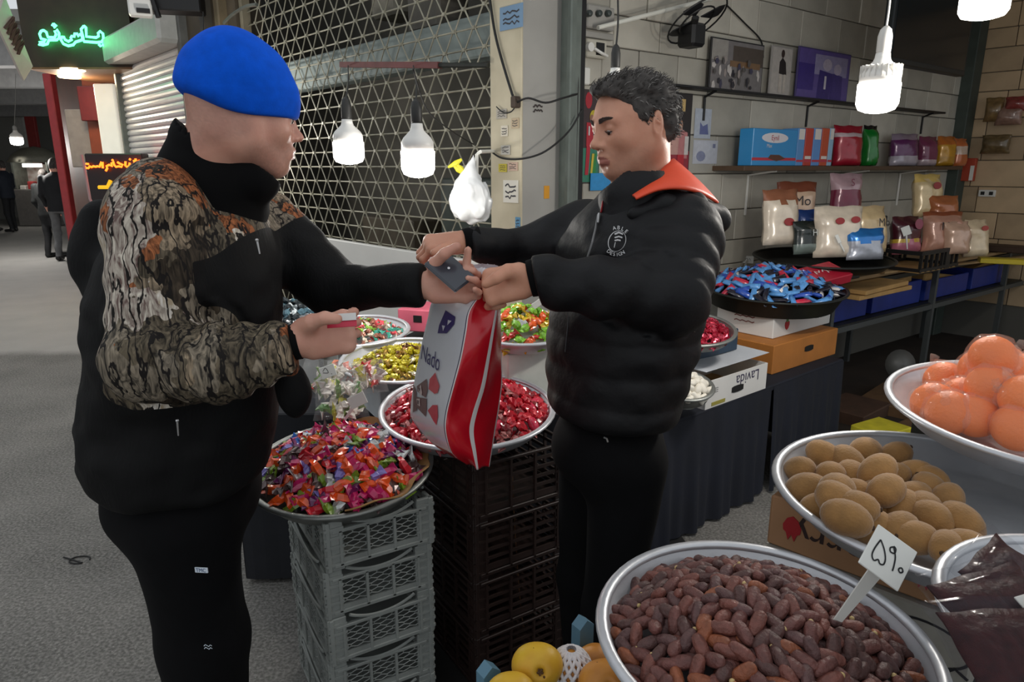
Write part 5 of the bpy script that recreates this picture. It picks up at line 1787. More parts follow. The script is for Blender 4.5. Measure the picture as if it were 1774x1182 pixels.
RECT = lambda x0, y0, x1, y1: [(x0, y0), (x1, y0), (x1, y1), (x0, y1)]
def OVAL(cx, cy, rx, ry, n=12): return [(cx + rx * math.cos(2 * math.pi * k / n), cy + ry * math.sin(2 * math.pi * k / n)) for k in range(n)]
def photo_crowd(o, w_, c, w, h):
    R = random.Random(5)
    P = [((116, 112, 112), RECT(-.5, -.5, .5, .5)), ((150, 146, 140), RECT(-.5, .1, -.2, .5)), ((76, 66, 58), RECT(-.1, .05, .5, .42)), ((120, 92, 64), RECT(-.15, .0, .45, .12))]
    for k in range(34):
        x, y = R.uniform(-.46, .46), R.uniform(-.45, .12)
        P.append((R.choice([(60, 58, 80), (196, 190, 186), (84, 80, 78), (40, 38, 46), (150, 140, 136)]), OVAL(x, y, R.uniform(.02, .045), R.uniform(.04, .12), 5)))
    flat(o, w_, c, P, w, h, .0003)
def photo_man(o, w_, c, w, h):
    flat(o, w_, c, [((176, 170, 164), RECT(-.5, -.5, .5, .5)), ((40, 34, 36), [(-.12, -.05), (.28, -.08), (.2, .2), (.02, .3), (-.12, .2)]), ((60, 46, 44), OVAL(.02, .38, .09, .09, 10)), ((186, 178, 168), [(-.1, -.45), (.05, -.45), (.05, -.06), (-.1, -.06)]), ((190, 182, 172), [(.12, -.45), (.25, -.45), (.25, -.06), (.12, -.06)])], w, h)
def photo_purple(o, w_, c, w, h):
    flat(o, w_, c, [((96, 82, 150), RECT(-.5, -.5, .5, .5)), ((150, 144, 182), RECT(-.2, .0, .45, .42)), ((66, 52, 130), RECT(-.5, -.35, -.2, .2)), ((60, 48, 120), [(-.12, -.5), (.12, -.5), (.16, .05), (-.1, .1)]), ((66, 54, 126), [(.14, -.5), (.38, -.5), (.36, .02), (.16, .06)]), ((186, 176, 196), OVAL(.04, .22, .09, .13)), ((180, 170, 194), OVAL(.25, .15, .08, .12)), ((206, 200, 210), RECT(.0, -.3, .04, -.02))], w, h)


framed('framed market photograph of a crowd, first on the black ledge', 1223, 70, 1322, 162, .05, photo_crowd, group='photographs on the ledge')
framed('narrow photograph of one dark-coated figure on the black ledge', 1326, 80, 1370, 166, .05, photo_man, frame=(150, 146, 142), group='photographs on the ledge')
framed('purple-tinted photograph of two figures on the black ledge', 1372, 86, 1472, 173, .05, photo_purple, frame=(70, 62, 110), group='photographs on the ledge')


def poster_team(o, w_, c, w, h):
    flat(o, w_, c, [((58, 40, 40), RECT(-.5, -.5, .5, .5)), ((50, 120, 96), RECT(-.5, -.5, .5, -.12)), ((170, 30, 44), OVAL(-.2, .4, .2, .09)), ((190, 170, 40), OVAL(.1, .22, .22, .08)), ((176, 30, 46), [(-.3, -.1), (.3, -.1), (.35, .16), (-.3, .16)]), ((150, 104, 84), OVAL(0, .2, .12, .05)), ((170, 28, 46), [(-.35, -.42), (-.15, -.42), (-.05, -.1), (-.28, -.1)]), ((200, 180, 60), [(-.02, -.4), (.1, -.4), (.2, -.18), (.06, -.18)]), ((40, 130, 60), [(.1, -.4), (.3, -.4), (.3, -.18), (.2, -.18)]), ((206, 206, 206), RECT(-.2, .02, -.12, .12)), ((206, 206, 206), RECT(.1, .02, .2, .1))], w, h)
def poster_dark(o, w_, c, w, h):
    flat(o, w_, c, [((32, 24, 22), RECT(-.5, -.5, .5, .5)), ((150, 40, 54), RECT(-.5, -.5, .5, -.25)), ((196, 170, 100), RECT(-.3, .3, -.18, .42)), ((196, 150, 140), [(-.4, -.3), (.1, -.3), (.2, .05), (-.3, .05)]), ((186, 120, 120), [(.05, -.35), (.42, -.35), (.4, .0), (.1, .05)]), ((176, 134, 112), OVAL(.1, .1, .1, .07)), ((206, 200, 196), RECT(.3, -.3, .45, -.05)), ((184, 30, 44), RECT(.05, -.5, .3, -.3)), ((200, 170, 110), RECT(.1, .28, .25, .44))], w, h)
def sheet_blue(o, w_, c, w, h):
    flat(o, w_, c, [((176, 184, 196), RECT(-.5, -.5, .5, .5)), ((96, 104, 150), [(-.2, -.4), (.4, -.4), (.3, .0), (0, -.1), (-.2, .05)])], w, h)
def sheet_grey(o, w_, c, w, h):
    flat(o, w_, c, [((190, 192, 200), RECT(-.5, -.5, .5, .5)), ((130, 134, 160), OVAL(-.2, -.2, .2, .25)), ((120, 124, 150), RECT(.3, .2, .42, .4))], w, h)


framed('tall poster of red and yellow clad players beside the steel jamb', 1003, 155, 1040, 318, .008, poster_team, frame=(60, 52, 50), th=.003, name='wall_poster', cat='poster')
framed('dark poster of pink-clad figures behind the shopkeeper head', 1140, 160, 1197, 296, .008, poster_dark, frame=(30, 26, 26), th=.003, name='wall_poster', cat='poster')
framed('pale blue printed sheet taped right of the dark poster', 1200, 188, 1232, 240, .008, sheet_blue, frame=(176, 184, 196), th=.002, name='taped_sheet', cat='sheet')
framed('pale grey printed sheet below the pale blue one', 1198, 243, 1243, 284, .008, sheet_grey, frame=(186, 188, 196), th=.002, name='taped_sheet', cat='sheet')
framed('small sky blue card at the shopkeeper collar', 1022, 300, 1058, 330, .02, lambda o, w_, c, w, h: flat(o, w_, c, [((44, 140, 200), RECT(-.5, -.5, .5, .5))], w, h), frame=(44, 140, 200), th=.003, name='blue_card', cat='card')

# blue biscuit boxes on the shelf
def shelf_box(label, pxa, pxb, pya, pyb, dep, front, spine=None, off=.20, i=0):
    a, b = SW(pxa, pyb, off), SW(pxb, pyb, off)
    w = (b - a).dot(WD); h = abs(SW(pxa, pya, off).z - SW(pxa, pyb, off).z)
    c = B0 + WD * ((a - B0).dot(WD) + w / 2) + WN * (off - dep / 2); c.z = z2 + .001
    o = thing('biscuit_box', label, 'box', c, math.atan2(WD.y, WD.x), 'blue biscuit boxes on the wall shelf')
    q = MB(); q.box((0, 0, h / 2), (w, dep, h), bev=.003); q.build('box_body', pbr('boxcard_%d_%d_%d' % front, front, .35, coat=.4), o)
    return o, w, h, dep


o, w, h, d = shelf_box('sky blue biscuit box facing out on the wall shelf', 1302, 1378, 212, 278, .10, (44, 144, 206), off=.21)
def bf(o, w, h, d, nm, col, polys, lay=.0006):
    q = MB()
    for pg in polys: q.add([(x * w, y * h, 0) for x, y in pg], [list(range(len(pg)))], face_M(), Vector((0, -d / 2 - lay, h / 2)))
    return q.build(nm, pbr('boxprint_%d_%d_%d' % col, col, .4), o, normals=False)
bf(o, w, h, d, 'red_band', (190, 50, 66), [RECT(-.5, -.36, .5, -.28)])
bf(o, w, h, d, 'white_badge', (222, 218, 222), [OVAL(-.02, .26, .3, .14, 18)])
bf(o, w, h, d, 'biscuit_print', (92, 54, 40), [[(-.15, -.3), (.05, -.38), (.25, -.3), (.1, -.2), (-.1, -.2)]], .0012)
q = MB(); text_on(q, 'Eynil', h * .2, face_M(), Vector((-.02 * w, -d / 2 - .0014, h * .755))); q.build('lettering', pbr('print_crimson', (176, 40, 56), .5), o)
q = MB(); text_on(q, 'Max', h * .15, face_M(), Vector((-.14 * w, -d / 2 - .0014, h * .54))); q.build('lettering', pbr('print_white', (222, 216, 212), .6), o)
for i, (pa, pb, col, lab) in enumerate(((1379, 1391, (90, 150, 210), 'blue'), (1392, 1405, (190, 60, 50), 'red'), (1406, 1419, (96, 150, 214), 'second blue'), (1420, 1432, (196, 80, 50), 'second red'), (1433, 1440, (150, 190, 220), 'last pale blue'))):
    o, w, h, d = shelf_box('%s spine of the biscuit boxes standing edge-on beside the facing box' % lab, pa, pb, 213 + i, 279 + i, .12, col, off=.20 - .005 * i)
    bf(o, w, h, d, 'white_end', (226, 220, 214), [RECT(-.4, .2 if i % 2 == 0 else -.32, .4, .48 if i % 2 == 0 else -.24)])
    bf(o, w, h, d, 'red_band', (190, 60, 80), [RECT(-.5, -.40, .5, -.34)])


def sp(label, px, w, h, d, col, seed, yaw=0, **k):
    p = SW(px, 284, .14); p.z = z2 + .002
    q = MB()
    o = pouch(label, px, 284, p.y, w, h, d, col, seed=seed, yaw=R_(22) + yaw, lean=4, group='snack bags on the wall shelf', ps=1.12, **k)
    o.location = p
    return o


sp('crimson snack bag with a white strip on the wall shelf', 1466, .24, .25, .11, (166, 26, 48), 21, band=[(.68, .78, (206, 186, 190))])
sp('green snack bag with a black top beside the crimson bag', 1504, .12, .26, .10, (24, 120, 44), 22, band=[(.86, 1.1, (24, 24, 24))])
sp('purple snack bag with a silver foot on the wall shelf', 1564, .26, .22, .11, (96, 40, 92), 23, band=[(0, .26, (176, 168, 180)), (.82, 1.1, (150, 132, 150))])
sp('plum snack bag next to the purple bag on the wall shelf', 1604, .18, .21, .10, (120, 52, 84), 24, band=[(.0, .2, (190, 170, 176))])
sp('amber snack bag towards the shelf end', 1636, .19, .22, .10, (206, 150, 36), 25, band=[(.0, .3, (190, 140, 40)), (.7, 1.1, (196, 110, 40))])
sp('small orange and white snack bag at the very shelf end', 1660, .14, .21, .09, (200, 110, 60), 26, band=[(.4, .7, (214, 190, 170))])

# dark board, green post and small things by the corner
q = MB(); a = BC + WN * .05 - WD * .09; q.box((a.x, a.y, 1.6), (.17, .10, 3.2), rotz(math.atan2(WD.y, WD.x)), bev=.006)
struct(q.build('trim_8', pbr('green_grey_post', (64, 74, 68), .6, var=.15)), 'dark green-grey post in the inner corner of the stall')
a, b = SW(1528, 128, .55), SW(1680, 20, .55)
bd = thing('dark_screen', 'large dark glossy screen hanging high in the stall corner', 'screen', (a + b) / 2)
w = (b - a).dot(WD)
q = MB(); zc = (SW(1600, 122, .55).z + 2.9) / 2; hh = 2.9 - SW(1600, 122, .55).z
cc = (a + b) / 2; cc.z = zc
q.box(cc, (w, hh, .06), MSW, bev=.008); q.build('housing', pbr('screen_housing', (22, 30, 34), .4), bd, world=bd.location)
q = MB(); q.box(cc + WN * .031, (w * .94, hh * .9, .004), MSW); q.build('glass', pbr('screen_glass', (14, 24, 30), .12), bd, world=bd.location)
# bag bundle, red carton, power socket on the back wall
p = BWp(1735, 230, .12)
o = thing('hanging_bundle', 'bundle of clear and tan bags hanging on the back wall', 'bundle', p)
for i, (px, py, s, c) in enumerate(((1722, 190, (.14, .08, .2), (130, 104, 66)), (1748, 200, (.2, .1, .16), (150, 118, 104)), (1725, 250, (.22, .1, .16), (110, 92, 62)), (1760, 180, (.16, .08, .12), (140, 60, 56)))):
    c_ = BWp(px, py, .1); vs, fs = pouch_geo(s[0], s[2], s[1], seed=40 + i)
    q = MB(); q.add([MBW @ Vector((v[0], v[2] - s[2] / 2, -v[1])) for v in vs], fs, None, c_ - p); q.build('bag', pbr('bundle_%d' % i, c, .3, var=.3, scale=30, coat=.6), o, smooth=True)
q = MB(); q.box(BWp(1678, 294, .08), (.11, .2, .06), MBW, bev=.004); ob = tag(q.build('small_carton', pbr('red_carton', (176, 62, 34), .5)), 'small red carton with a white side fixed at the stall corner', 'carton')
q = MB(); q.box(BWp(1683, 300, .112), (.03, .13, .004), MBW); q.build('white_side', M_white, ob, world=ob.location)
q = MB(); q.box(BWp(1710, 335, .02), (.13, .06, .03), MBW, bev=.004); ob = tag(q.build('power_socket', M_white), 'double white power socket on the back wall', 'socket')
for dx in (-.035, .03):
    q = MB(); q.box(BWp(1710, 335, .037) - _u * dx, (.03, .03, .004), MBW); q.build('outlet', M_black, ob, world=ob.location)

# electrics near the jamb
p = SW(1036, 32, .03)
o = thing('fuse_panel', 'grey-white fuse panel with three round fuses at the top of the wall', 'fuse panel', p)
q = MB(); q.box(p, (.19, .11, .05), MSW, bev=.006); q.build('plate', M_plaster, o, world=p)
for px in (1018, 1035, 1051):
    q = MB(); q.lathe([(.016, 0), (.016, .02), (.012, .026), (0, .026)], 16, Matrix((WD, WN.cross(WD) , WN)).transposed(), SW(px, 24, .055)); q.build('fuse', pbr('fuse_dark', (64, 72, 70), .4), o, world=p, smooth=True)
p = SW(1030, 85, .03)
o = thing('wall_socket', 'cream wall socket box with plugged white lead under the fuse panel', 'socket', p)
q = MB(); q.box(p, (.14, .09, .04), MSW, bev=.006); q.build('plate', pbr('cream_plastic', (190, 186, 172), .5), o, world=p)
q = MB(); q.box(SW(1040, 85, .052), (.055, .06, .006), MSW); q.build('outlet', M_black, o, world=p)
q = MB(); q.tube([SW(1030, 84, .06), SW(1042, 92, .075), SW(1052, 97, .06)], .008, 6); q.build('plug_lead', M_white, o, world=p)
q = MB(); q.lathe([(.022, 0), (.022, .02), (.0, .02)], 14, Matrix((WD, WN.cross(WD), WN)).transposed(), SW(1020, 82, .05)); q.build('round_switch', M_white, o, world=p)
p = SW(1013, 132, .02); q = MB(); q.box(p, (.055, .085, .03), MSW, bev=.005); tag(q.build('light_switch', M_white), 'small white switch on the wall below the socket box', 'switch')
q = MB(); q.box(SW(1036, 62, .02), (.2, .03, .03), MSW, bev=.003); tag(q.build('cable_duct', M_plaster), 'grey cable duct between fuse panel and socket', 'duct')
q = MB(); q.tube([SW(1036, 48, .10), SW(1240, -4, .12)], .011, 10)
tag(q.build('white_rod', pbr('rod_white', (226, 226, 216), .4)), 'long white rod slanting across the top of the stone wall', 'rod')
# wall fan
p = SW(1198, 62, .18)
o = thing('wall_fan', 'black wall fan tilted down above the photographs', 'fan', p)
q = MB(); q.box(p, (.11, .12, .12), MSW, bev=.015); q.build('motor', M_black, o, world=p)
q = MB(); c_ = SW(1205, 30, .24); axf = (WN * .5 + Vector((0, 0, -.75)) + WD * .1).normalized(); Mf = basis(axf, WD)
for k in range(3):
    a_ = 2 * math.pi * k / 3 + .4
    pts = [(.03 * math.cos(a_), .03 * math.sin(a_))] + [(.16 * math.cos(a_ + t) * (1 if 0 < j < 5 else .8), .16 * math.sin(a_ + t) * (1 if 0 < j < 5 else .8)) for j, t in enumerate((-.35, -.2, 0, .2, .4, .5))]
    q.prism(pts, .006, Mf @ Matrix.Rotation(R_(8), 3, 'X'), c_)
q.build('blades', M_black, o, world=p)
for rr in (.17, .1):
    q = MB(); q.tube([c_ + Mf @ Vector((rr * math.cos(2 * math.pi * k / 24), rr * math.sin(2 * math.pi * k / 24), .02)) for k in range(25)], .005, 5); q.build('guard_ring', M_black, o, world=p)
q = MB(); q.tube([p, c_], .02, 8); q.build('neck', M_black, o, world=p)
# cables
def cable(label, pts, r=.0045, mat=None):
    q = MB(); q.tube(smooth_path(pts, 6), r, 6); tag(q.build('cable', mat or M_cable, smooth=True), label, 'cable', 'loose cables')
PF = lambda px, py, off=.03: WP(px, py, CP + _n * off, _n)
cable('black cable slanting down the pillar from the grille top', [PF(848, -5), PF(858, 60), PF(874, 120), PF(892, 178)], .006)
cable('black cable from the pillar joint across to the stall jamb', [PF(895, 178), W(915, 170, 3.18), W(945, 178, 3.2), W(975, 170, 3.25), W(1000, 163, 3.35)])
cable('long sagging black cable below the pillar joint', [PF(850, 262), PF(870, 274), W(905, 275, 3.2), W(945, 262, 3.2), W(985, 228, 3.3), W(1008, 190, 3.35)])
cable('thin cable sagging at the pillar clamp', [PF(860, 185), PF(872, 195), PF(885, 194), PF(893, 184)], .003)
cable('black cable running down beside the steel jamb', [W(1003, 60, 3.42), W(1001, 140, 3.4), W(999, 230, 3.4), W(996, 345, 3.4)], .005)
cable('cable slanting down to the crowd photograph', [SW(1258, 8, .02), SW(1290, 40, .02), SW(1318, 70, .02), SW(1322, 100, .02)], .005)
cable('thin cable behind the grille bulb', [W(716, 120, 2.56), W(740, 190, 2.75), W(780, 225, 3.0), PF(820, 250)], .003)
q = MB(); q.box(PF(893, 177), (.03, .04, .05), MU, bev=.005); tag(q.build('cable_clamp', pbr('rusty_clamp', (72, 60, 50), .7)), 'rusty clamp joining cables on the pillar', 'clamp')

# white plastic bag on a hook, yellow ribbon
hp = W(826, 262, 3.0)
hook = thing('wall_hook', 'white bent hook bracket fixed to the pillar edge', 'hook', hp)
q = MB(); q.tube([PF(855, 262), W(832, 263, 3.0), W(826, 268, 3.0), W(826, 310, 3.0)], .008, 6); q.build('arm', pbr('hook_white', (214, 214, 206), .5), hook, world=hp)
F = Field(arange(-.16, .16, .007), arange(-.12, .12, .007), arange(-.30, .03, .007))
F.put(p_ell((.0, 0, -.19), (.085, .06, .085)), .01); F.put(p_cone((0, 0, -.12), (.012, 0, .0), .055, .006), .05)
F.put(p_ell((-.035, 0, -.20), (.05, .05, .06)), .03); F.put(p_ell((.04, .0, -.22), (.045, .05, .06)), .03)
F.noise(.012, (30, 30, 12), 3); F.noise(.006, (70, 70, 30), 5)
bagp = W(818, 290, 2.97)
V, Q = F.extract('bag')
o = np_mesh('plastic_bag', V * 1.0, Q, [pbr('white_bag_film', (216, 218, 218), .35, coat=.3)], None, None)
o.location = bagp + Vector((-.01, 0, .05)); tag(o, 'white plastic bag hanging from a hook before the grille', 'plastic bag')
q = MB()
for pts in ([(776, 290), (790, 283), (800, 276)], [(792, 285), (798, 292), (808, 304)], [(786, 287), (794, 294), (800, 300)]):
    q.tube([W(x, y, 2.98) for x, y in pts], [.004, .012, .005], 6, flat=.3)
tag(q.build('yellow_ribbon', pbr('ribbon_yellow', (196, 190, 30), .5)), 'yellow ribbon tied to the grille beside the white bag', 'ribbon')

# ================================================================== FOREGROUND FRUIT
# dates
cT = WZ(1320, 1098, .90)
oT, TT = tray('date_tray', 'large aluminium tray heaped with dried dates', cT, .238, .055, R_(2), az=R_(-60), mat=M_alu, n=64)
dm = [pbr('date_%d' % i, c, .55, var=.3, scale=70, bump=.6, bscale=90) for i, c in enumerate(((104, 62, 56), (84, 54, 50), (116, 68, 58), (136, 76, 48), (92, 62, 60)))]
dk = [(4, 'date', .041, dm[0], 'wrinkled reddish brown date in the heaped tray'), (4, 'date', .039, dm[1], 'dark brown date in the heaped tray'), (3, 'date', .040, dm[2], 'warm brown date in the heaped tray'), (.8, 'date', .039, dm[3], 'lighter orange-brown date in the heaped tray'), (2.5, 'date', .038, dm[4], 'greyish brown date in the heaped tray')]
ds = heap(cT, TT, .214, .085, dk, 400, .0172, 'date', 'date', 'dates in the aluminium tray', seed=51, zoff=-.026, stuff_n=330, stuff_label='lower dates of the heap in the aluminium tray', tiltr=.6, layer=.4, prof=1.9)
stem_me = None
Rr = random.Random(8)
q = MB(); q.lathe([(.0, .0), (.0035, .0), (.004, .003), (.002, .005), (0, .005)], 7, Matrix.Rotation(math.pi / 2, 3, 'Y')); stem_me = q.mesh('stem_cap', True); stem_me.materials.append(pbr('date_cap', (196, 170, 116), .6))
for o in Rr.sample(ds, 70):
    c = bpy.data.objects.new('stem_cap', stem_me); COL.objects.link(c); c.parent = o; c.location = (.017, 0, 0)
mk = [[(-.012, .012), (-.018, .002), (-.016, -.008), (-.008, -.004), (-.004, -.010), (.002, -.004), (-.004, .006), (-.008, .018)]]
top = W(1538, 966, .80); base = W(1452, 1076, .835)
ps = price_card('price_sign', 'white price sign reading five hundred ninety in Persian digits stuck in the dates', base, top, .058, .062, face=(.1, -1, .75), spin=R_(-38), stick_w=.014,
           marks=[[(-.006, .022), (-.016, .012), (-.022, .003), (-.021, -.004), (-.015, -.003), (-.014, -.008), (-.009, -.009), (-.005, -.002), (-.004, .010), (-.006, .022)],
                  [(.010, .013), (.005, .012), (.004, .007), (.009, .005), (.012, .010), (.010, .013), (.009, .0), (.004, -.012), (.001, -.017)],
                  [(.013, -.013), (.010, -.015), (.011, -.019), (.015, -.018), (.015, -.014), (.013, -.013)]])
# kiwis
cKw = WZ(1650, 862, .96)
oKw, TKw = tray('kiwi_tray', 'wide aluminium tray holding kiwis on the berry carton', cKw, .318, .05, R_(1), az=R_(-60), mat=M_alu, n=64)
mkiwi = pbr('kiwi_skin', (156, 114, 62), .8, var=.16, scale=40, bump=.22, bscale=250, rnd=.14, sheen=.3)
q = MB(); q.ball((0, 0, 0), (.041, .031, .030), nu=16, nv=10)
kme = q.mesh('kiwi', True); kme.materials.append(mkiwi)
q = MB(); q.lathe([(0, .0), (.004, .0), (.0045, .002), (.002, .0035), (0, .0035)], 8, Matrix.Rotation(math.pi / 2, 3, 'Y')); kst = q.mesh('stem_scar', True); kst.materials.append(pbr('kiwi_scar', (70, 48, 28), .8))
KW = [(1428, 790), (1385, 815), (1468, 800), (1500, 783), (1550, 790), (1398, 848), (1440, 826), (1520, 818), (1478, 826), (1545, 828), (1582, 822), (1612, 850), (1420, 880), (1452, 870), (1492, 862), (1518, 868), (1562, 878), (1580, 860), (1615, 898), (1640, 868), (1466, 898), (1508, 912), (1555, 920), (1588, 932), (1535, 850), (1640, 948), (1665, 905), (1672, 948), (1450, 848), (1608, 830), (1480, 880), (1600, 880)]
ORD = ('first', 'second', 'third', 'fourth', 'fifth', 'sixth', 'seventh', 'eighth', 'ninth', 'tenth', 'eleventh', 'twelfth')
def row_labels(P, nrow, names):
    idx = sorted(range(len(P)), key=lambda i: P[i][1]); out = {}
    per = math.ceil(len(P) / nrow)
    for k in range(nrow):
        for j, i in enumerate(sorted(idx[k * per:(k + 1) * per], key=lambda i: P[i][0])): out[i] = '%s from left in the %s' % (ORD[j], names[k])
    return out
KL_ = row_labels(KW, 5, ('row at the far rim', 'second row from the far rim', 'middle row', 'fourth row from the far rim', 'row at the near rim'))
for i, (px, py) in enumerate(KW):
    lay = 1 if i in (7, 13, 20, 24, 28, 30) else 0
    p = WZ(px, py, cKw.z - .02 + .034 * lay + .014)
    o = bpy.data.objects.new('kiwi', kme); COL.objects.link(o); o.location = p
    o.rotation_euler = (Rr.uniform(-.5, .5), Rr.uniform(-.7, .7), Rr.uniform(0, 6.28)); s = Rr.uniform(.93, 1.12); o.scale = (s, s, s)
    tag(o, 'fuzzy kiwi, ' + KL_[i], 'kiwi', 'kiwis in the aluminium tray')
    c = bpy.data.objects.new('stem_scar', kst); COL.objects.link(c); c.parent = o; c.location = (.0395, 0, 0)
# cartons under the kiwis
zk = cKw.z - .055
fa, fb = WZ(1336, 856, zk), WZ(1664, 1069, zk - .115)
fa = Vector((fa.x, fa.y, 0)); fb = Vector((fb.x, fb.y, 0))
o, L, D = carton('fruit_carton', 'tan fruit carton with upside-down berry lettering under the kiwis', (fa, fb), .112, pbr('tan_card', (170, 128, 92), .75, var=.12, scale=8), depth=.34, z=zk - .114)
q = MB(); text_on(q, 'berry', .085, face_M() @ R180, Vector((-L * .10, -D / 2 - .001, .055))); q.build('lettering', pbr('print_brown', (52, 34, 30), .6), o)
for x in (-L * .36, L * .32):
    q = MB(); q.prism([(px_ * .042, -py_ * .05) for px_, py_ in STRAW], .0015, face_M(), (x, -D / 2 - .0005, .056)); q.build('strawberry_print', pbr('print_red', (170, 34, 40), .6), o)
    q = MB(); q.prism([(-.012, -.012), (-.006, -.03), (0, -.016), (.007, -.03), (.012, -.012)], .0016, face_M(), (x, -D / 2 - .0007, .056)); q.build('leaf_print', pbr('print_red', (170, 34, 40), .6), o)
zk2 = zk - .115 - .155
dirk = (fb - fa).normalized(); bk = Vector((-dirk.y, dirk.x, 0))
o, L, D = carton('fruit_carton', 'scuffed white carton with a black oval emblem under the berry carton', (fa - dirk * .0 - bk * .012, fb + dirk * .03 - bk * .012), .154, pbr('scuffed_white_card', (182, 180, 172), .7, col2=(150, 146, 136), scale=7), depth=.36, z=zk2)
q = MB()
stroke2(q, [(.075 * math.cos(2 * math.pi * k / 32), .042 * math.sin(2 * math.pi * k / 32)) for k in range(33)], .005, face_M(), Vector((L * .30, -D / 2 - .001, .085)))
stroke2(q, [(-.03 + .011 * k, -.034 + .006 * ((k * 5) % 3 - 1)) for k in range(10)], .006, face_M(), Vector((L * .32, -D / 2 - .0012, .085)))
q.build('oval_emblem', M_ink, o, normals=False)
mb2 = thing('fruit_stand', 'dark stand beneath the fruit cartons', 'stand', (fa + fb) / 2 + bk * .18, math.atan2(dirk.y, dirk.x))
q = MB(); q.box((0, 0, zk2 - .02), (L + .1, .42, .04), bev=.004); q.build('stand_top', M_darksteel, mb2)
for sx in (-1, 1):
    for sy in (-1, 1):
        q = MB(); q.box((sx * (L / 2), sy * .17, (zk2 - .04) / 2), (.04, .04, zk2 - .04)); q.build('leg', M_darksteel, mb2)
# stand of the dates
zd = cT.z - .06
o = thing('date_stand', 'dark stand carrying the tray of dates', 'stand', (cT.x, cT.y, 0), R_(20))
q = MB(); q.box((0, 0, zd - .02), (.2, .26, .03), bev=.004); q.build('stand_top', M_darksteel, o)
for sx in (-1, 1):
    for sy in (-1, 1):
        q = MB(); q.box((sx * .08, sy * .11, (zd - .03) / 2), (.035, .035, zd - .03)); q.build('leg', M_darksteel, o)
# oranges
cO = WZ(1838, 714, 1.07)
oO, TO = tray('orange_tray', 'aluminium tray of film-wrapped oranges at the stall edge', cO, .325, .05, R_(3), az=R_(-100), mat=M_alu, n=56)
mor = pbr('orange_skin', (252, 122, 16), .45, var=.1, scale=12, bump=.25, bscale=160, rnd=.06)
mfilm = pbr('orange_film', (240, 214, 200), .1, alpha=.15)
OR = [(1636, 660, 0), (1700, 640, 1), (1752, 650, 1), (1618, 700, 0), (1668, 690, 0), (1715, 672, 1), (1745, 700, 0), (1690, 720, 0), (1762, 742, 0), (1645, 715, 0), (1720, 620, 2), (1775, 690, 1), (1800, 640, 1), (1800, 710, 0), (1700, 655, 0), (1740, 628, 0)]
q = MB(); q.ball((0, 0, 0), (.047, .047, .045), nu=20, nv=14); ome = q.mesh('orange', True); ome.materials.append(mor)
def film_mesh(seed):
    R = random.Random(seed); q = MB(); q.ball((0, 0, 0), (.052, .052, .05), nu=18, nv=12)
    for v in q.v:
        v *= 1 + .05 * math.sin(v.x * 190 + seed) * math.sin(v.y * 170) + .05 * math.sin(v.z * 160 + seed * 2)
    q.tube([(0, 0, .04), (.006, 0, .055), (.016, .004, .062)], [.012, .006, .012], 6)
    me = q.mesh('film', True); me.materials.append(mfilm); return me
fms = [film_mesh(s) for s in range(3)]
OP = [WZ(px, py, cO.z + .055 * l) for px, py, l in OR]
# fruit hidden under the upper ones carries them
for k in range(len(OR)):
    for l in range(OR[k][2]):
        b_ = OP[k].copy(); b_.z = cO.z + .055 * l + .004
        if min((b_ - o_).length for o_ in OP) > .07:
            OP.append(b_)
def to_px(p):
    d = p - Vector((0, 0, H_CAM)); dep = d.y * _c - d.z * _s
    return 887 + d.x / dep * FPX, 591 - (d.y * _s + d.z * _c) / dep * FPX
OL_ = row_labels([to_px(p) for p in OP], 4, ('back row', 'second row from the back', 'third row from the back', 'front row'))
for i, p in enumerate(OP):
    o = bpy.data.objects.new('orange', ome); COL.objects.link(o); o.location = p
    o.rotation_euler = (Rr.uniform(-1, 1), Rr.uniform(-1, 1), Rr.uniform(0, 6))
    tag(o, 'film-wrapped orange, ' + OL_[i], 'orange', 'film-wrapped oranges')
    c = bpy.data.objects.new('film', fms[i % 3]); COL.objects.link(c); c.parent = o
o = thing('orange_stand', 'dark stand carrying the tray of oranges', 'stand', (cO.x + .08, cO.y + .16, 0), R_(20))
q = MB(); q.box((0, 0, cO.z - .08), (.4, .36, .03), bev=.004); q.build('stand_top', M_darksteel, o)
for sx in (-1, 1):
    for sy in (-1, 1):
        q = MB(); q.box((sx * .17, sy * .15, (cO.z - .09) / 2), (.035, .035, cO.z - .09)); q.build('leg', M_darksteel, o)
# packets of dark dates at the lower corner
cP = WZ(1932, 1085, 1.03)
oP, TP = tray('packet_tray', 'steel tray of bagged dark dates at the lower corner', cP, .185, .05, R_(4), az=R_(-120), mat=M_alu, n=48)
mdp = pbr('packed_date', (54, 20, 20), .5, var=.5, scale=60, bump=.5, bscale=50, spec=.2)
for i, (px, py, s, yw, pt, lab) in enumerate(((1740, 1060, (.15, .03, .10), 20, 62, 'clear packet of pressed dark dates with a white label, front of the packets'), (1750, 1008, (.14, .03, .09), 40, 58, 'clear packet of pressed dark dates at the back of the packet tray'), (1770, 1135, (.14, .03, .10), 5, 60, 'clear packet of pressed dark dates nearest the lower corner'))):
    p = WZ(px, py, cP.z + .035)
    o = thing('date_packet', lab, 'packet', p, rot=(R_(-pt), 0, R_(yw)), group='packets of pressed dates')
    vs, fs = pouch_geo(s[0], s[2], s[1], seed=60 + i); q = MB(); q.add([(v[0], v[1], v[2] - s[2] / 2) for v in vs], fs); q.build('pressed_dates', mdp, o, smooth=True)
    vs, fs = pouch_geo(s[0] * 1.2, s[2] * 1.25, s[1] * 1.2, seed=70 + i, nu=16, nv=16); q = MB(); q.add([(v[0], v[1], v[2] - s[2] * .6) for v in vs], fs); q.build('film', pbr('packet_film', (70, 66, 76), .08, alpha=.10), o, smooth=True)
    if i != 1:
        q = MB(); q.box((.025, -s[1] / 2 - .009, -.01), (.05, .002, .03), bev=.0005); q.build('label_patch', M_white, o)
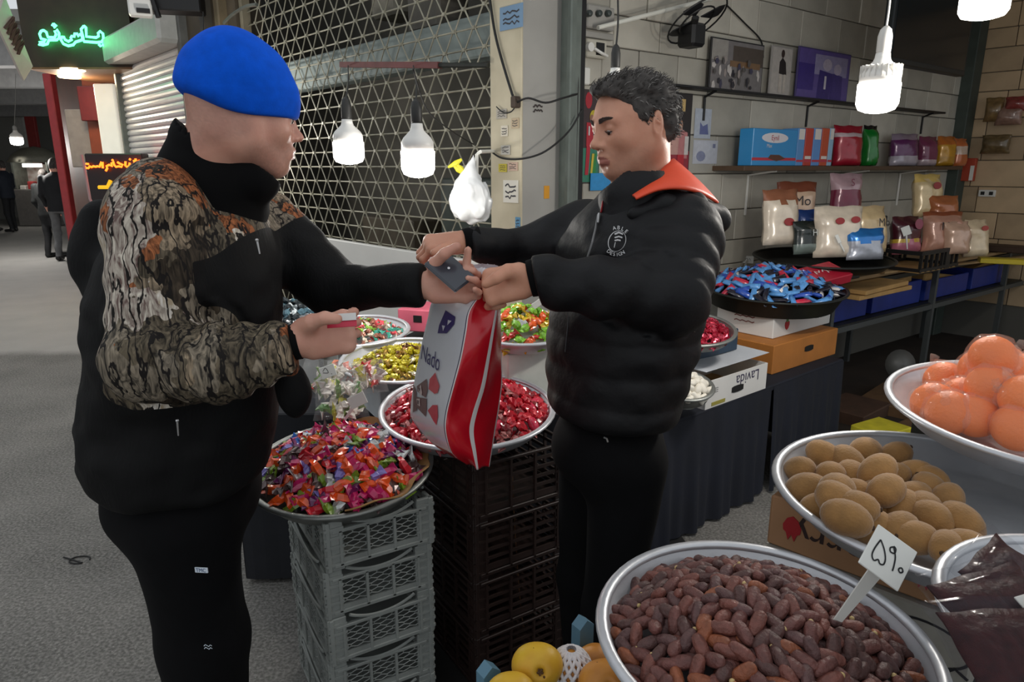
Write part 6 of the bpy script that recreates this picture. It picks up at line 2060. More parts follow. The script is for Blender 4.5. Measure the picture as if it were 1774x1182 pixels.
o = thing('packet_stand', 'slim dark stand under the tray of bagged dates', 'stand', (cP.x, cP.y, 0), R_(10))
q = MB(); q.box((0, 0, cP.z - .08), (.2, .2, .03), bev=.004); q.build('stand_top', M_darksteel, o)
q = MB(); q.tube([(0, 0, .02), (0, 0, cP.z - .09)], .03, 10); q.build('post', M_darksteel, o)
q = MB(); q.lathe([(.14, 0), (.14, .015), (.03, .03), (0, .03)], 20); q.build('foot', M_darksteel, o)

# quinces in the blue-grey crate
M_bcrate = pbr('blue_crate_plastic', (92, 130, 150), .5, var=.12)
zq = .70
qa, qb = WZ(846, 1150, zq), WZ(1010, 1070, zq)
d_ = (qb - qa); d_.z = 0; lq = d_.length; d_.normalize(); nq = Vector((d_.y, -d_.x, 0))     # towards the camera
cq = (qa + qb) / 2 + nq * .17; cq.z = zq - .17
bc = thing('fruit_crate', 'blue-grey plastic crate of quinces at the bottom edge', 'crate', cq, math.atan2(d_.y, d_.x))
dq = .34
for sx in (-1, 1):
    for sy in (-1, 1):
        q = MB(); q.prism([(-.018, 0), (.018, 0), (.018, .155), (0, .17), (-.018, .155)], .026, Matrix(((1, 0, 0), (0, 0, -1), (0, 1, 0))), (sx * lq / 2, sy * dq / 2 + .013, 0)); q.build('corner_post', M_bcrate, bc)
for sy in (-1, 1):
    q = MB(); n = 14
    q.prism([(-lq / 2, .02), (lq / 2, .02)] + [(lq / 2 - lq * k / n, .09 + .035 * math.sin(math.pi * k / n) ** 2 + (.02 if k in (0, n) else 0)) for k in range(n + 1)], .008, Matrix(((1, 0, 0), (0, 0, -1), (0, 1, 0))), (0, sy * dq / 2 + .004, 0)); q.build('side_panel', M_bcrate, bc)
for sx in (-1, 1):
    q = MB(); n = 14
    q.prism([(-dq / 2, .02), (dq / 2, .02)] + [(dq / 2 - dq * k / n, .09 + .035 * math.sin(math.pi * k / n) ** 2) for k in range(n + 1)], .008, Matrix(((0, 0, 1), (1, 0, 0), (0, 1, 0))), (sx * lq / 2 - .004, 0, 0)); q.build('side_panel', M_bcrate, bc)
q = MB(); q.box((0, 0, .02), (lq, dq, .012)); q.build('crate_floor', M_bcrate, bc)
mq = pbr('quince_yellow', (226, 186, 44), .5, col2=(206, 150, 40), scale=14, bump=.15, bscale=40)
mq2 = pbr('quince_orange', (206, 140, 52), .5, col2=(176, 110, 42), scale=16, bump=.15, bscale=40)
QU = [(930, 1154, 1.02, mq, 'large yellow quince facing out of the blue-grey crate', .040), (1046, 1184, .98, mq2, 'orange-brown quince beside the foam-netted one', .039), (884, 1206, .96, mq, 'yellow quince half hidden by the large one', .038), (1028, 1154, 1.1, mq2, 'brownish quince at the back of the crate', .038)]
for i, (px, py, Y, m, lab, r) in enumerate(QU):
    p = W(px, py, Y + .04)
    F = Field(arange(-.06, .06, .005), arange(-.06, .06, .005), arange(-.06, .06, .005))
    F.put(p_ell((0, 0, 0), (r, r, r * .96)), .01); F.put(p_ell((r * .3, -r * .2, r * .25), (r * .72,) * 3), .02); F.put(p_ell((-r * .35, .0, -r * .1), (r * .7,) * 3), .02)
    F.put(p_ell((0, -r * 1.02, 0), (.007, .008, .007)), .012, 's')
    V, Q = F.extract('q'); o = np_mesh('quince', V, Q, [m], None, None); o.location = p; o.rotation_euler = (R_(-30) + Rr.uniform(-.1, .1), Rr.uniform(-.6, .6), R_(-4))
    tag(o, lab, 'quince', 'quinces in the crate')
    q = MB()
    for k in range(5):
        a_ = 2 * math.pi * k / 5
        q.tube([(0, -r * .93, 0), (.006 * math.cos(a_), -r * 1.0, .006 * math.sin(a_))], [.004, .0015], 5)
    q.build('blossom_end', pbr('quince_calyx', (84, 56, 26), .8), o)
    for k in range(9):
        a_, e_ = Rr.uniform(-1.2, 1.2), Rr.uniform(-1, 1)
        v = Vector((math.sin(a_) * math.cos(e_), -math.cos(a_) * math.cos(e_), math.sin(e_))) * r * .985
        q = MB(); q.ball(v, (.0026, .0026, .0026), nu=6, nv=4); q.build('brown_spot', pbr('quince_spot', (92, 62, 30), .8), o)
# foam-netted fruit
p = W(989, 1164, 1.08)
o = thing('netted_quince', 'quince in a white foam net between two bare quinces', 'quince', p, group='quinces in the crate')
q = MB(); q.ball((0, 0, 0), (.036, .036, .044), nu=16, nv=10); q.build('fruit', mq2, o, smooth=True)
q = MB()
for s in (-1, 1):
    for k in range(14):
        pts = []
        for j in range(15):
            b = -1.35 + 2.7 * j / 14; a_ = 2 * math.pi * k / 14 + s * b * .9
            pts.append((.039 * math.cos(b) * math.cos(a_), .039 * math.cos(b) * math.sin(a_), .047 * math.sin(b)))
        q.tube(pts, .0036, 5, caps=False)
q.build('foam_net', pbr('white_foam', (226, 222, 224), .7), o, smooth=True)
# crate under it
lo = make_crate('plastic_crate', 'dark lower crate under the quinces', (cq.x, cq.y, 0), math.atan2(d_.y, d_.x), lq, dq, cq.z - .002, pbr('dark_crate_plastic', (40, 46, 48), .6), None, style='slat', arch=False)
# litter on the floor
q = MB(); c_ = WZ(130, 970, .004); q.tube([c_ + Vector((.04 * math.cos(2 * math.pi * k / 20) + .02, .028 * math.sin(2 * math.pi * k / 20), 0)) for k in range(18)] + [c_ + Vector((-.06, .02, 0))], .003, 5)
tag(q.build('wire_loop', M_cable), 'thin black wire loop lying on the asphalt', 'wire')

# ================================================================== PEOPLE
def frame_of(fwd, up=(0, 0, 1), roll=0.0):
    f = Vector(fwd).normalized()
    l = Vector(up).cross(f).normalized()
    u = f.cross(l)
    M = Matrix((f, l, u)).transposed()
    if roll: M = M @ Matrix.Rotation(roll, 3, 'X')
    return M


def head_field(F, o, M, s=1.0, jaw=1.0, closed=False, neck_to=None, neck_r=.058, ears=True):
    o = Vector(o)
    P = lambda x, y, z: o + M @ (Vector((x, y, z)) * s)
    e = lambda c, r, k, op='u', Mx=None: F.put(p_ell(P(*c), [v * s for v in r], M if Mx is None else M @ Mx), k * s, op)
    c = lambda a, b, r1, r2, k, op='u': F.put(p_cone(P(*a), P(*b), r1 * s, r2 * s), k * s, op)
    e((-.014, 0, .030), (.097, .077, .080), .01)
    e((.030, 0, .012), (.066, .066, .078), .03)
    e((.034, 0, -.040), (.058, .058, .070), .04)
    for y in (-1, 1):
        c((-.004, y * .052, -.048), (.056, y * .022, -.098), .026 * jaw, .020 * jaw, .035)
        c((.0, y * .058, -.02), (-.004, y * .052, -.055), .022, .024 * jaw, .03)
        e((.058, y * .044, -.024), (.024, .020, .018), .028)
        c((.078, y * .046, .018), (.090, y * .012, .014), .009, .010, .018)
    e((.076, 0, -.100), (.018, .022, .016), .02)
    e((.082, 0, -.066), (.018, .028, .026), .025)
    for y in (-1, 1):
        e((.101, y * .031, .0), (.015, .017, .012), .016, 's')
        e((.081, y * .031, .0), (.0125, .0155, .0125), .004)
        if closed:
            e((.0835, y * .031, .003), (.0122, .0150, .0095), .004)
    # nose
    c((.093, 0, .010), (.113, 0, -.028), .0080, .0100, .012)
    e((.1165, 0, -.031), (.0105, .0105, .0090), .008)
    for y in (-1, 1):
        e((.102, y * .0125, -.036), (.0105, .0070, .0075), .007)
        e((.106, y * .0065, -.0425), (.005, .0032, .003), .003, 's')
    # mouth
    c((.097, -.020, -.0655), (.103, 0, -.060), .0045, .0060, .008)
    c((.097, .020, -.0655), (.103, 0, -.060), .0045, .0060, .008)
    c((.094, -.018, -.073), (.100, 0, -.0745), .0045, .0072, .008)
    c((.094, .018, -.073), (.100, 0, -.0745), .0045, .0072, .008)
    c((.099, -.022, -.0675), (.1095, 0, -.0668), .0012, .0016, .004, 's')
    c((.099, .022, -.0675), (.1095, 0, -.0668), .0012, .0016, .004, 's')
    e((.100, 0, -.0865), (.006, .014, .005), .010, 's')
    if ears:
        for y in (-1, 1):
            Rm = Matrix.Rotation(y * R_(-18), 3, 'Z') @ Matrix.Rotation(R_(-10), 3, 'Y')
            Rm = Matrix.Rotation(y * R_(24), 3, 'Z') @ Matrix.Rotation(R_(-12), 3, 'Y')
            e((-.010, y * .085, -.008), (.020, .0085, .033), .006, 'u', Rm)
            e((-.005, y * .080, -.039), (.010, .007, .012), .010, 'u', Rm)
            e((-.005, y * .0955, -.006), (.0115, .0095, .021), .004, 's', Rm)
            c((-.002, y * .088, .005), (-.010, y * .090, -.005), .003, .002, .004)
    if neck_to is not None:
        nt = Vector(neck_to)
        F.put(p_cone(P(-.030, 0, -.035), nt, neck_r * .98, neck_r * 1.1), .03)
    return P


def stubble(HO, HM, amount, nape=0.0):
    iv, ho = np.array(HM.transposed()), np.array(HO)
    def fn(V):
        L = (V - ho) @ iv.T
        x, y, z = L[:, 0], np.abs(L[:, 1]), L[:, 2]
        sm = lambda a: np.clip(a, 0, 1)
        b = sm((-.032 - z + .25 * np.minimum(x - .05, 0)) / .022) * sm((x + .015) / .025) * sm((z + .16) / .02)
        b *= 1 - sm(1.4 - ((z + .067) / .016) ** 2 - (y / .03) ** 2)
        h = nape * sm((.012 - x) / .02) * sm((z + .05 - .4 * np.minimum(x, 0)) / .02) * (np.abs(x) < .2)
        ok = (np.abs(L) < .19).all(1)
        return np.where(ok, np.clip(b * amount + h, 0, 1) * (.75 + .25 * vnoise(V.astype(np.float32) * 300, 3)), 0)
    return fn


def hand_field(F, wrist, d, n, curls, spread=(.10, .03, -.04, -.12), thumb=None, s=1.0, fr=.0088, palm=.088, lens=(.070, .077, .071, .056)):
    """d: wrist to knuckles; n: out of the palm; curls per finger: (knuckle, middle, tip) degrees. returns frame"""
    w = Vector(wrist); d = Vector(d).normalized(); n = Vector(n); n = (n - d * n.dot(d)).normalized()
    sd = d.cross(n)                                   # side, thumb side chosen by caller through sign of thumb points
    M = Matrix((d, sd, n)).transposed()
    P = lambda a, b, c: w + M @ (Vector((a, b, c)) * s)
    F.put(p_cone(P(-.05, 0, 0), P(.015, 0, 0), .026 * s, .0265 * s), .012)
    F.put(p_box(P(palm * .55, 0, 0), (palm * .52 * s, .040 * s, .0145 * s), M, .0135 * s), .018)
    F.put(p_ell(P(palm * .5, 0, -.006), (palm * .5 * s, .034 * s, .015 * s), M), .012)
    pts_all = []
    ys = (.0295, .0098, -.0098, -.0285)
    for i in range(4):
        k0 = P(palm * (.98 if i in (1, 2) else .93 if i == 0 else .86), ys[i], -.003)
        F.put(p_ell(k0, (.0115 * s,) * 3), .010)
        a = 0.0
        p = k0
        L = lens[i] * s
        seg = (.46, .30, .24)
        dirr = spread[i]
        chain = [p]
        for j in range(3):
            a += R_(curls[i][j])
            v = M @ Vector((math.cos(a) * math.cos(dirr), math.sin(dirr) * math.cos(a * .5), math.sin(a)))
            q = p + v.normalized() * L * seg[j]
            r1, r2 = fr * s * (1 - .08 * j), fr * s * (.93 - .10 * j)
            F.put(p_cone(p, q, r1, r2), .0035)
            F.put(p_ell(p, (r1 * 1.06,) * 3), .002)
            p = q; chain.append(p)
        pts_all.append(chain)
    if thumb:
        T = [P(*t) if not isinstance(t, Vector) else t for t in thumb]
        F.put(p_cone(P(palm * .25, .024 * (1 if True else -1), .004), T[0], .019 * s, .0145 * s), .018)
        for j in range(len(T) - 1):
            F.put(p_cone(T[j], T[j + 1], .0122 * s * (1 - .07 * j), .0112 * s * (1 - .10 * j)), .006)
    return P, M, pts_all


M_skin = pbr('skin', (222, 168, 146), .48, col2=(208, 148, 128), scale=18, bump=.06, bscale=220)
M_skin2 = pbr('skin_warm', (222, 164, 136), .48, col2=(206, 144, 116), scale=18, bump=.06, bscale=220)
for m_ in (M_skin, M_skin2):
    b_ = m_.node_tree.nodes['Principled BSDF']
    b_.inputs['Subsurface Weight'].default_value = .12
    nt_ = m_.node_tree
    at_ = nt_.nodes.new('ShaderNodeAttribute'); at_.attribute_name = 'stubble'
    mx_ = nt_.nodes.new('ShaderNodeMix'); mx_.data_type = 'RGBA'; mx_.inputs[7].default_value = lin((112, 84, 74))
    old = b_.inputs['Base Color'].links[0].from_socket
    nt_.links.new(at_.outputs['Fac'], mx_.inputs[0]); nt_.links.new(old, mx_.inputs[6]); nt_.links.new(mx_.outputs[2], b_.inputs['Base Color'])
    b_.inputs['Subsurface Radius'].default_value = (.012, .004, .002)
    b_.inputs['Subsurface Scale'].default_value = .6
M_lip = pbr('lip', (180, 116, 102), .42)
M_eye = pbr('eye_white', (214, 206, 200), .2)
M_iris = pbr('iris', (40, 26, 18), .2)
M_hair = pbr('dark_hair', (72, 68, 65), .6, var=.5, scale=60, spec=.2)
M_brow = pbr('brow_hair', (70, 54, 47), .7)


def camo_mat():
    m = bpy.data.materials.new('forest_camouflage'); m.use_nodes = True
    nt = m.node_tree; L = nt.links.new; N = nt.nodes.new
    b = nt.nodes['Principled BSDF']; b.inputs['Roughness'].default_value = .75; b.inputs['Specular IOR Level'].default_value = .25
    tc = N('ShaderNodeTexCoord')
    n1 = N('ShaderNodeTexNoise'); n1.inputs['Scale'].default_value = 30; n1.inputs['Detail'].default_value = 5; n1.inputs['Distortion'].default_value = 2.2
    mp = N('ShaderNodeMapping'); mp.inputs['Scale'].default_value = (1.2, 1.2, .45); mp.inputs['Rotation'].default_value = (.4, .3, .2); mp.inputs['Location'].default_value = (3.1, 1.7, .4)
    wv = N('ShaderNodeTexWave'); wv.inputs['Scale'].default_value = 11; wv.inputs['Distortion'].default_value = 16; wv.inputs['Detail'].default_value = 4; wv.inputs['Detail Scale'].default_value = 1.6
    L(tc.outputs['Object'], mp.inputs['Vector'])
    L(mp.outputs['Vector'], wv.inputs['Vector'])
    nd = N('ShaderNodeTexNoise'); nd.inputs['Scale'].default_value = 14; nd.inputs['Detail'].default_value = 3
    L(tc.outputs['Object'], nd.inputs['Vector'])
    va = N('ShaderNodeMix'); va.data_type = 'VECTOR'; va.inputs[0].default_value = .16
    L(mp.outputs['Vector'], va.inputs[4]); L(nd.outputs['Color'], va.inputs[5])
    vo = N('ShaderNodeTexVoronoi'); vo.inputs['Scale'].default_value = 12
    L(va.outputs[1], vo.inputs['Vector'])
    r0 = N('ShaderNodeValToRGB'); cr = r0.color_ramp; cr.interpolation = 'CONSTANT'
    cr.elements[0].position = 0; cr.elements[0].color = lin((66, 58, 48)); cr.elements[1].position = .14; cr.elements[1].color = lin((134, 126, 112))
    for p, c in ((.28, (192, 186, 176)), (.40, (100, 92, 78)), (.50, (158, 98, 62)), (.66, (212, 206, 198)), (.74, (110, 102, 86)), (.86, (150, 136, 116))):
        el = cr.elements.new(p); el.color = lin(c)
    sc_ = N('ShaderNodeSeparateColor'); L(vo.outputs['Color'], sc_.inputs[0]); L(sc_.outputs[0], r0.inputs['Fac'])
    st = N('ShaderNodeMapping'); st.inputs['Scale'].default_value = (40, 40, 9); st.inputs['Rotation'].default_value = (.5, .5, 0); L(tc.outputs['Object'], st.inputs['Vector'])
    L(st.outputs['Vector'], n1.inputs['Vector']); n1.inputs['Scale'].default_value = 1.6
    r1 = N('ShaderNodeValToRGB'); r1.color_ramp.elements[0].position = .36; r1.color_ramp.elements[0].color = lin((40, 36, 34)); r1.color_ramp.elements[1].position = .68; r1.color_ramp.elements[1].color = lin((226, 220, 214))
    L(n1.outputs['Fac'], r1.inputs['Fac'])
    m2 = N('ShaderNodeMix'); m2.data_type = 'RGBA'; m2.blend_type = 'OVERLAY'; m2.inputs[0].default_value = .85
    L(r0.outputs['Color'], m2.inputs[6]); L(r1.outputs['Color'], m2.inputs[7])
    # dark twigs
    tw = N('ShaderNodeValToRGB'); tw.color_ramp.elements[0].position = .06; tw.color_ramp.elements[0].color = (1, 1, 1, 1); tw.color_ramp.elements[1].position = .13; tw.color_ramp.elements[1].color = (0, 0, 0, 1)
    L(wv.outputs['Fac'], tw.inputs['Fac'])
    m3 = N('ShaderNodeMix'); m3.data_type = 'RGBA'; m3.inputs[7].default_value = lin((26, 22, 20))
    L(tw.outputs['Color'], m3.inputs[0]); L(m2.outputs[2], m3.inputs[6])
    av = N('ShaderNodeAttribute'); av.attribute_name = 'camo'
    mk = N('ShaderNodeMath'); mk.operation = 'GREATER_THAN'; mk.inputs[1].default_value = 0.0
    L(av.outputs['Fac'], mk.inputs[0])
    m4 = N('ShaderNodeMix'); m4.data_type = 'RGBA'; m4.inputs[6].default_value = lin((9, 9, 10))
    L(mk.outputs[0], m4.inputs[0]); L(m3.outputs[2], m4.inputs[7]); L(m4.outputs[2], b.inputs['Base Color'])
    bp = N('ShaderNodeBump'); bp.inputs['Strength'].default_value = .2; bp.inputs['Distance'].default_value = .01
    L(n1.outputs['Fac'], bp.inputs['Height']); L(bp.outputs['Normal'], b.inputs['Normal'])
    return m


M_camo = camo_mat()
M_blackcloth = pbr('black_softshell', (8, 8, 9), .9, var=.2, scale=30, spec=.2)
M_blackpuff = pbr('black_nylon', (11, 11, 14), .62, spec=.35, var=.15, scale=20, bump=.15, bscale=60)
M_trouser = pbr('black_trouser', (7, 7, 9), .9, var=.2, scale=30, spec=.2)
M_beanie = pbr('blue_fleece', (0, 88, 218), .9, var=.10, scale=50, spec=.2, bump=.1, bscale=300)
M_shoe = pbr('black_shoe', (20, 19, 18), .5)


def nail(parent, world, p, d, n, s=.006):
    M = basis(n, d)
    q = MB(); q.ball(p, (s, s * .8, s * .25), M, 8, 4); q.build('fingernail', pbr('nail', (222, 172, 156), .3), parent, world=world, smooth=True)


# ------------------------------------------------------------------ the customer
def customer():
    KC = 1.14
    W0 = globals()['W']
    W = lambda px, py, Y: W0(px, py, Y * KC)
    zz_ = lambda z: H_CAM - (H_CAM - z) * KC
    ax_ = lambda a, b, st: arange(a * KC, b * KC, st)
    root = thing('person', 'man in blue beanie and camouflage-sleeved black jacket holding phone and cards', 'person', W(330, 1000, 1.28) * 1)
    root.location.z = 0
    wl = root.location.copy()
    HO = W(420, 200, 1.24)
    HM = frame_of((math.cos(R_(31)), math.sin(R_(31)), -.10))
    neck = W(352, 318, 1.26)
    # arm points
    S1, E1, Wr1 = W(268, 372, 1.13), W(262, 622, 1.07), W(516, 592, 1.08)
    S2, E2, Wr2 = W(455, 395, 1.46), W0(580, 500, 1.60), W0(728, 494, 1.46)
    tc = lambda px, py, Y=1.28: W(px, py, Y)
    K = []
    for z, px, rf, rl in ((.975, 312, .178, .20), (1.02, 316, .188, .21), (1.08, 318, .190, .215), (1.2, 322, .186, .22), (1.32, 326, .182, .225), (1.42, 334, .165, .205), (1.49, 348, .125, .15), (1.55, 356, .08, .085)):
        # find picture row for that height
        z = zz_(z); p = Vector((0, 1.28 * KC, z)); dv = (p - Vector((0, 0, H_CAM)))
        depth = dv.y * _c - dv.z * _s
        x = (px - 887) / FPX * depth
        K.append((z, x, 1.28 * KC, rf * 1.06, rl * 1.06))
    yawT = R_(20)
    # body: one skin, uneven grid: fine at head and hands
    F = Field(axis((-1.1, -.80, .012), (-.80, -.26, .0042), (-.26, -.0, .0036)), axis((1.1, 1.82, .0042)), axis((0, .95, .02), (.95, 1.12, .01), (1.12, 1.50, .0038), (1.50, 1.86, .0038)))
    head_field(F, HO, HM, .94, jaw=1.12, neck_to=neck, neck_r=.068, ears=False)
    F.put(p_loft([(z, x, y, rf * .72, rl * .8) for z, x, y, rf, rl in K], yawT), .03)
    for a, b, c in ((S1, E1, Wr1), (S2, E2, Wr2)):
        F.put(p_cone(a, b, .05, .042), .03); F.put(p_cone(b, c, .042, .028), .01)
    hipN, hipF = W(318, 905, 1.20), W(330, 905, 1.38)
    legs = []
    for hp, kx in ((hipN, 350), (hipF, 352)):
        kn = Vector((W(kx, 1150, hp.y / KC).x, hp.y + .02, .50)); an = Vector((kn.x - .02, hp.y + .02, .09))
        legs.append((hp, kn, an))
        F.put(p_cone(hp, kn, .075, .055), .03); F.put(p_cone(kn, an, .052, .035), .01); F.put(p_cone(an, an + Vector((.14, .03, -.045)), .035, .03), .01)
    # right hand: fist with cards
    d1 = Vector((.93, .20, .16)); n1 = Vector((-.25, .95, -.15))
    wr = W(524, 590, 1.085)
    P1, M1, ch1 = hand_field(F, wr, d1, n1, [(50, 46, 18), (62, 80, 40), (70, 82, 42), (76, 80, 42)], thumb=None, spread=(.05, .02, -.02, -.06))
    sgn = 1 if (M1 @ Vector((0, 1, 0))).z > 0 else -1
    T1 = [W(541, 558, 1.055), W(563, 551, 1.042), W(584, 553, 1.040)]
    F.put(p_cone(P1(.008, sgn * .02, -.006), T1[0], .021, .0155), .012)
    F.put(p_cone(T1[0], T1[1], .0135, .0122), .004); F.put(p_cone(T1[1], T1[2], .0122, .0095), .003)
    # left hand with the phone
    d2 = Vector((.96, -.10, .06)); n2 = Vector((.08, -.80, .55))
    wr2 = W0(742, 496, 1.455)
    P2, M2, ch2 = hand_field(F, wr2, d2, n2, [(28, 48, 30), (38, 62, 40), (42, 66, 42), (46, 66, 42)], thumb=None)
    sg = 1 if (M2 @ Vector((0, 1, 0))).z > 0 else -1
    T2 = [W0(752, 458, 1.415), W0(770, 440, 1.40), W0(792, 427, 1.40)]
    F.put(p_cone(P2(.02, sg * .024, .005), T2[0], .019, .0145), .015)
    F.put(p_cone(T2[0], T2[1], .0125, .0115), .005); F.put(p_cone(T2[1], T2[2], .0115, .0088), .004)
    # raised index finger
    I0, I1, I2 = W0(806, 478, 1.42), W0(809, 452, 1.42), W0(811, 433, 1.415)
    F.put(p_cone(I0, I1, .0092, .0088), .004); F.put(p_cone(I1, I2, .0088, .0076), .003)
    iv = HM.transposed(); ivn = np.array(iv); ho = np.array(HO)
    def cls(C):
        L = (C - ho) @ ivn.T
        lip = ((((L[:, 2] + .067) / .0125) ** 2 + (L[:, 1] / .024) ** 2) < 1) & (L[:, 0] > .088)
        return np.where(lip, 1, 0)
    body = F.build('body', [M_skin, M_lip], root, wl, cls, ('stubble', stubble(HO, HM, .45, .4)))
    P = lambda x, y, z: HO + HM @ (Vector((x, y, z)) * .94)
    for y in (-1, 1):
        q = MB(); q.ball(P(.0835, y * .031, .0), (.0108), None, 14, 10); e_ = q.build('eyeball', M_eye, root, world=wl, smooth=True)
        q = MB(); q.ball(P(.0935, y * .031, -.001), (.0035, .0055, .0055), HM, 12, 8); q.build('iris', M_iris, e_, world=wl, smooth=True)
        q = MB(); q.tube([P(.086, y * .048, .016), P(.096, y * .034, .021), P(.099, y * .014, .017)], [.002, .004, .003], 6); q.build('eyebrow', M_brow, root, world=wl)
        q = MB(); q.tube([P(.084, y * .044, .0), P(.0935, y * .036, .0045), P(.095, y * .027, .004), P(.092, y * .019, .0)], .0012, 5); q.build('eyelash', M_brow, root, world=wl)
    P = lambda x, y, z: HO + HM @ Vector((x, y, z))
    # beanie
    F = Field(arange(HO.x - .17, HO.x + .17, .0045), arange(HO.y - .16, HO.y + .16, .0045), arange(HO.z - .08, HO.z + .20, .0045))
    F.put(p_ell(P(-.014, 0, .046), (.107, .088, .112), HM), .01)
    F.put(p_ell(P(.012, 0, .028), (.090, .083, .080), HM), .04)
    F.put(p_ell(P(-.040, 0, .020), (.074, .080, .075), HM), .03)
    F.noise(.003, (14, 14, 30), 2)
    F.put(p_box(P(.0, 0, -.104), (.25, .25, .100), HM @ Matrix.Rotation(R_(-4), 3, 'Y'), .003), .004, 's')
    F.put(p_box(P(-.108, 0, -.082), (.11, .25, .10), HM @ Matrix.Rotation(R_(24), 3, 'Y'), .003), .02, 's')
    bn = F.build('beanie', [M_beanie], root, wl)
    # collar
    F = Field(arange(-.88, -.38, .006), arange(1.14, 1.72, .006), arange(1.38, 1.72, .006))
    cb, ct_ = W(360, 345, 1.27), W(372, 255, 1.255)
    F.put(p_cone(cb, ct_, .122, .086), .01)
    F.put(p_cone(W(395, 320, 1.25), W(438, 306, 1.24), .080, .055), .04)
    F.put(p_cone(ct_ + Vector((0, 0, -.015)), ct_ + (ct_ - cb) * 2, .074, .074), .004, 's')
    F.put(p_ell(P(.055, 0, -.055), (.075, .07, .07), HM), .006, 's')
    F.put(p_box(ct_ + HM @ Vector((.02, 0, .115)), (.3, .3, .10), HM @ Matrix.Rotation(R_(30), 3, 'Y'), .003), .008, 's')
    F.build('collar', [M_blackcloth], root, wl)
    # jacket
    F = Field(arange(-1.12, .01, .007), arange(1.04, 1.92, .007), arange(.72, 1.62, .007))
    F.put(p_loft(K, yawT, .03, 2.3), .03)
    F.put(p_cone(S1 + Vector((0, 0, -.005)), E1, .086, .072), .035)
    F.put(p_cone(E1, W(380, 628, 1.055), .076, .070), .03)
    F.put(p_cone(W(380, 628, 1.055), W(505, 600, 1.075), .070, .050), .02)
    F.put(p_cone(S2, E2, .09, .066), .04); F.put(p_cone(E2, W0(722, 494, 1.462), .064, .046), .02)
    F.put(p_ell(W(508, 680, 1.17), (.030, .04, .055)), .015)
    F.put(p_ell(W(282, 334, 1.18), (.075, .085, .068)), .04)
    F.put(p_ell(W(186, 450, 1.34), (.06, .09, .14)), .05)
    F.noise(.011, (7, 7, 10), 4); F.noise(.005, (22, 22, 26), 6)
    # folds across the near sleeve
    s1, e1, w1 = [np.array(v) for v in (S1, E1, Wr1)]
    def seg(C, a, b):
        d = b - a; t = np.clip(((C - a) @ d) / (d @ d), 0, 1)
        return np.linalg.norm(C - a - t[:, None] * d, axis=1), t
    ii = np.nonzero(np.abs(F.D) < .04)
    C = np.stack([F.ax[0][ii[0]], F.ax[1][ii[1]], F.ax[2][ii[2]]], 1).astype(float)
    d_, t_ = seg(C, e1, w1)
    F.D[ii] += np.where(d_ < .10, .0045 * np.sin(t_ * 34 + C[:, 2] * 30 + C[:, 1] * 20), 0)
    d_, t_ = seg(C, s1, e1)
    F.D[ii] += np.where(d_ < .10, .003 * np.sin(t_ * 22 + C[:, 0] * 24), 0)
    F.put(p_box(P1(.082, 0, 0), (.10, .09, .09), M1), .004, 's')
    F.put(p_box(P2(.092, 0, 0), (.10, .09, .09), M2), .004, 's')
    shx = np.array(S1)
    V, Q = F.extract('jacket')
    da, t1 = seg(V, s1, e1); db, t2 = seg(V, e1, w1)
    mn = np.minimum
    arm = mn(mn(.115 - da, 1.28 * KC - V[:, 1]), .086 - np.abs(V[:, 0] - (s1[0] + (e1[0] - s1[0]) * t1)))
    arm = np.maximum(mn(arm, V[:, 2] - (s1[2] - .36)), np.maximum(.088 - db, mn(.125 - db, 1.225 - V[:, 1])))
    yk = mn(V[:, 2] - (1.448 + .10 * np.maximum(V[:, 0] + .64, 0) - .05 * np.exp(-((V[:, 0] + .57) / .05) ** 2)), V[:, 0] - (s1[0] - .085))
    jk = np_mesh('jacket', V, Q, [M_camo], root, wl)
    if len(jk.data.vertices) == len(V):
        at = jk.data.attributes.new('camo', 'FLOAT', 'POINT')
        at.data.foreach_set('value', np.maximum(arm, yk).astype(np.float32))
    # inner cuff, zip pulls
    q = MB(); q.tube([P1(-.035, 0, 0), P1(-.006, 0, 0)], [.033, .034], 18, caps=False); o = q.build('inner_cuff', M_blackcloth, root, world=wl, smooth=True); o.modifiers.new('t', 'SOLIDIFY').thickness = .003
    for (x0, y0), (x1, y1), Y in (((445, 416), (450, 440), 1.118), ((307, 729), (309, 755), 1.075)):
        q = MB(); q.tube([W(x0, y0, Y), W(x1, y1, Y)], [.0022, .0014], 6); q.ball(W(x0, y0, Y), .0035, None, 6, 4); q.build('zip_pull', pbr('zip_silver', (200, 200, 200), .3, .8), root, world=wl)
    # trousers
    F = Field(arange(-1.04, -.40, .009), arange(1.16, 1.80, .009), arange(.05, .95, .009))
    hip = W(326, 880, 1.29); hip.z = .84
    F.put(p_ell(hip, (.17, .19, .14)), .03)
    for hp, kn, an in legs:
        F.put(p_cone(hp, kn, .112, .096), .04); F.put(p_cone(kn, an, .096, .078), .03)
    F.noise(.006, (10, 10, 7), 8)
    F.build('trousers', [M_trouser], root, wl)
    for hp, kn, an in legs:
        F = Field(arange(an.x - .12, an.x + .24, .008), arange(an.y - .1, an.y + .12, .008), arange(0, .16, .008))
        F.put(p_cone(an + Vector((-.03, 0, -.03)), an + Vector((.15, .03, -.045)), .048, .04), .01); F.put(p_cone(an, an + Vector((0, 0, .03)), .05, .05), .02)
        F.put(p_box(an + Vector((.05, .01, -.16)), (.3, .3, .075)), .004, 's')
        F.build('shoe', [M_shoe], root, wl)
    # white tag and prints on the trousers
    tp = W(349, 989, 1.10)
    bm = None
    def surf(px, py, r=.087):
        # front of the near leg along the picture ray
        hp, kn, an = legs[0]
        return W(px, py, hp.y - .10)
    q = MB(); Mt = basis((-.25, -1, .1), (1, -.2, .1)); c_ = W(349, 988, hipN.y / KC - .115)
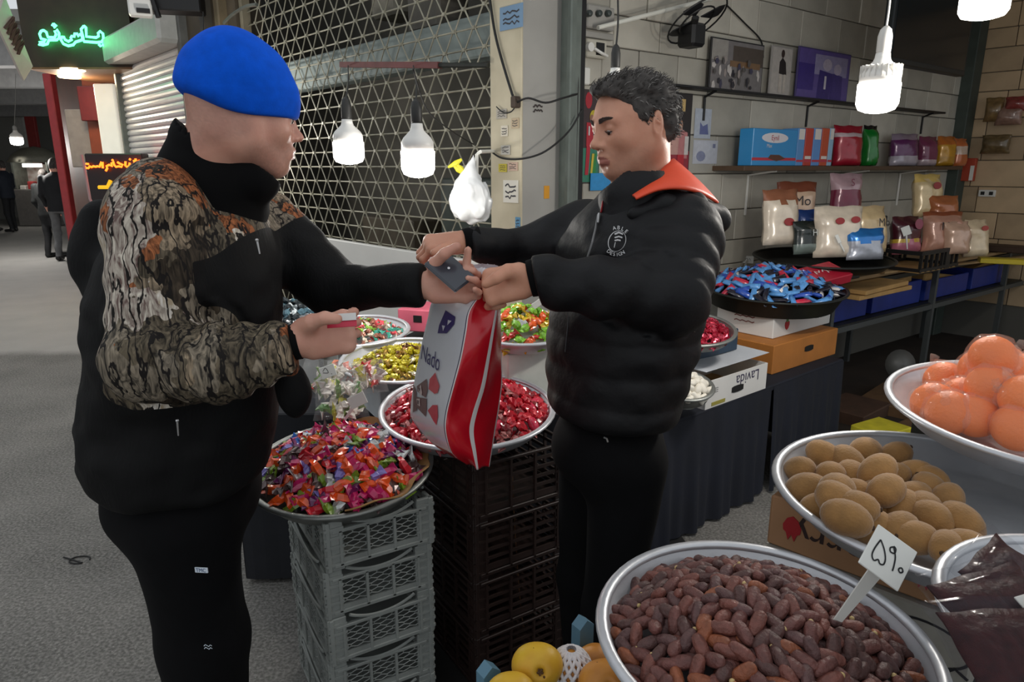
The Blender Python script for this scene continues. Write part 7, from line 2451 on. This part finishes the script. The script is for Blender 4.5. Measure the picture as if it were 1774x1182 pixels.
    q.box(c_, (.030, .011, .003), Mt, bev=.0006); t_ = q.build('fabric_tag', pbr('tag_white', (206, 216, 226), .6), root, world=wl)
    q = MB(); text_on(q, 'TMC', .0115, Mt, c_ + Mt @ Vector((0, 0, .0021))); q.build('tag_lettering', pbr('tag_blue', (30, 60, 110), .6), t_, world=wl)
    c_ = W(360, 1119, hipN.y / KC - .108)
    q = MB(); [stroke2(q, [(-.010 + .004 * k, .002 * ((k * 5) % 3 - 1) - .006 * i) for k in range(6)], .0016, Mt, c_) for i in range(2)]; q.build('knee_print', pbr('tag_white', (206, 216, 226), .6), root, world=wl, normals=False)
    # things held
    ph = thing('phone', 'dark smartphone held back outwards in the customer hand', 'phone', W0(779, 468, 1.40))
    A_, B_ = W0(744, 457, 1.405), W0(792, 499, 1.375)
    lx = (B_ - A_).normalized(); sx_ = (W0(781, 443, 1.43) - W0(744, 457, 1.405)).normalized()
    nz = lx.cross(sx_).normalized()
    if nz.y > 0: nz = -nz
    sx_ = nz.cross(lx)
    Mp = Matrix((lx, sx_, nz)).transposed()
    cph = W0(779, 469, 1.405)
    q = MB(); q.box(cph, (.092, .060, .0085), Mp, bev=.0035); b_ = q.build('case', pbr('phone_grey', (52, 56, 66), .3, coat=.5), ph, world=ph.location)
    q = MB(); q.box(cph - nz * .0048, (.088, .056, .0012), Mp); q.build('screen', pbr('phone_screen', (206, 206, 212), .15), ph, world=ph.location)
    q = MB(); q.lathe([(0, 0), (.0028, 0), (.0028, .0012), (0, .0014)], 12, Mp, W0(777, 467, 1.405) + nz * .0042); q.build('camera_lens', pbr('lens_white', (236, 236, 240), .2), ph, world=ph.location)
    cd = thing('paper_card', 'white and red folded card held between thumb and finger', 'card', W(584, 555, 1.10))
    Mc = basis((.15, -.75, .65), (1, .1, .12))
    p_ = W(590, 555, 1.062)
    for k, (dy, col) in enumerate(((.006, (216, 214, 210)), (-.006, (196, 44, 70)))):
        q = MB(); q.box(p_ + Mc @ Vector((.002, dy, -.002 * k)), (.052, .015, .0012), Mc, bev=.0003); q.build('card_face', pbr('card_%d' % col[1], col, .4), cd, world=cd.location)
    return root


customer()


# ------------------------------------------------------------------ the shopkeeper
def shopkeeper():
    root = thing('person', 'grey-haired man in black puffer jacket with orange hood holding the bag', 'person', W(1050, 900, 1.6) * 1)
    root.location.z = 0
    wl = root.location.copy()
    HS = .92
    p_ell = (lambda g: lambda c, r, M=None: g(c, [v * HS for v in r] if M is HM else r, M))(globals()['p_ell'])
    HO = W(1098, 216, 1.61)
    HM = frame_of((math.cos(R_(204)), math.sin(R_(204)), -.17), roll=R_(2))
    P = lambda x, y, z: HO + HM @ (Vector((x, y, z)) * HS)
    neck = W(1116, 342, 1.61)
    SL, EL, WL = W(1186, 398, 1.50), W(1168, 515, 1.38), W(922, 487, 1.40)
    SR, ER, WR = W(1012, 398, 1.78), W(905, 436, 1.76), W(806, 420, 1.67)
    yawT = R_(212)
    K = []
    for z, px, rf, rl in ((.985, 1058, .132, .17), (1.02, 1060, .142, .18), (1.10, 1068, .15, .19), (1.2, 1076, .15, .195), (1.32, 1088, .148, .20), (1.41, 1098, .135, .195), (1.47, 1105, .10, .15), (1.53, 1112, .07, .075)):
        dv = Vector((0, 1.58, z)) - Vector((0, 0, H_CAM))
        depth = dv.y * _c - dv.z * _s
        K.append((z, (px - 887) / FPX * depth, 1.58, rf, rl))
    F = Field(axis((-.24, .08, .0034), (.08, .46, .0036), (.46, .62, .012)), axis((1.26, 1.86, .0038)), axis((0, .95, .02), (.95, 1.26, .01), (1.26, 1.86, .0036)))
    head_field(F, HO, HM, HS, closed=True, neck_to=neck, neck_r=.055, jaw=1.1)
    F.put(p_loft([(z, x, y, rf * .78, rl * .82) for z, x, y, rf, rl in K], yawT), .03)
    for a, b, c in ((SL, EL, WL), (SR, ER, WR)):
        F.put(p_cone(a, b, .05, .042), .03); F.put(p_cone(b, c, .042, .028), .01)
    legs = []
    for hx, Y in ((1085, 1.52), (1030, 1.68)):
        hp = W(hx, 800, Y); hp.z = .88
        kn = Vector((hp.x - .02, Y, .48)); an = Vector((hp.x, Y + .01, .09)); legs.append((hp, kn, an))
        F.put(p_cone(hp, kn, .075, .055), .03); F.put(p_cone(kn, an, .052, .035), .01); F.put(p_cone(an, an + Vector((-.13, -.06, -.045)), .035, .03), .01)
    # near hand gripping the bag
    dL = Vector((-.93, .06, -.22)); nL = Vector((.10, .88, -.42))
    wl_ = W(914, 484, 1.405)
    PL, ML, chL = hand_field(F, wl_, dL, nL, [(62, 78, 40), (68, 80, 42), (72, 80, 42), (74, 78, 42)], thumb=None, s=.98)
    T = [W(880, 470, 1.375), W(860, 482, 1.362), W(842, 492, 1.362)]
    F.put(p_cone(W(898, 472, 1.39), T[0], .020, .0155), .015); F.put(p_cone(T[0], T[1], .0135, .0122), .005); F.put(p_cone(T[1], T[2], .0122, .0095), .004)
    # far hand
    dR = Vector((-.95, -.25, -.08)); nR = Vector((-.1, .35, -.9))
    wr = W(800, 420, 1.66)
    PR, MR, chR = hand_field(F, wr, dR, nR, [(40, 60, 40), (46, 66, 42), (50, 66, 42), (52, 66, 42)], thumb=None, s=.95)
    F.put(p_cone(W(785, 428, 1.63), W(766, 432, 1.60), .013, .012), .01); F.put(p_cone(W(766, 432, 1.60), W(752, 438, 1.585), .012, .0095), .004)
    ivn = np.array(HM.transposed()); ho = np.array(HO)
    def cls(C):
        L = (C - ho) @ ivn.T
        lip = ((((L[:, 2] + .0675) / .0125) ** 2 + (L[:, 1] / .024) ** 2) < 1) & (L[:, 0] > .088)
        return np.where(lip, 1, 0)
    F.build('body', [M_skin2, M_lip], root, wl, cls, ('stubble', stubble(HO, HM, .28)))
    for y in (-1, 1):
        q = MB(); q.ball(P(.0825, y * .031, -.002), (.0112), None, 14, 10); e_ = q.build('eyeball', M_eye, root, world=wl, smooth=True)
        q = MB(); q.ball(P(.0925, y * .031, -.008), (.003, .005, .005), HM, 10, 6); q.build('iris', M_iris, e_, world=wl, smooth=True)
        q = MB(); q.tube([P(.080, y * .047, -.004), P(.0925, y * .038, -.0065), P(.0965, y * .029, -.0065), P(.093, y * .017, -.003)], [.001, .0016, .0016, .001], 5); q.build('eyelash', M_brow, root, world=wl)
        q = MB()
        R = random.Random(y + 5)
        for k in range(150):
            t = R.random() * .85; v = R.uniform(-1, 1) * .0052 * (1.15 - t)
            a = Vector((.104 - .022 * t * t, y * (.012 + .040 * t), .019 + .006 * math.sin(t * 2.6) + v))
            q.tube([P(*a), P(*(a + Vector((-.001 - .003 * t, y * .007, .0015 - .004 * t))))], [.0011, .0004], 3, caps=False)
        q.build('eyebrow', M_brow, root, world=wl, normals=False)
    # hair
    F = Field(arange(HO.x - .17, HO.x + .17, .004), arange(HO.y - .17, HO.y + .17, .004), arange(HO.z - .12, HO.z + .17, .004))
    F.put(p_ell(P(-.018, 0, .036), (.098, .087, .083), HM), .01)
    F.put(p_ell(P(.032, 0, .086), (.060, .060, .028), HM), .03)
    F.put(p_ell(P(.066, .006, .088), (.032, .046, .020), HM), .02)
    F.put(p_ell(P(-.064, 0, .005), (.042, .060, .062), HM), .03)
    for y in (-1, 1):
        F.put(p_cone(P(.004, y * .074, .03), P(.012, y * .073, -.014), .016, .008), .012)
        F.put(p_ell(P(-.05, y * .062, -.015), (.03, .018, .045), HM), .02)
    F.noise(.006, (38, 38, 44), 2); F.noise(.004, (85, 85, 85), 3)
    F.put(p_ell(P(.090, 0, .010), (.062, .085, .068), HM), .008, 's')
    F.put(p_ell(P(.055, 0, -.070), (.085, .2, .085), HM), .010, 's')
    for y in (-1, 1): F.put(p_ell(P(-.009, y * .094, -.014), (.027, .030, .040), HM), .006, 's')
    F.put(p_box(P(-.05, 0, -.155), (.2, .2, .09), HM), .01, 's')
    V, Q = F.extract('hair')
    hair = np_mesh('hair', V, Q, [M_hair], root, wl)
    # loose locks
    q = MB(); R = random.Random(12)
    idx = [R.randrange(len(V)) for _ in range(1500)]
    cen = P(-.02, 0, .03)
    for i in idx:
        p = Vector(V[i]); nrm = (p - cen).normalized()
        loc = HM.transposed() @ (p - HO)
        fl = HM @ Vector((-.75, .15 * math.copysign(1, loc.y), .25 if loc.z > .05 else -.6)) + Vector((R.uniform(-.5, .5), R.uniform(-.5, .5), R.uniform(-.3, .5)))
        fl = (fl - nrm * fl.dot(nrm) * .7).normalized()
        Lh = R.uniform(.010, .020)
        q.cur = 1 if R.random() < .22 else 0
        q.tube([p - nrm * .003, p + nrm * .002 + fl * Lh * .5, p + nrm * .0005 + fl * Lh], [.0012, .0011, .0003], 3, caps=False)
    q.build('loose_locks', [M_hair, pbr('grey_hair', (130, 126, 122), .6, spec=.2)], hair, world=wl, normals=False)
    # jacket
    F = Field(arange(-.22, .66, .006), arange(1.24, 1.92, .006), arange(.84, 1.62, .006))
    F.put(p_loft(K, yawT, .03, 2.2), .03)
    F.put(p_cone(SL, EL, .082, .070), .04); F.put(p_cone(EL, W(1050, 500, 1.375), .070, .062), .03); F.put(p_cone(W(1050, 500, 1.375), W(934, 486, 1.40), .062, .054), .02)
    F.put(p_cone(SR, ER, .075, .060), .04); F.put(p_cone(ER, W(820, 420, 1.67), .058, .043), .02)
    C_ = lambda: None
    ii = np.nonzero(np.abs(F.D) < .04)
    C = np.stack([F.ax[0][ii[0]], F.ax[1][ii[1]], F.ax[2][ii[2]]], 1).astype(float)
    def seg(C, a, b):
        a, b = np.array(a), np.array(b); d = b - a; t = np.clip(((C - a) @ d) / (d @ d), 0, 1)
        return np.linalg.norm(C - a - t[:, None] * d, axis=1), t
    d_, t_ = seg(C, SL, EL)
    F.D[ii] += np.where(d_ < .11, -.006 * np.abs(np.sin(t_ * 3.14 * 3.2)) + .003, 0)
    d_, t_ = seg(C, EL, WL)
    F.D[ii] += np.where(d_ < .09, .004 * np.sin(t_ * 20 + C[:, 2] * 40), 0)
    tor = np.ones(len(C), bool)
    dn1, _ = seg(C, SL, EL); dn2, _ = seg(C, EL, WL)
    tm = (dn1 > .10) & (dn2 > .09)
    F.D[ii] += np.where(tm, -.005 * np.abs(np.sin(C[:, 2] * 3.14159 / .075)) + .002, 0)
    F.noise(.006, (10, 10, 12), 9); F.noise(.003, (28, 28, 28), 10)
    F.put(p_box(PL(.085, 0, 0), (.10, .09, .09), ML), .004, 's')
    F.put(p_box(PR(.085, 0, 0), (.10, .09, .09), MR), .004, 's')
    F.put(p_cone(neck + Vector((0, 0, -.03)), HO, .062, .075), .006, 's')
    F.build('jacket', [M_blackpuff], root, wl)
    # ribbed cuffs
    for PP, r, nm in ((PL, .040, 'cuff'), (PR, .034, 'cuff')):
        q = MB(); q.tube([PP(-.045, 0, 0), PP(-.02, 0, 0), PP(-.004, 0, 0)], [r, r, r * .96], 20, caps=False); o = q.build(nm, M_blackcloth, root, world=wl, smooth=True); o.modifiers.new('t', 'SOLIDIFY').thickness = .006
    # hood: orange lining spread on the shoulders
    inner = smooth_path([W(1096, 340, 1.475), W(1120, 322, 1.50), W(1142, 300, 1.545), W(1160, 280, 1.60), W(1166, 276, 1.655)], 6)
    outer = smooth_path([W(1102, 346, 1.452), W(1140, 330, 1.455), W(1180, 327, 1.475), W(1216, 336, 1.52), W(1244, 352, 1.60)], 6)
    mid = smooth_path([W(1100, 340, 1.455), W(1136, 316, 1.468), W(1168, 306, 1.50), W(1196, 308, 1.55), W(1216, 316, 1.63)], 6)
    q = MB(); n_ = len(inner) - 1
    def hood(u, v):
        i = u * n_; k = min(int(i), n_ - 1); f = i - k
        a, b, c = inner[k].lerp(inner[k + 1], f), mid[k].lerp(mid[k + 1], f), outer[k].lerp(outer[k + 1], f)
        return a * (1 - v) ** 2 + b * 2 * v * (1 - v) + c * v * v
    q.sheet(hood, 24, 8)
    o = q.build('hood_lining', pbr('orange_nylon', (244, 84, 48), .5, var=.06, bump=.1, bscale=30), root, world=wl, smooth=True, normals=False)
    sm = o.modifiers.new('t', 'SOLIDIFY'); sm.thickness = .006; sm.offset = 0
    # black hood shell under it
    F = Field(arange(.20, .62, .007), arange(1.38, 1.86, .007), arange(1.30, 1.62, .007))
    for a, b, r1, r2 in ((outer[0], outer[8], .016, .022), (outer[8], outer[16], .022, .030), (outer[16], outer[24], .026, .028)):
        F.put(p_cone(a + Vector((0, .015, -.03)), b + Vector((0, .015, -.034)), r1, r2), .02)
    F.put(p_cone(outer[24] + Vector((0, .02, -.04)), W(1160, 330, 1.74), .030, .04), .03)
    F.noise(.005, (20, 20, 20), 4)
    F.build('hood_shell', [M_blackpuff], root, wl)
    # collar, shirt and zip
    F = Field(arange(.10, .46, .006), arange(1.34, 1.78, .006), arange(1.36, 1.56, .006))
    F.put(p_cone(W(1104, 372, 1.56), W(1102, 345, 1.56), .092, .084), .01)
    F.put(p_cone(neck + Vector((0, 0, -.04)), HO, .070, .078), .004, 's')
    F.put(p_ell(P(.075, 0, -.10), (.075, .075, .05), HM), .008, 's')
    F.put(p_box(W(1045, 330, 1.43), (.03, .05, .08), HM), .02, 's')
    F.build('collar', [M_blackpuff], root, wl)
    def on_chest(px, py, lift=.003):
        """front of the torso loft along the picture ray"""
        d = ray(px, py)
        Kn = np.array(K)
        ca, sa = math.cos(yawT), math.sin(yawT)
        for i in range(400):
            Y = 1.25 + i * .001
            p = Vector((0, 0, H_CAM)) + d * (Y / d.y)
            cx, cy, rf, rl = [np.interp(p.z, Kn[:, 0], Kn[:, j]) for j in range(1, 5)]
            u = abs((p.x - cx) * ca + (p.y - cy) * sa) / rf; v = abs(-(p.x - cx) * sa + (p.y - cy) * ca) / rl
            if (u ** 2.2 + v ** 2.2) ** (1 / 2.2) < 1 + .012 / .15: return p - d * lift
        return W(px, py, 1.45)
    q = MB(); q.tube([on_chest(x, y) for x, y in ((1036, 372), (1032, 395), (1026, 420), (1018, 445))], .0022, 5); q.build('zip', pbr('zip_steel', (126, 126, 126), .35, .7), root, world=wl)
    q = MB(); q.tube([on_chest(1038, 370, .006), on_chest(1036, 386, .006)], [.003, .002], 6); q.build('zip_pull', pbr('zip_silver', (200, 200, 200), .3, .8), root, world=wl)
    q = MB(); q.tube([on_chest(x, y, .001) for x, y in ((1050, 338), (1046, 352), (1041, 368))], [.013, .010, .004], 8, flat=.35); q.build('red_placket', pbr('red_lining', (160, 34, 42), .6), root, world=wl)
    q = MB(); q.tube([on_chest(x, y) for x, y in ((985, 548), (982, 580), (979, 610))], .0014, 5); q.build('pocket_zip', pbr('zip_dark', (60, 60, 62), .4, .5), root, world=wl)
    # chest emblem
    q = MB()
    def em(pts, w):
        P3 = [on_chest(x, y, .005) for x, y in pts]
        q.tube(P3, w, 4, flat=.5)
    em([(1069 + 15 * math.cos(2 * math.pi * k / 28) + 3 * math.sin(2 * math.pi * k / 28), 418 - 18 * math.sin(2 * math.pi * k / 28)) for k in range(29)], .0011)
    em([(1065, 406), (1072, 403), (1079, 406)], .0018); em([(1065, 412), (1072, 410), (1078, 412)], .0016); em([(1065, 417), (1070, 416), (1075, 417)], .0016); em([(1066, 420), (1064, 429)], .0015)
    q.build('chest_emblem', pbr('emblem_white', (222, 222, 222), .6), root, world=wl)
    def curved_text(s, cx, cy, r, a0, a1, size, flip):
        for i, ch in enumerate(s):
            a = R_(a0 + (a1 - a0) * i / (len(s) - 1))
            vs, fs = text_geo(ch, size)
            px, py = cx + r * math.cos(a), cy - r * 1.15 * math.sin(a)
            rot = (a - math.pi / 2) if not flip else (a + math.pi / 2)
            pts = []
            for x, y in vs:
                X = x * math.cos(rot) - y * math.sin(rot); Y = x * math.sin(rot) + y * math.cos(rot)
                pts.append(on_chest(px + X, py - Y, .005))
            q2.add(pts, fs)
    q2 = MB(); curved_text('DESIGN', 1068, 416, 22, 232, 300, 9, True); curved_text('ABLE', 1070, 420, 22, 105, 48, 9, False)
    q2.build('emblem_lettering', pbr('emblem_white', (222, 222, 222), .6), root, world=wl, normals=False)
    # trousers and shoes
    F = Field(arange(-.02, .50, .009), arange(1.34, 1.86, .009), arange(.05, 1.0, .009))
    hip = W(1052, 790, 1.6); hip.z = .90
    F.put(p_ell(hip, (.14, .165, .13)), .03)
    for hp, kn, an in legs:
        F.put(p_cone(hp, kn, .092, .072), .04); F.put(p_cone(kn, an, .072, .060), .03)
    F.noise(.006, (10, 10, 7), 11)
    F.build('trousers', [M_trouser], root, wl)
    for hp, kn, an in legs:
        F = Field(arange(an.x - .24, an.x + .12, .008), arange(an.y - .16, an.y + .12, .008), arange(0, .16, .008))
        F.put(p_cone(an + Vector((.03, .01, -.03)), an + Vector((-.14, -.06, -.045)), .048, .04), .01); F.put(p_cone(an, an + Vector((0, 0, .03)), .05, .05), .02)
        F.put(p_box(an + Vector((-.05, -.02, -.16)), (.3, .3, .075)), .004, 's')
        F.build('shoe', [M_shoe], root, wl)
    q = MB(); q.tube([W(1046, 758, 1.435), W(1051, 760, 1.432), W(1053, 766, 1.432)], .002, 5); q.build('belt_buckle', pbr('zip_silver', (200, 200, 200), .3, .8), root, world=wl)
    return root


shopkeeper()


# ------------------------------------------------------------------ people down the street
def far_man(label, px, py, hpx, heading, top, legs_c, pose=0.0, bag=False, arm_fwd=0.0):
    base = WZ(px, py, 0)
    root = thing('person', label, 'person', base, heading)
    Hh = hpx
    k = Hh / 1.75
    F = Field(arange(-.45, .45, .016), arange(-.40, .40, .016), arange(0, 1.85 * k, .016))
    s = k
    V_ = lambda x, y, z: Vector((x * s, y * s, z * s))
    F.put(p_ell(V_(.02, 0, 1.63), (.098 * s, .078 * s, .115 * s)), .01); F.put(p_ell(V_(.10, 0, 1.60), (.02, .018, .02)), .02)
    F.put(p_cone(V_(0, 0, 1.5), V_(.01, 0, 1.58), .055, .055), .03)
    F.put(p_loft([(z * s, 0, 0, a * s, b * s) for z, a, b in ((.82, .12, .17), (.95, .13, .18), (1.15, .125, .19), (1.32, .13, .215), (1.42, .11, .19), (1.49, .06, .08))], 0), .02)
    for y, f in ((-1, pose), (1, -pose)):
        F.put(p_cone(V_(0, y * .09, .86), V_(f * .5 + .03, y * .09, .47), .085, .062), .04); F.put(p_cone(V_(f * .5 + .03, y * .09, .47), V_(f - .02, y * .09, .08), .06, .045), .02)
        F.put(p_cone(V_(f - .03, y * .09, .05), V_(f + .15, y * .10, .04), .045, .035), .02)
        F.put(p_cone(V_(0, y * .21, 1.40), V_(-.02 + arm_fwd * .3, y * .25, 1.12), .06, .05), .03); F.put(p_cone(V_(-.02 + arm_fwd * .3, y * .25, 1.12), V_(.08 + arm_fwd, y * .22, .90 + arm_fwd * .6), .048, .035), .02)
        F.put(p_ell(V_(.09 + arm_fwd, y * .22, .87 + arm_fwd * .6), (.04, .03, .05)), .02)
    F.noise(.008, (9, 9, 9), int(px) % 7)
    def cls(C):
        z = C[:, 2] / s
        ydist = np.abs(C[:, 1]) / s
        out = np.where(z > 1.5, 0, np.where(z > .84, 1, np.where(z > .09, 2, 3)))
        out = np.where((z > 1.66) | ((z > 1.56) & (C[:, 0] < .0)), 4, out)
        hand = (ydist > .17) & (z < .93 + arm_fwd * .6) & (z > .78) & (C[:, 0] / s > .03 + arm_fwd)
        return np.where(hand, 0, out)
    F.build('body', [M_skin, pbr('coat_%d' % px, top, .8, var=.15), pbr('legs_%d' % px, legs_c, .8, var=.15), M_shoe, M_hair], root, None, cls)
    return root


far_man('man in dark jacket and grey trousers walking away by the red display', 118, 451, 1.74, R_(100), (24, 25, 28), (104, 104, 104), .10)
far_man('man in dark blue clothes standing sideways beside the food kiosk', 24, 402, 1.74, R_(175), (28, 34, 46), (18, 19, 22), .03, arm_fwd=.18)
far_man('man in pale clothes cut off by the picture edge', -8, 400, 1.70, R_(0), (150, 130, 126), (150, 160, 170), .05, arm_fwd=.2)
far_man('man in black partly behind the man in grey trousers', 96, 446, 1.55, R_(80), (18, 20, 20), (30, 30, 32), .05)

# ================================================================== THE GIFT BAG
def gift_bag():
    # rows from the top down; columns: left edge, white middle, stripe corner, mid stripe, right edge (picture px, depth)
    rows = [
        (((800, 497, 1.50), (815, 505, 1.46), (832, 512, 1.42), (856, 505, 1.43), (866, 500, 1.47)), .05),
        (((753, 516, 1.53), (785, 528, 1.47), (814, 540, 1.40), (862, 530, 1.43), (867, 520, 1.49)), .07),
        (((740, 556, 1.55), (772, 566, 1.47), (808, 575, 1.385), (855, 572, 1.42), (868, 570, 1.50)), .10),
        (((729, 603, 1.56), (765, 612, 1.465), (800, 618, 1.37), (846, 622, 1.42), (869, 620, 1.51)), .13),
        (((718, 659, 1.57), (752, 664, 1.465), (787, 668, 1.36), (836, 672, 1.42), (870, 662, 1.52)), .15),
        (((712, 700, 1.57), (742, 708, 1.465), (775, 715, 1.36), (822, 716, 1.42), (865, 706, 1.52)), .16),
        (((714, 727, 1.57), (742, 740, 1.465), (773, 748, 1.36), (816, 748, 1.41), (859, 742, 1.52)), .16),
        (((748, 768, 1.53), (766, 777, 1.465), (784, 786, 1.38), (822, 785, 1.40), (853, 778, 1.50)), .13),
        (((790, 795, 1.48), (800, 800, 1.46), (808, 805, 1.43), (827, 815, 1.41), (848, 809, 1.47)), .06)]
    base = W(820, 815, 1.45)
    root = thing('gift_bag', 'tall red and white plastic carrier bag with candy print', 'bag', base)
    grid = []
    for cols, dep in rows:
        P = [W(*c) for c in cols]
        L_, R_2 = P[0], P[4]
        back = Vector((.12, 1, 0)).normalized()
        b1 = R_2.lerp(L_, .2) + back * dep * .8; b2 = R_2.lerp(L_, .7) + back * dep * .7
        grid.append(P + [b1, b2])
    # interpolate rows
    ncol = len(grid[0])
    cols = [smooth_path([g[c] for g in grid], 5) for c in range(ncol)]
    nr = len(cols[0])
    # finer columns: front panel 0..2 straight with a belly, corner 2, red 2..3..4, back
    def ring(i):
        P = [cols[c][i] for c in range(ncol)]
        out, mat = [], []
        def seg(a, b, n, m, bulge=None):
            for k in range(n):
                t = k / n
                p = a.lerp(b, t)
                if bulge: p = p + bulge * math.sin(math.pi * t)
                out.append(p); mat.append(m)
        # white panel (0), pale stripe (1), red (2), navy line (3)
        a, m_, b = P[0], P[1], P[2]
        seg(a, m_, 6, 0); seg(m_, m_.lerp(b, .90), 6, 0)
        seg(m_.lerp(b, .90), m_.lerp(b, .94), 1, 3); seg(m_.lerp(b, .94), b, 1, 1)
        dent = Vector((0, .012, 0))
        seg(P[2], P[2].lerp(P[3], .93), 7, 2, dent * math.sin(i * .35))
        seg(P[2].lerp(P[3], .93), P[3].lerp(P[4], .10), 2, 1)
        seg(P[3].lerp(P[4], .10), P[3].lerp(P[4], .95), 5, 2, dent * math.cos(i * .3))
        seg(P[3].lerp(P[4], .95), P[4], 1, 1)
        seg(P[4], P[5], 3, 2); seg(P[5], P[6], 4, 0); seg(P[6], P[0], 3, 2)
        return out, mat
    q = MB(); rings = [ring(i) for i in range(nr)]
    n = len(rings[0][0])
    for r, _ in rings: q.v += r
    for i in range(nr - 1):
        for k in range(n):
            k2 = (k + 1) % n
            q.f.append([i * n + k, i * n + k2, (i + 1) * n + k2, (i + 1) * n + k])
            m = rings[i][1][k]
            if i < 3 and m == 0 and k > 9: m = 2 if i < 2 else 0
            if i > nr - 7 and m in (0, 3): m = 2
            if i == nr - 7 and m == 0: m = 1
            q.mi.append(m)
    q.f.append([(nr - 1) * n + k for k in range(n)]); q.mi.append(2)
    mats = [pbr('bag_white', (220, 222, 228), .25, coat=.4, bump=.08, bscale=30), pbr('bag_stripe', (232, 226, 224), .25), pbr('bag_red', (196, 18, 36), .25, coat=.4, bump=.08, bscale=30), pbr('bag_navy', (40, 36, 80), .3)]
    sk = q.build('bag_skin', mats, root, world=base, smooth=True, normals=False)
    # prints mapped on the white panel: u 0..1 from left edge to stripe, v 0..1 top to bottom
    def S(u, v, lift=.002):
        i = v * (nr - 1); k = max(0, min(int(i), nr - 2)); f = i - k
        def row(j):
            P = [cols[c][j] for c in range(3)]
            return P[0].lerp(P[1], u * 2) if u < .5 else P[1].lerp(P[2], u * 2 - 1)
        p = row(k).lerp(row(k + 1), f)
        nrm = ((row(k + 1) - row(k)).cross(cols[2][k] - cols[0][k])).normalized()
        if nrm.y > 0: nrm = -nrm
        return p + nrm * lift
    def proj(u, v):
        d = S(u, v) - Vector((0, 0, H_CAM)); dep = d.y * _c - d.z * _s
        return 887 + d.x / dep * FPX, 591 - (d.y * _s + d.z * _c) / dep * FPX
    tab = [(a / 20, b / 40) + proj(a / 20, b / 40) for a in range(21) for b in range(41)]
    def find(px, py):
        u, v = min(tab, key=lambda t: (t[2] - px) ** 2 + (t[3] - py) ** 2)[:2]
        for _ in range(4):
            X, Y = proj(u, v); e = .004
            u2, v2 = (u + e if u < .9 else u - e), (v + e if v < .9 else v - e)
            Xu, Yu = proj(u2, v); Xv, Yv = proj(u, v2)
            a, b, c, d = (Xu - X) / (u2 - u), (Xv - X) / (v2 - v), (Yu - Y) / (u2 - u), (Yv - Y) / (v2 - v)
            det = a * d - b * c
            if abs(det) < 1e-6: break
            u = min(1, max(0, u + (d * (px - X) - b * (py - Y)) / det)); v = min(1, max(0, v + (-c * (px - X) + a * (py - Y)) / det))
        return u, v
    def mark(name, col, polys, lift=.002):
        q = MB()
        for pg in polys:
            c = (sum(p[0] for p in pg) / len(pg), sum(p[1] for p in pg) / len(pg))
            vs = [S(*find(*c), lift)] + [S(*find(x, y), lift) for x, y in pg]
            m = len(pg)
            q.add(vs, [[0, 1 + k, 1 + (k + 1) % m] for k in range(m)])
        q.build(name, pbr('bagprint_%d_%d_%d' % col, col, .35, coat=.3), sk, world=base, normals=False)
    o2 = lambda L: [(420 + x / 2.686, 480 + y / 2.686) for x, y in L]
    o3 = lambda L: [(690 + x / 5.91, 620 + y / 5.91) for x, y in L]
    mark('logo_print', (58, 44, 110), [o2([(945, 155), (990, 185), (985, 220), (950, 262), (908, 262), (915, 225)])])
    mark('logo_cut', (216, 216, 226), [o2([(958, 200), (975, 205), (955, 225)]), o2([(930, 225), (945, 228), (935, 252)])], .003)
    mark('wrapper_print', (206, 40, 62), [o3([(380, 150), (385, 185), (420, 290), (400, 360), (370, 370), (310, 320), (320, 220)]), o3([(350, 485), (400, 485), (405, 600), (390, 690), (360, 650), (300, 540)])])
    mark('wafer_print', (112, 70, 70), [o3([(190, 290), (290, 215), (300, 330), (280, 410), (195, 345)]), o3([(185, 400), (290, 420), (290, 530), (280, 605), (190, 510)]), o3([(145, 260), (185, 340), (190, 540), (150, 560)])])
    mark('wafer_face', (214, 190, 186), [o3([(205, 330), (235, 275), (248, 360), (240, 395)]), o3([(190, 420), (225, 420), (228, 500), (200, 480)])], .003)
    mark('wafer_mark', (70, 44, 48), [o3([(218, 300), (230, 315), (224, 345), (214, 335)]), o3([(200, 430), (215, 440), (214, 480), (203, 470)])], .004)
    # name down the panel
    q = MB()
    vs, fs = text_geo('Nado', 1.0)
    xs = [v[0] for v in vs]; x0, x1 = min(xs), max(xs)
    P0, P1 = (731, 611), (762, 631)
    pts = []
    cache = {}
    for x, y in vs:
        t = (x - x0) / (x1 - x0)
        bx, by = P0[0] + (P1[0] - P0[0]) * t, P0[1] + (P1[1] - P0[1]) * t
        hx, hy = 5.0, -40 * (0.9 + .2 * t)
        px, py = bx + hx * y, by + hy * y
        key = (round(px * 2), round(py * 2))
        if key not in cache: cache[key] = S(*find(px, py), .003)
        pts.append(cache[key])
    q.v = pts; q.f = fs; q.mi = [0] * len(fs)
    q.build('lettering', pbr('bagprint_navy', (52, 42, 104), .35), sk, world=base, normals=False)
    # gathered rim in the hands
    F = Field(arange(base.x - .10, base.x + .12, .005), arange(1.36, 1.66, .005), arange(1.18, 1.36, .005))
    F.put(p_cone(W(830, 500, 1.47), W(838, 470, 1.48), .030, .034), .01)
    F.put(p_cone(W(850, 498, 1.45), W(858, 478, 1.45), .022, .024), .02)
    F.noise(.006, (60, 60, 20), 3)
    rm = np.array(base)
    F.build('gathered_rim', [mats[2], mats[0]], root, base, lambda C: np.where(C[:, 2] > W(838, 480, 1.47).z, 1, 0))
    return root


gift_bag()
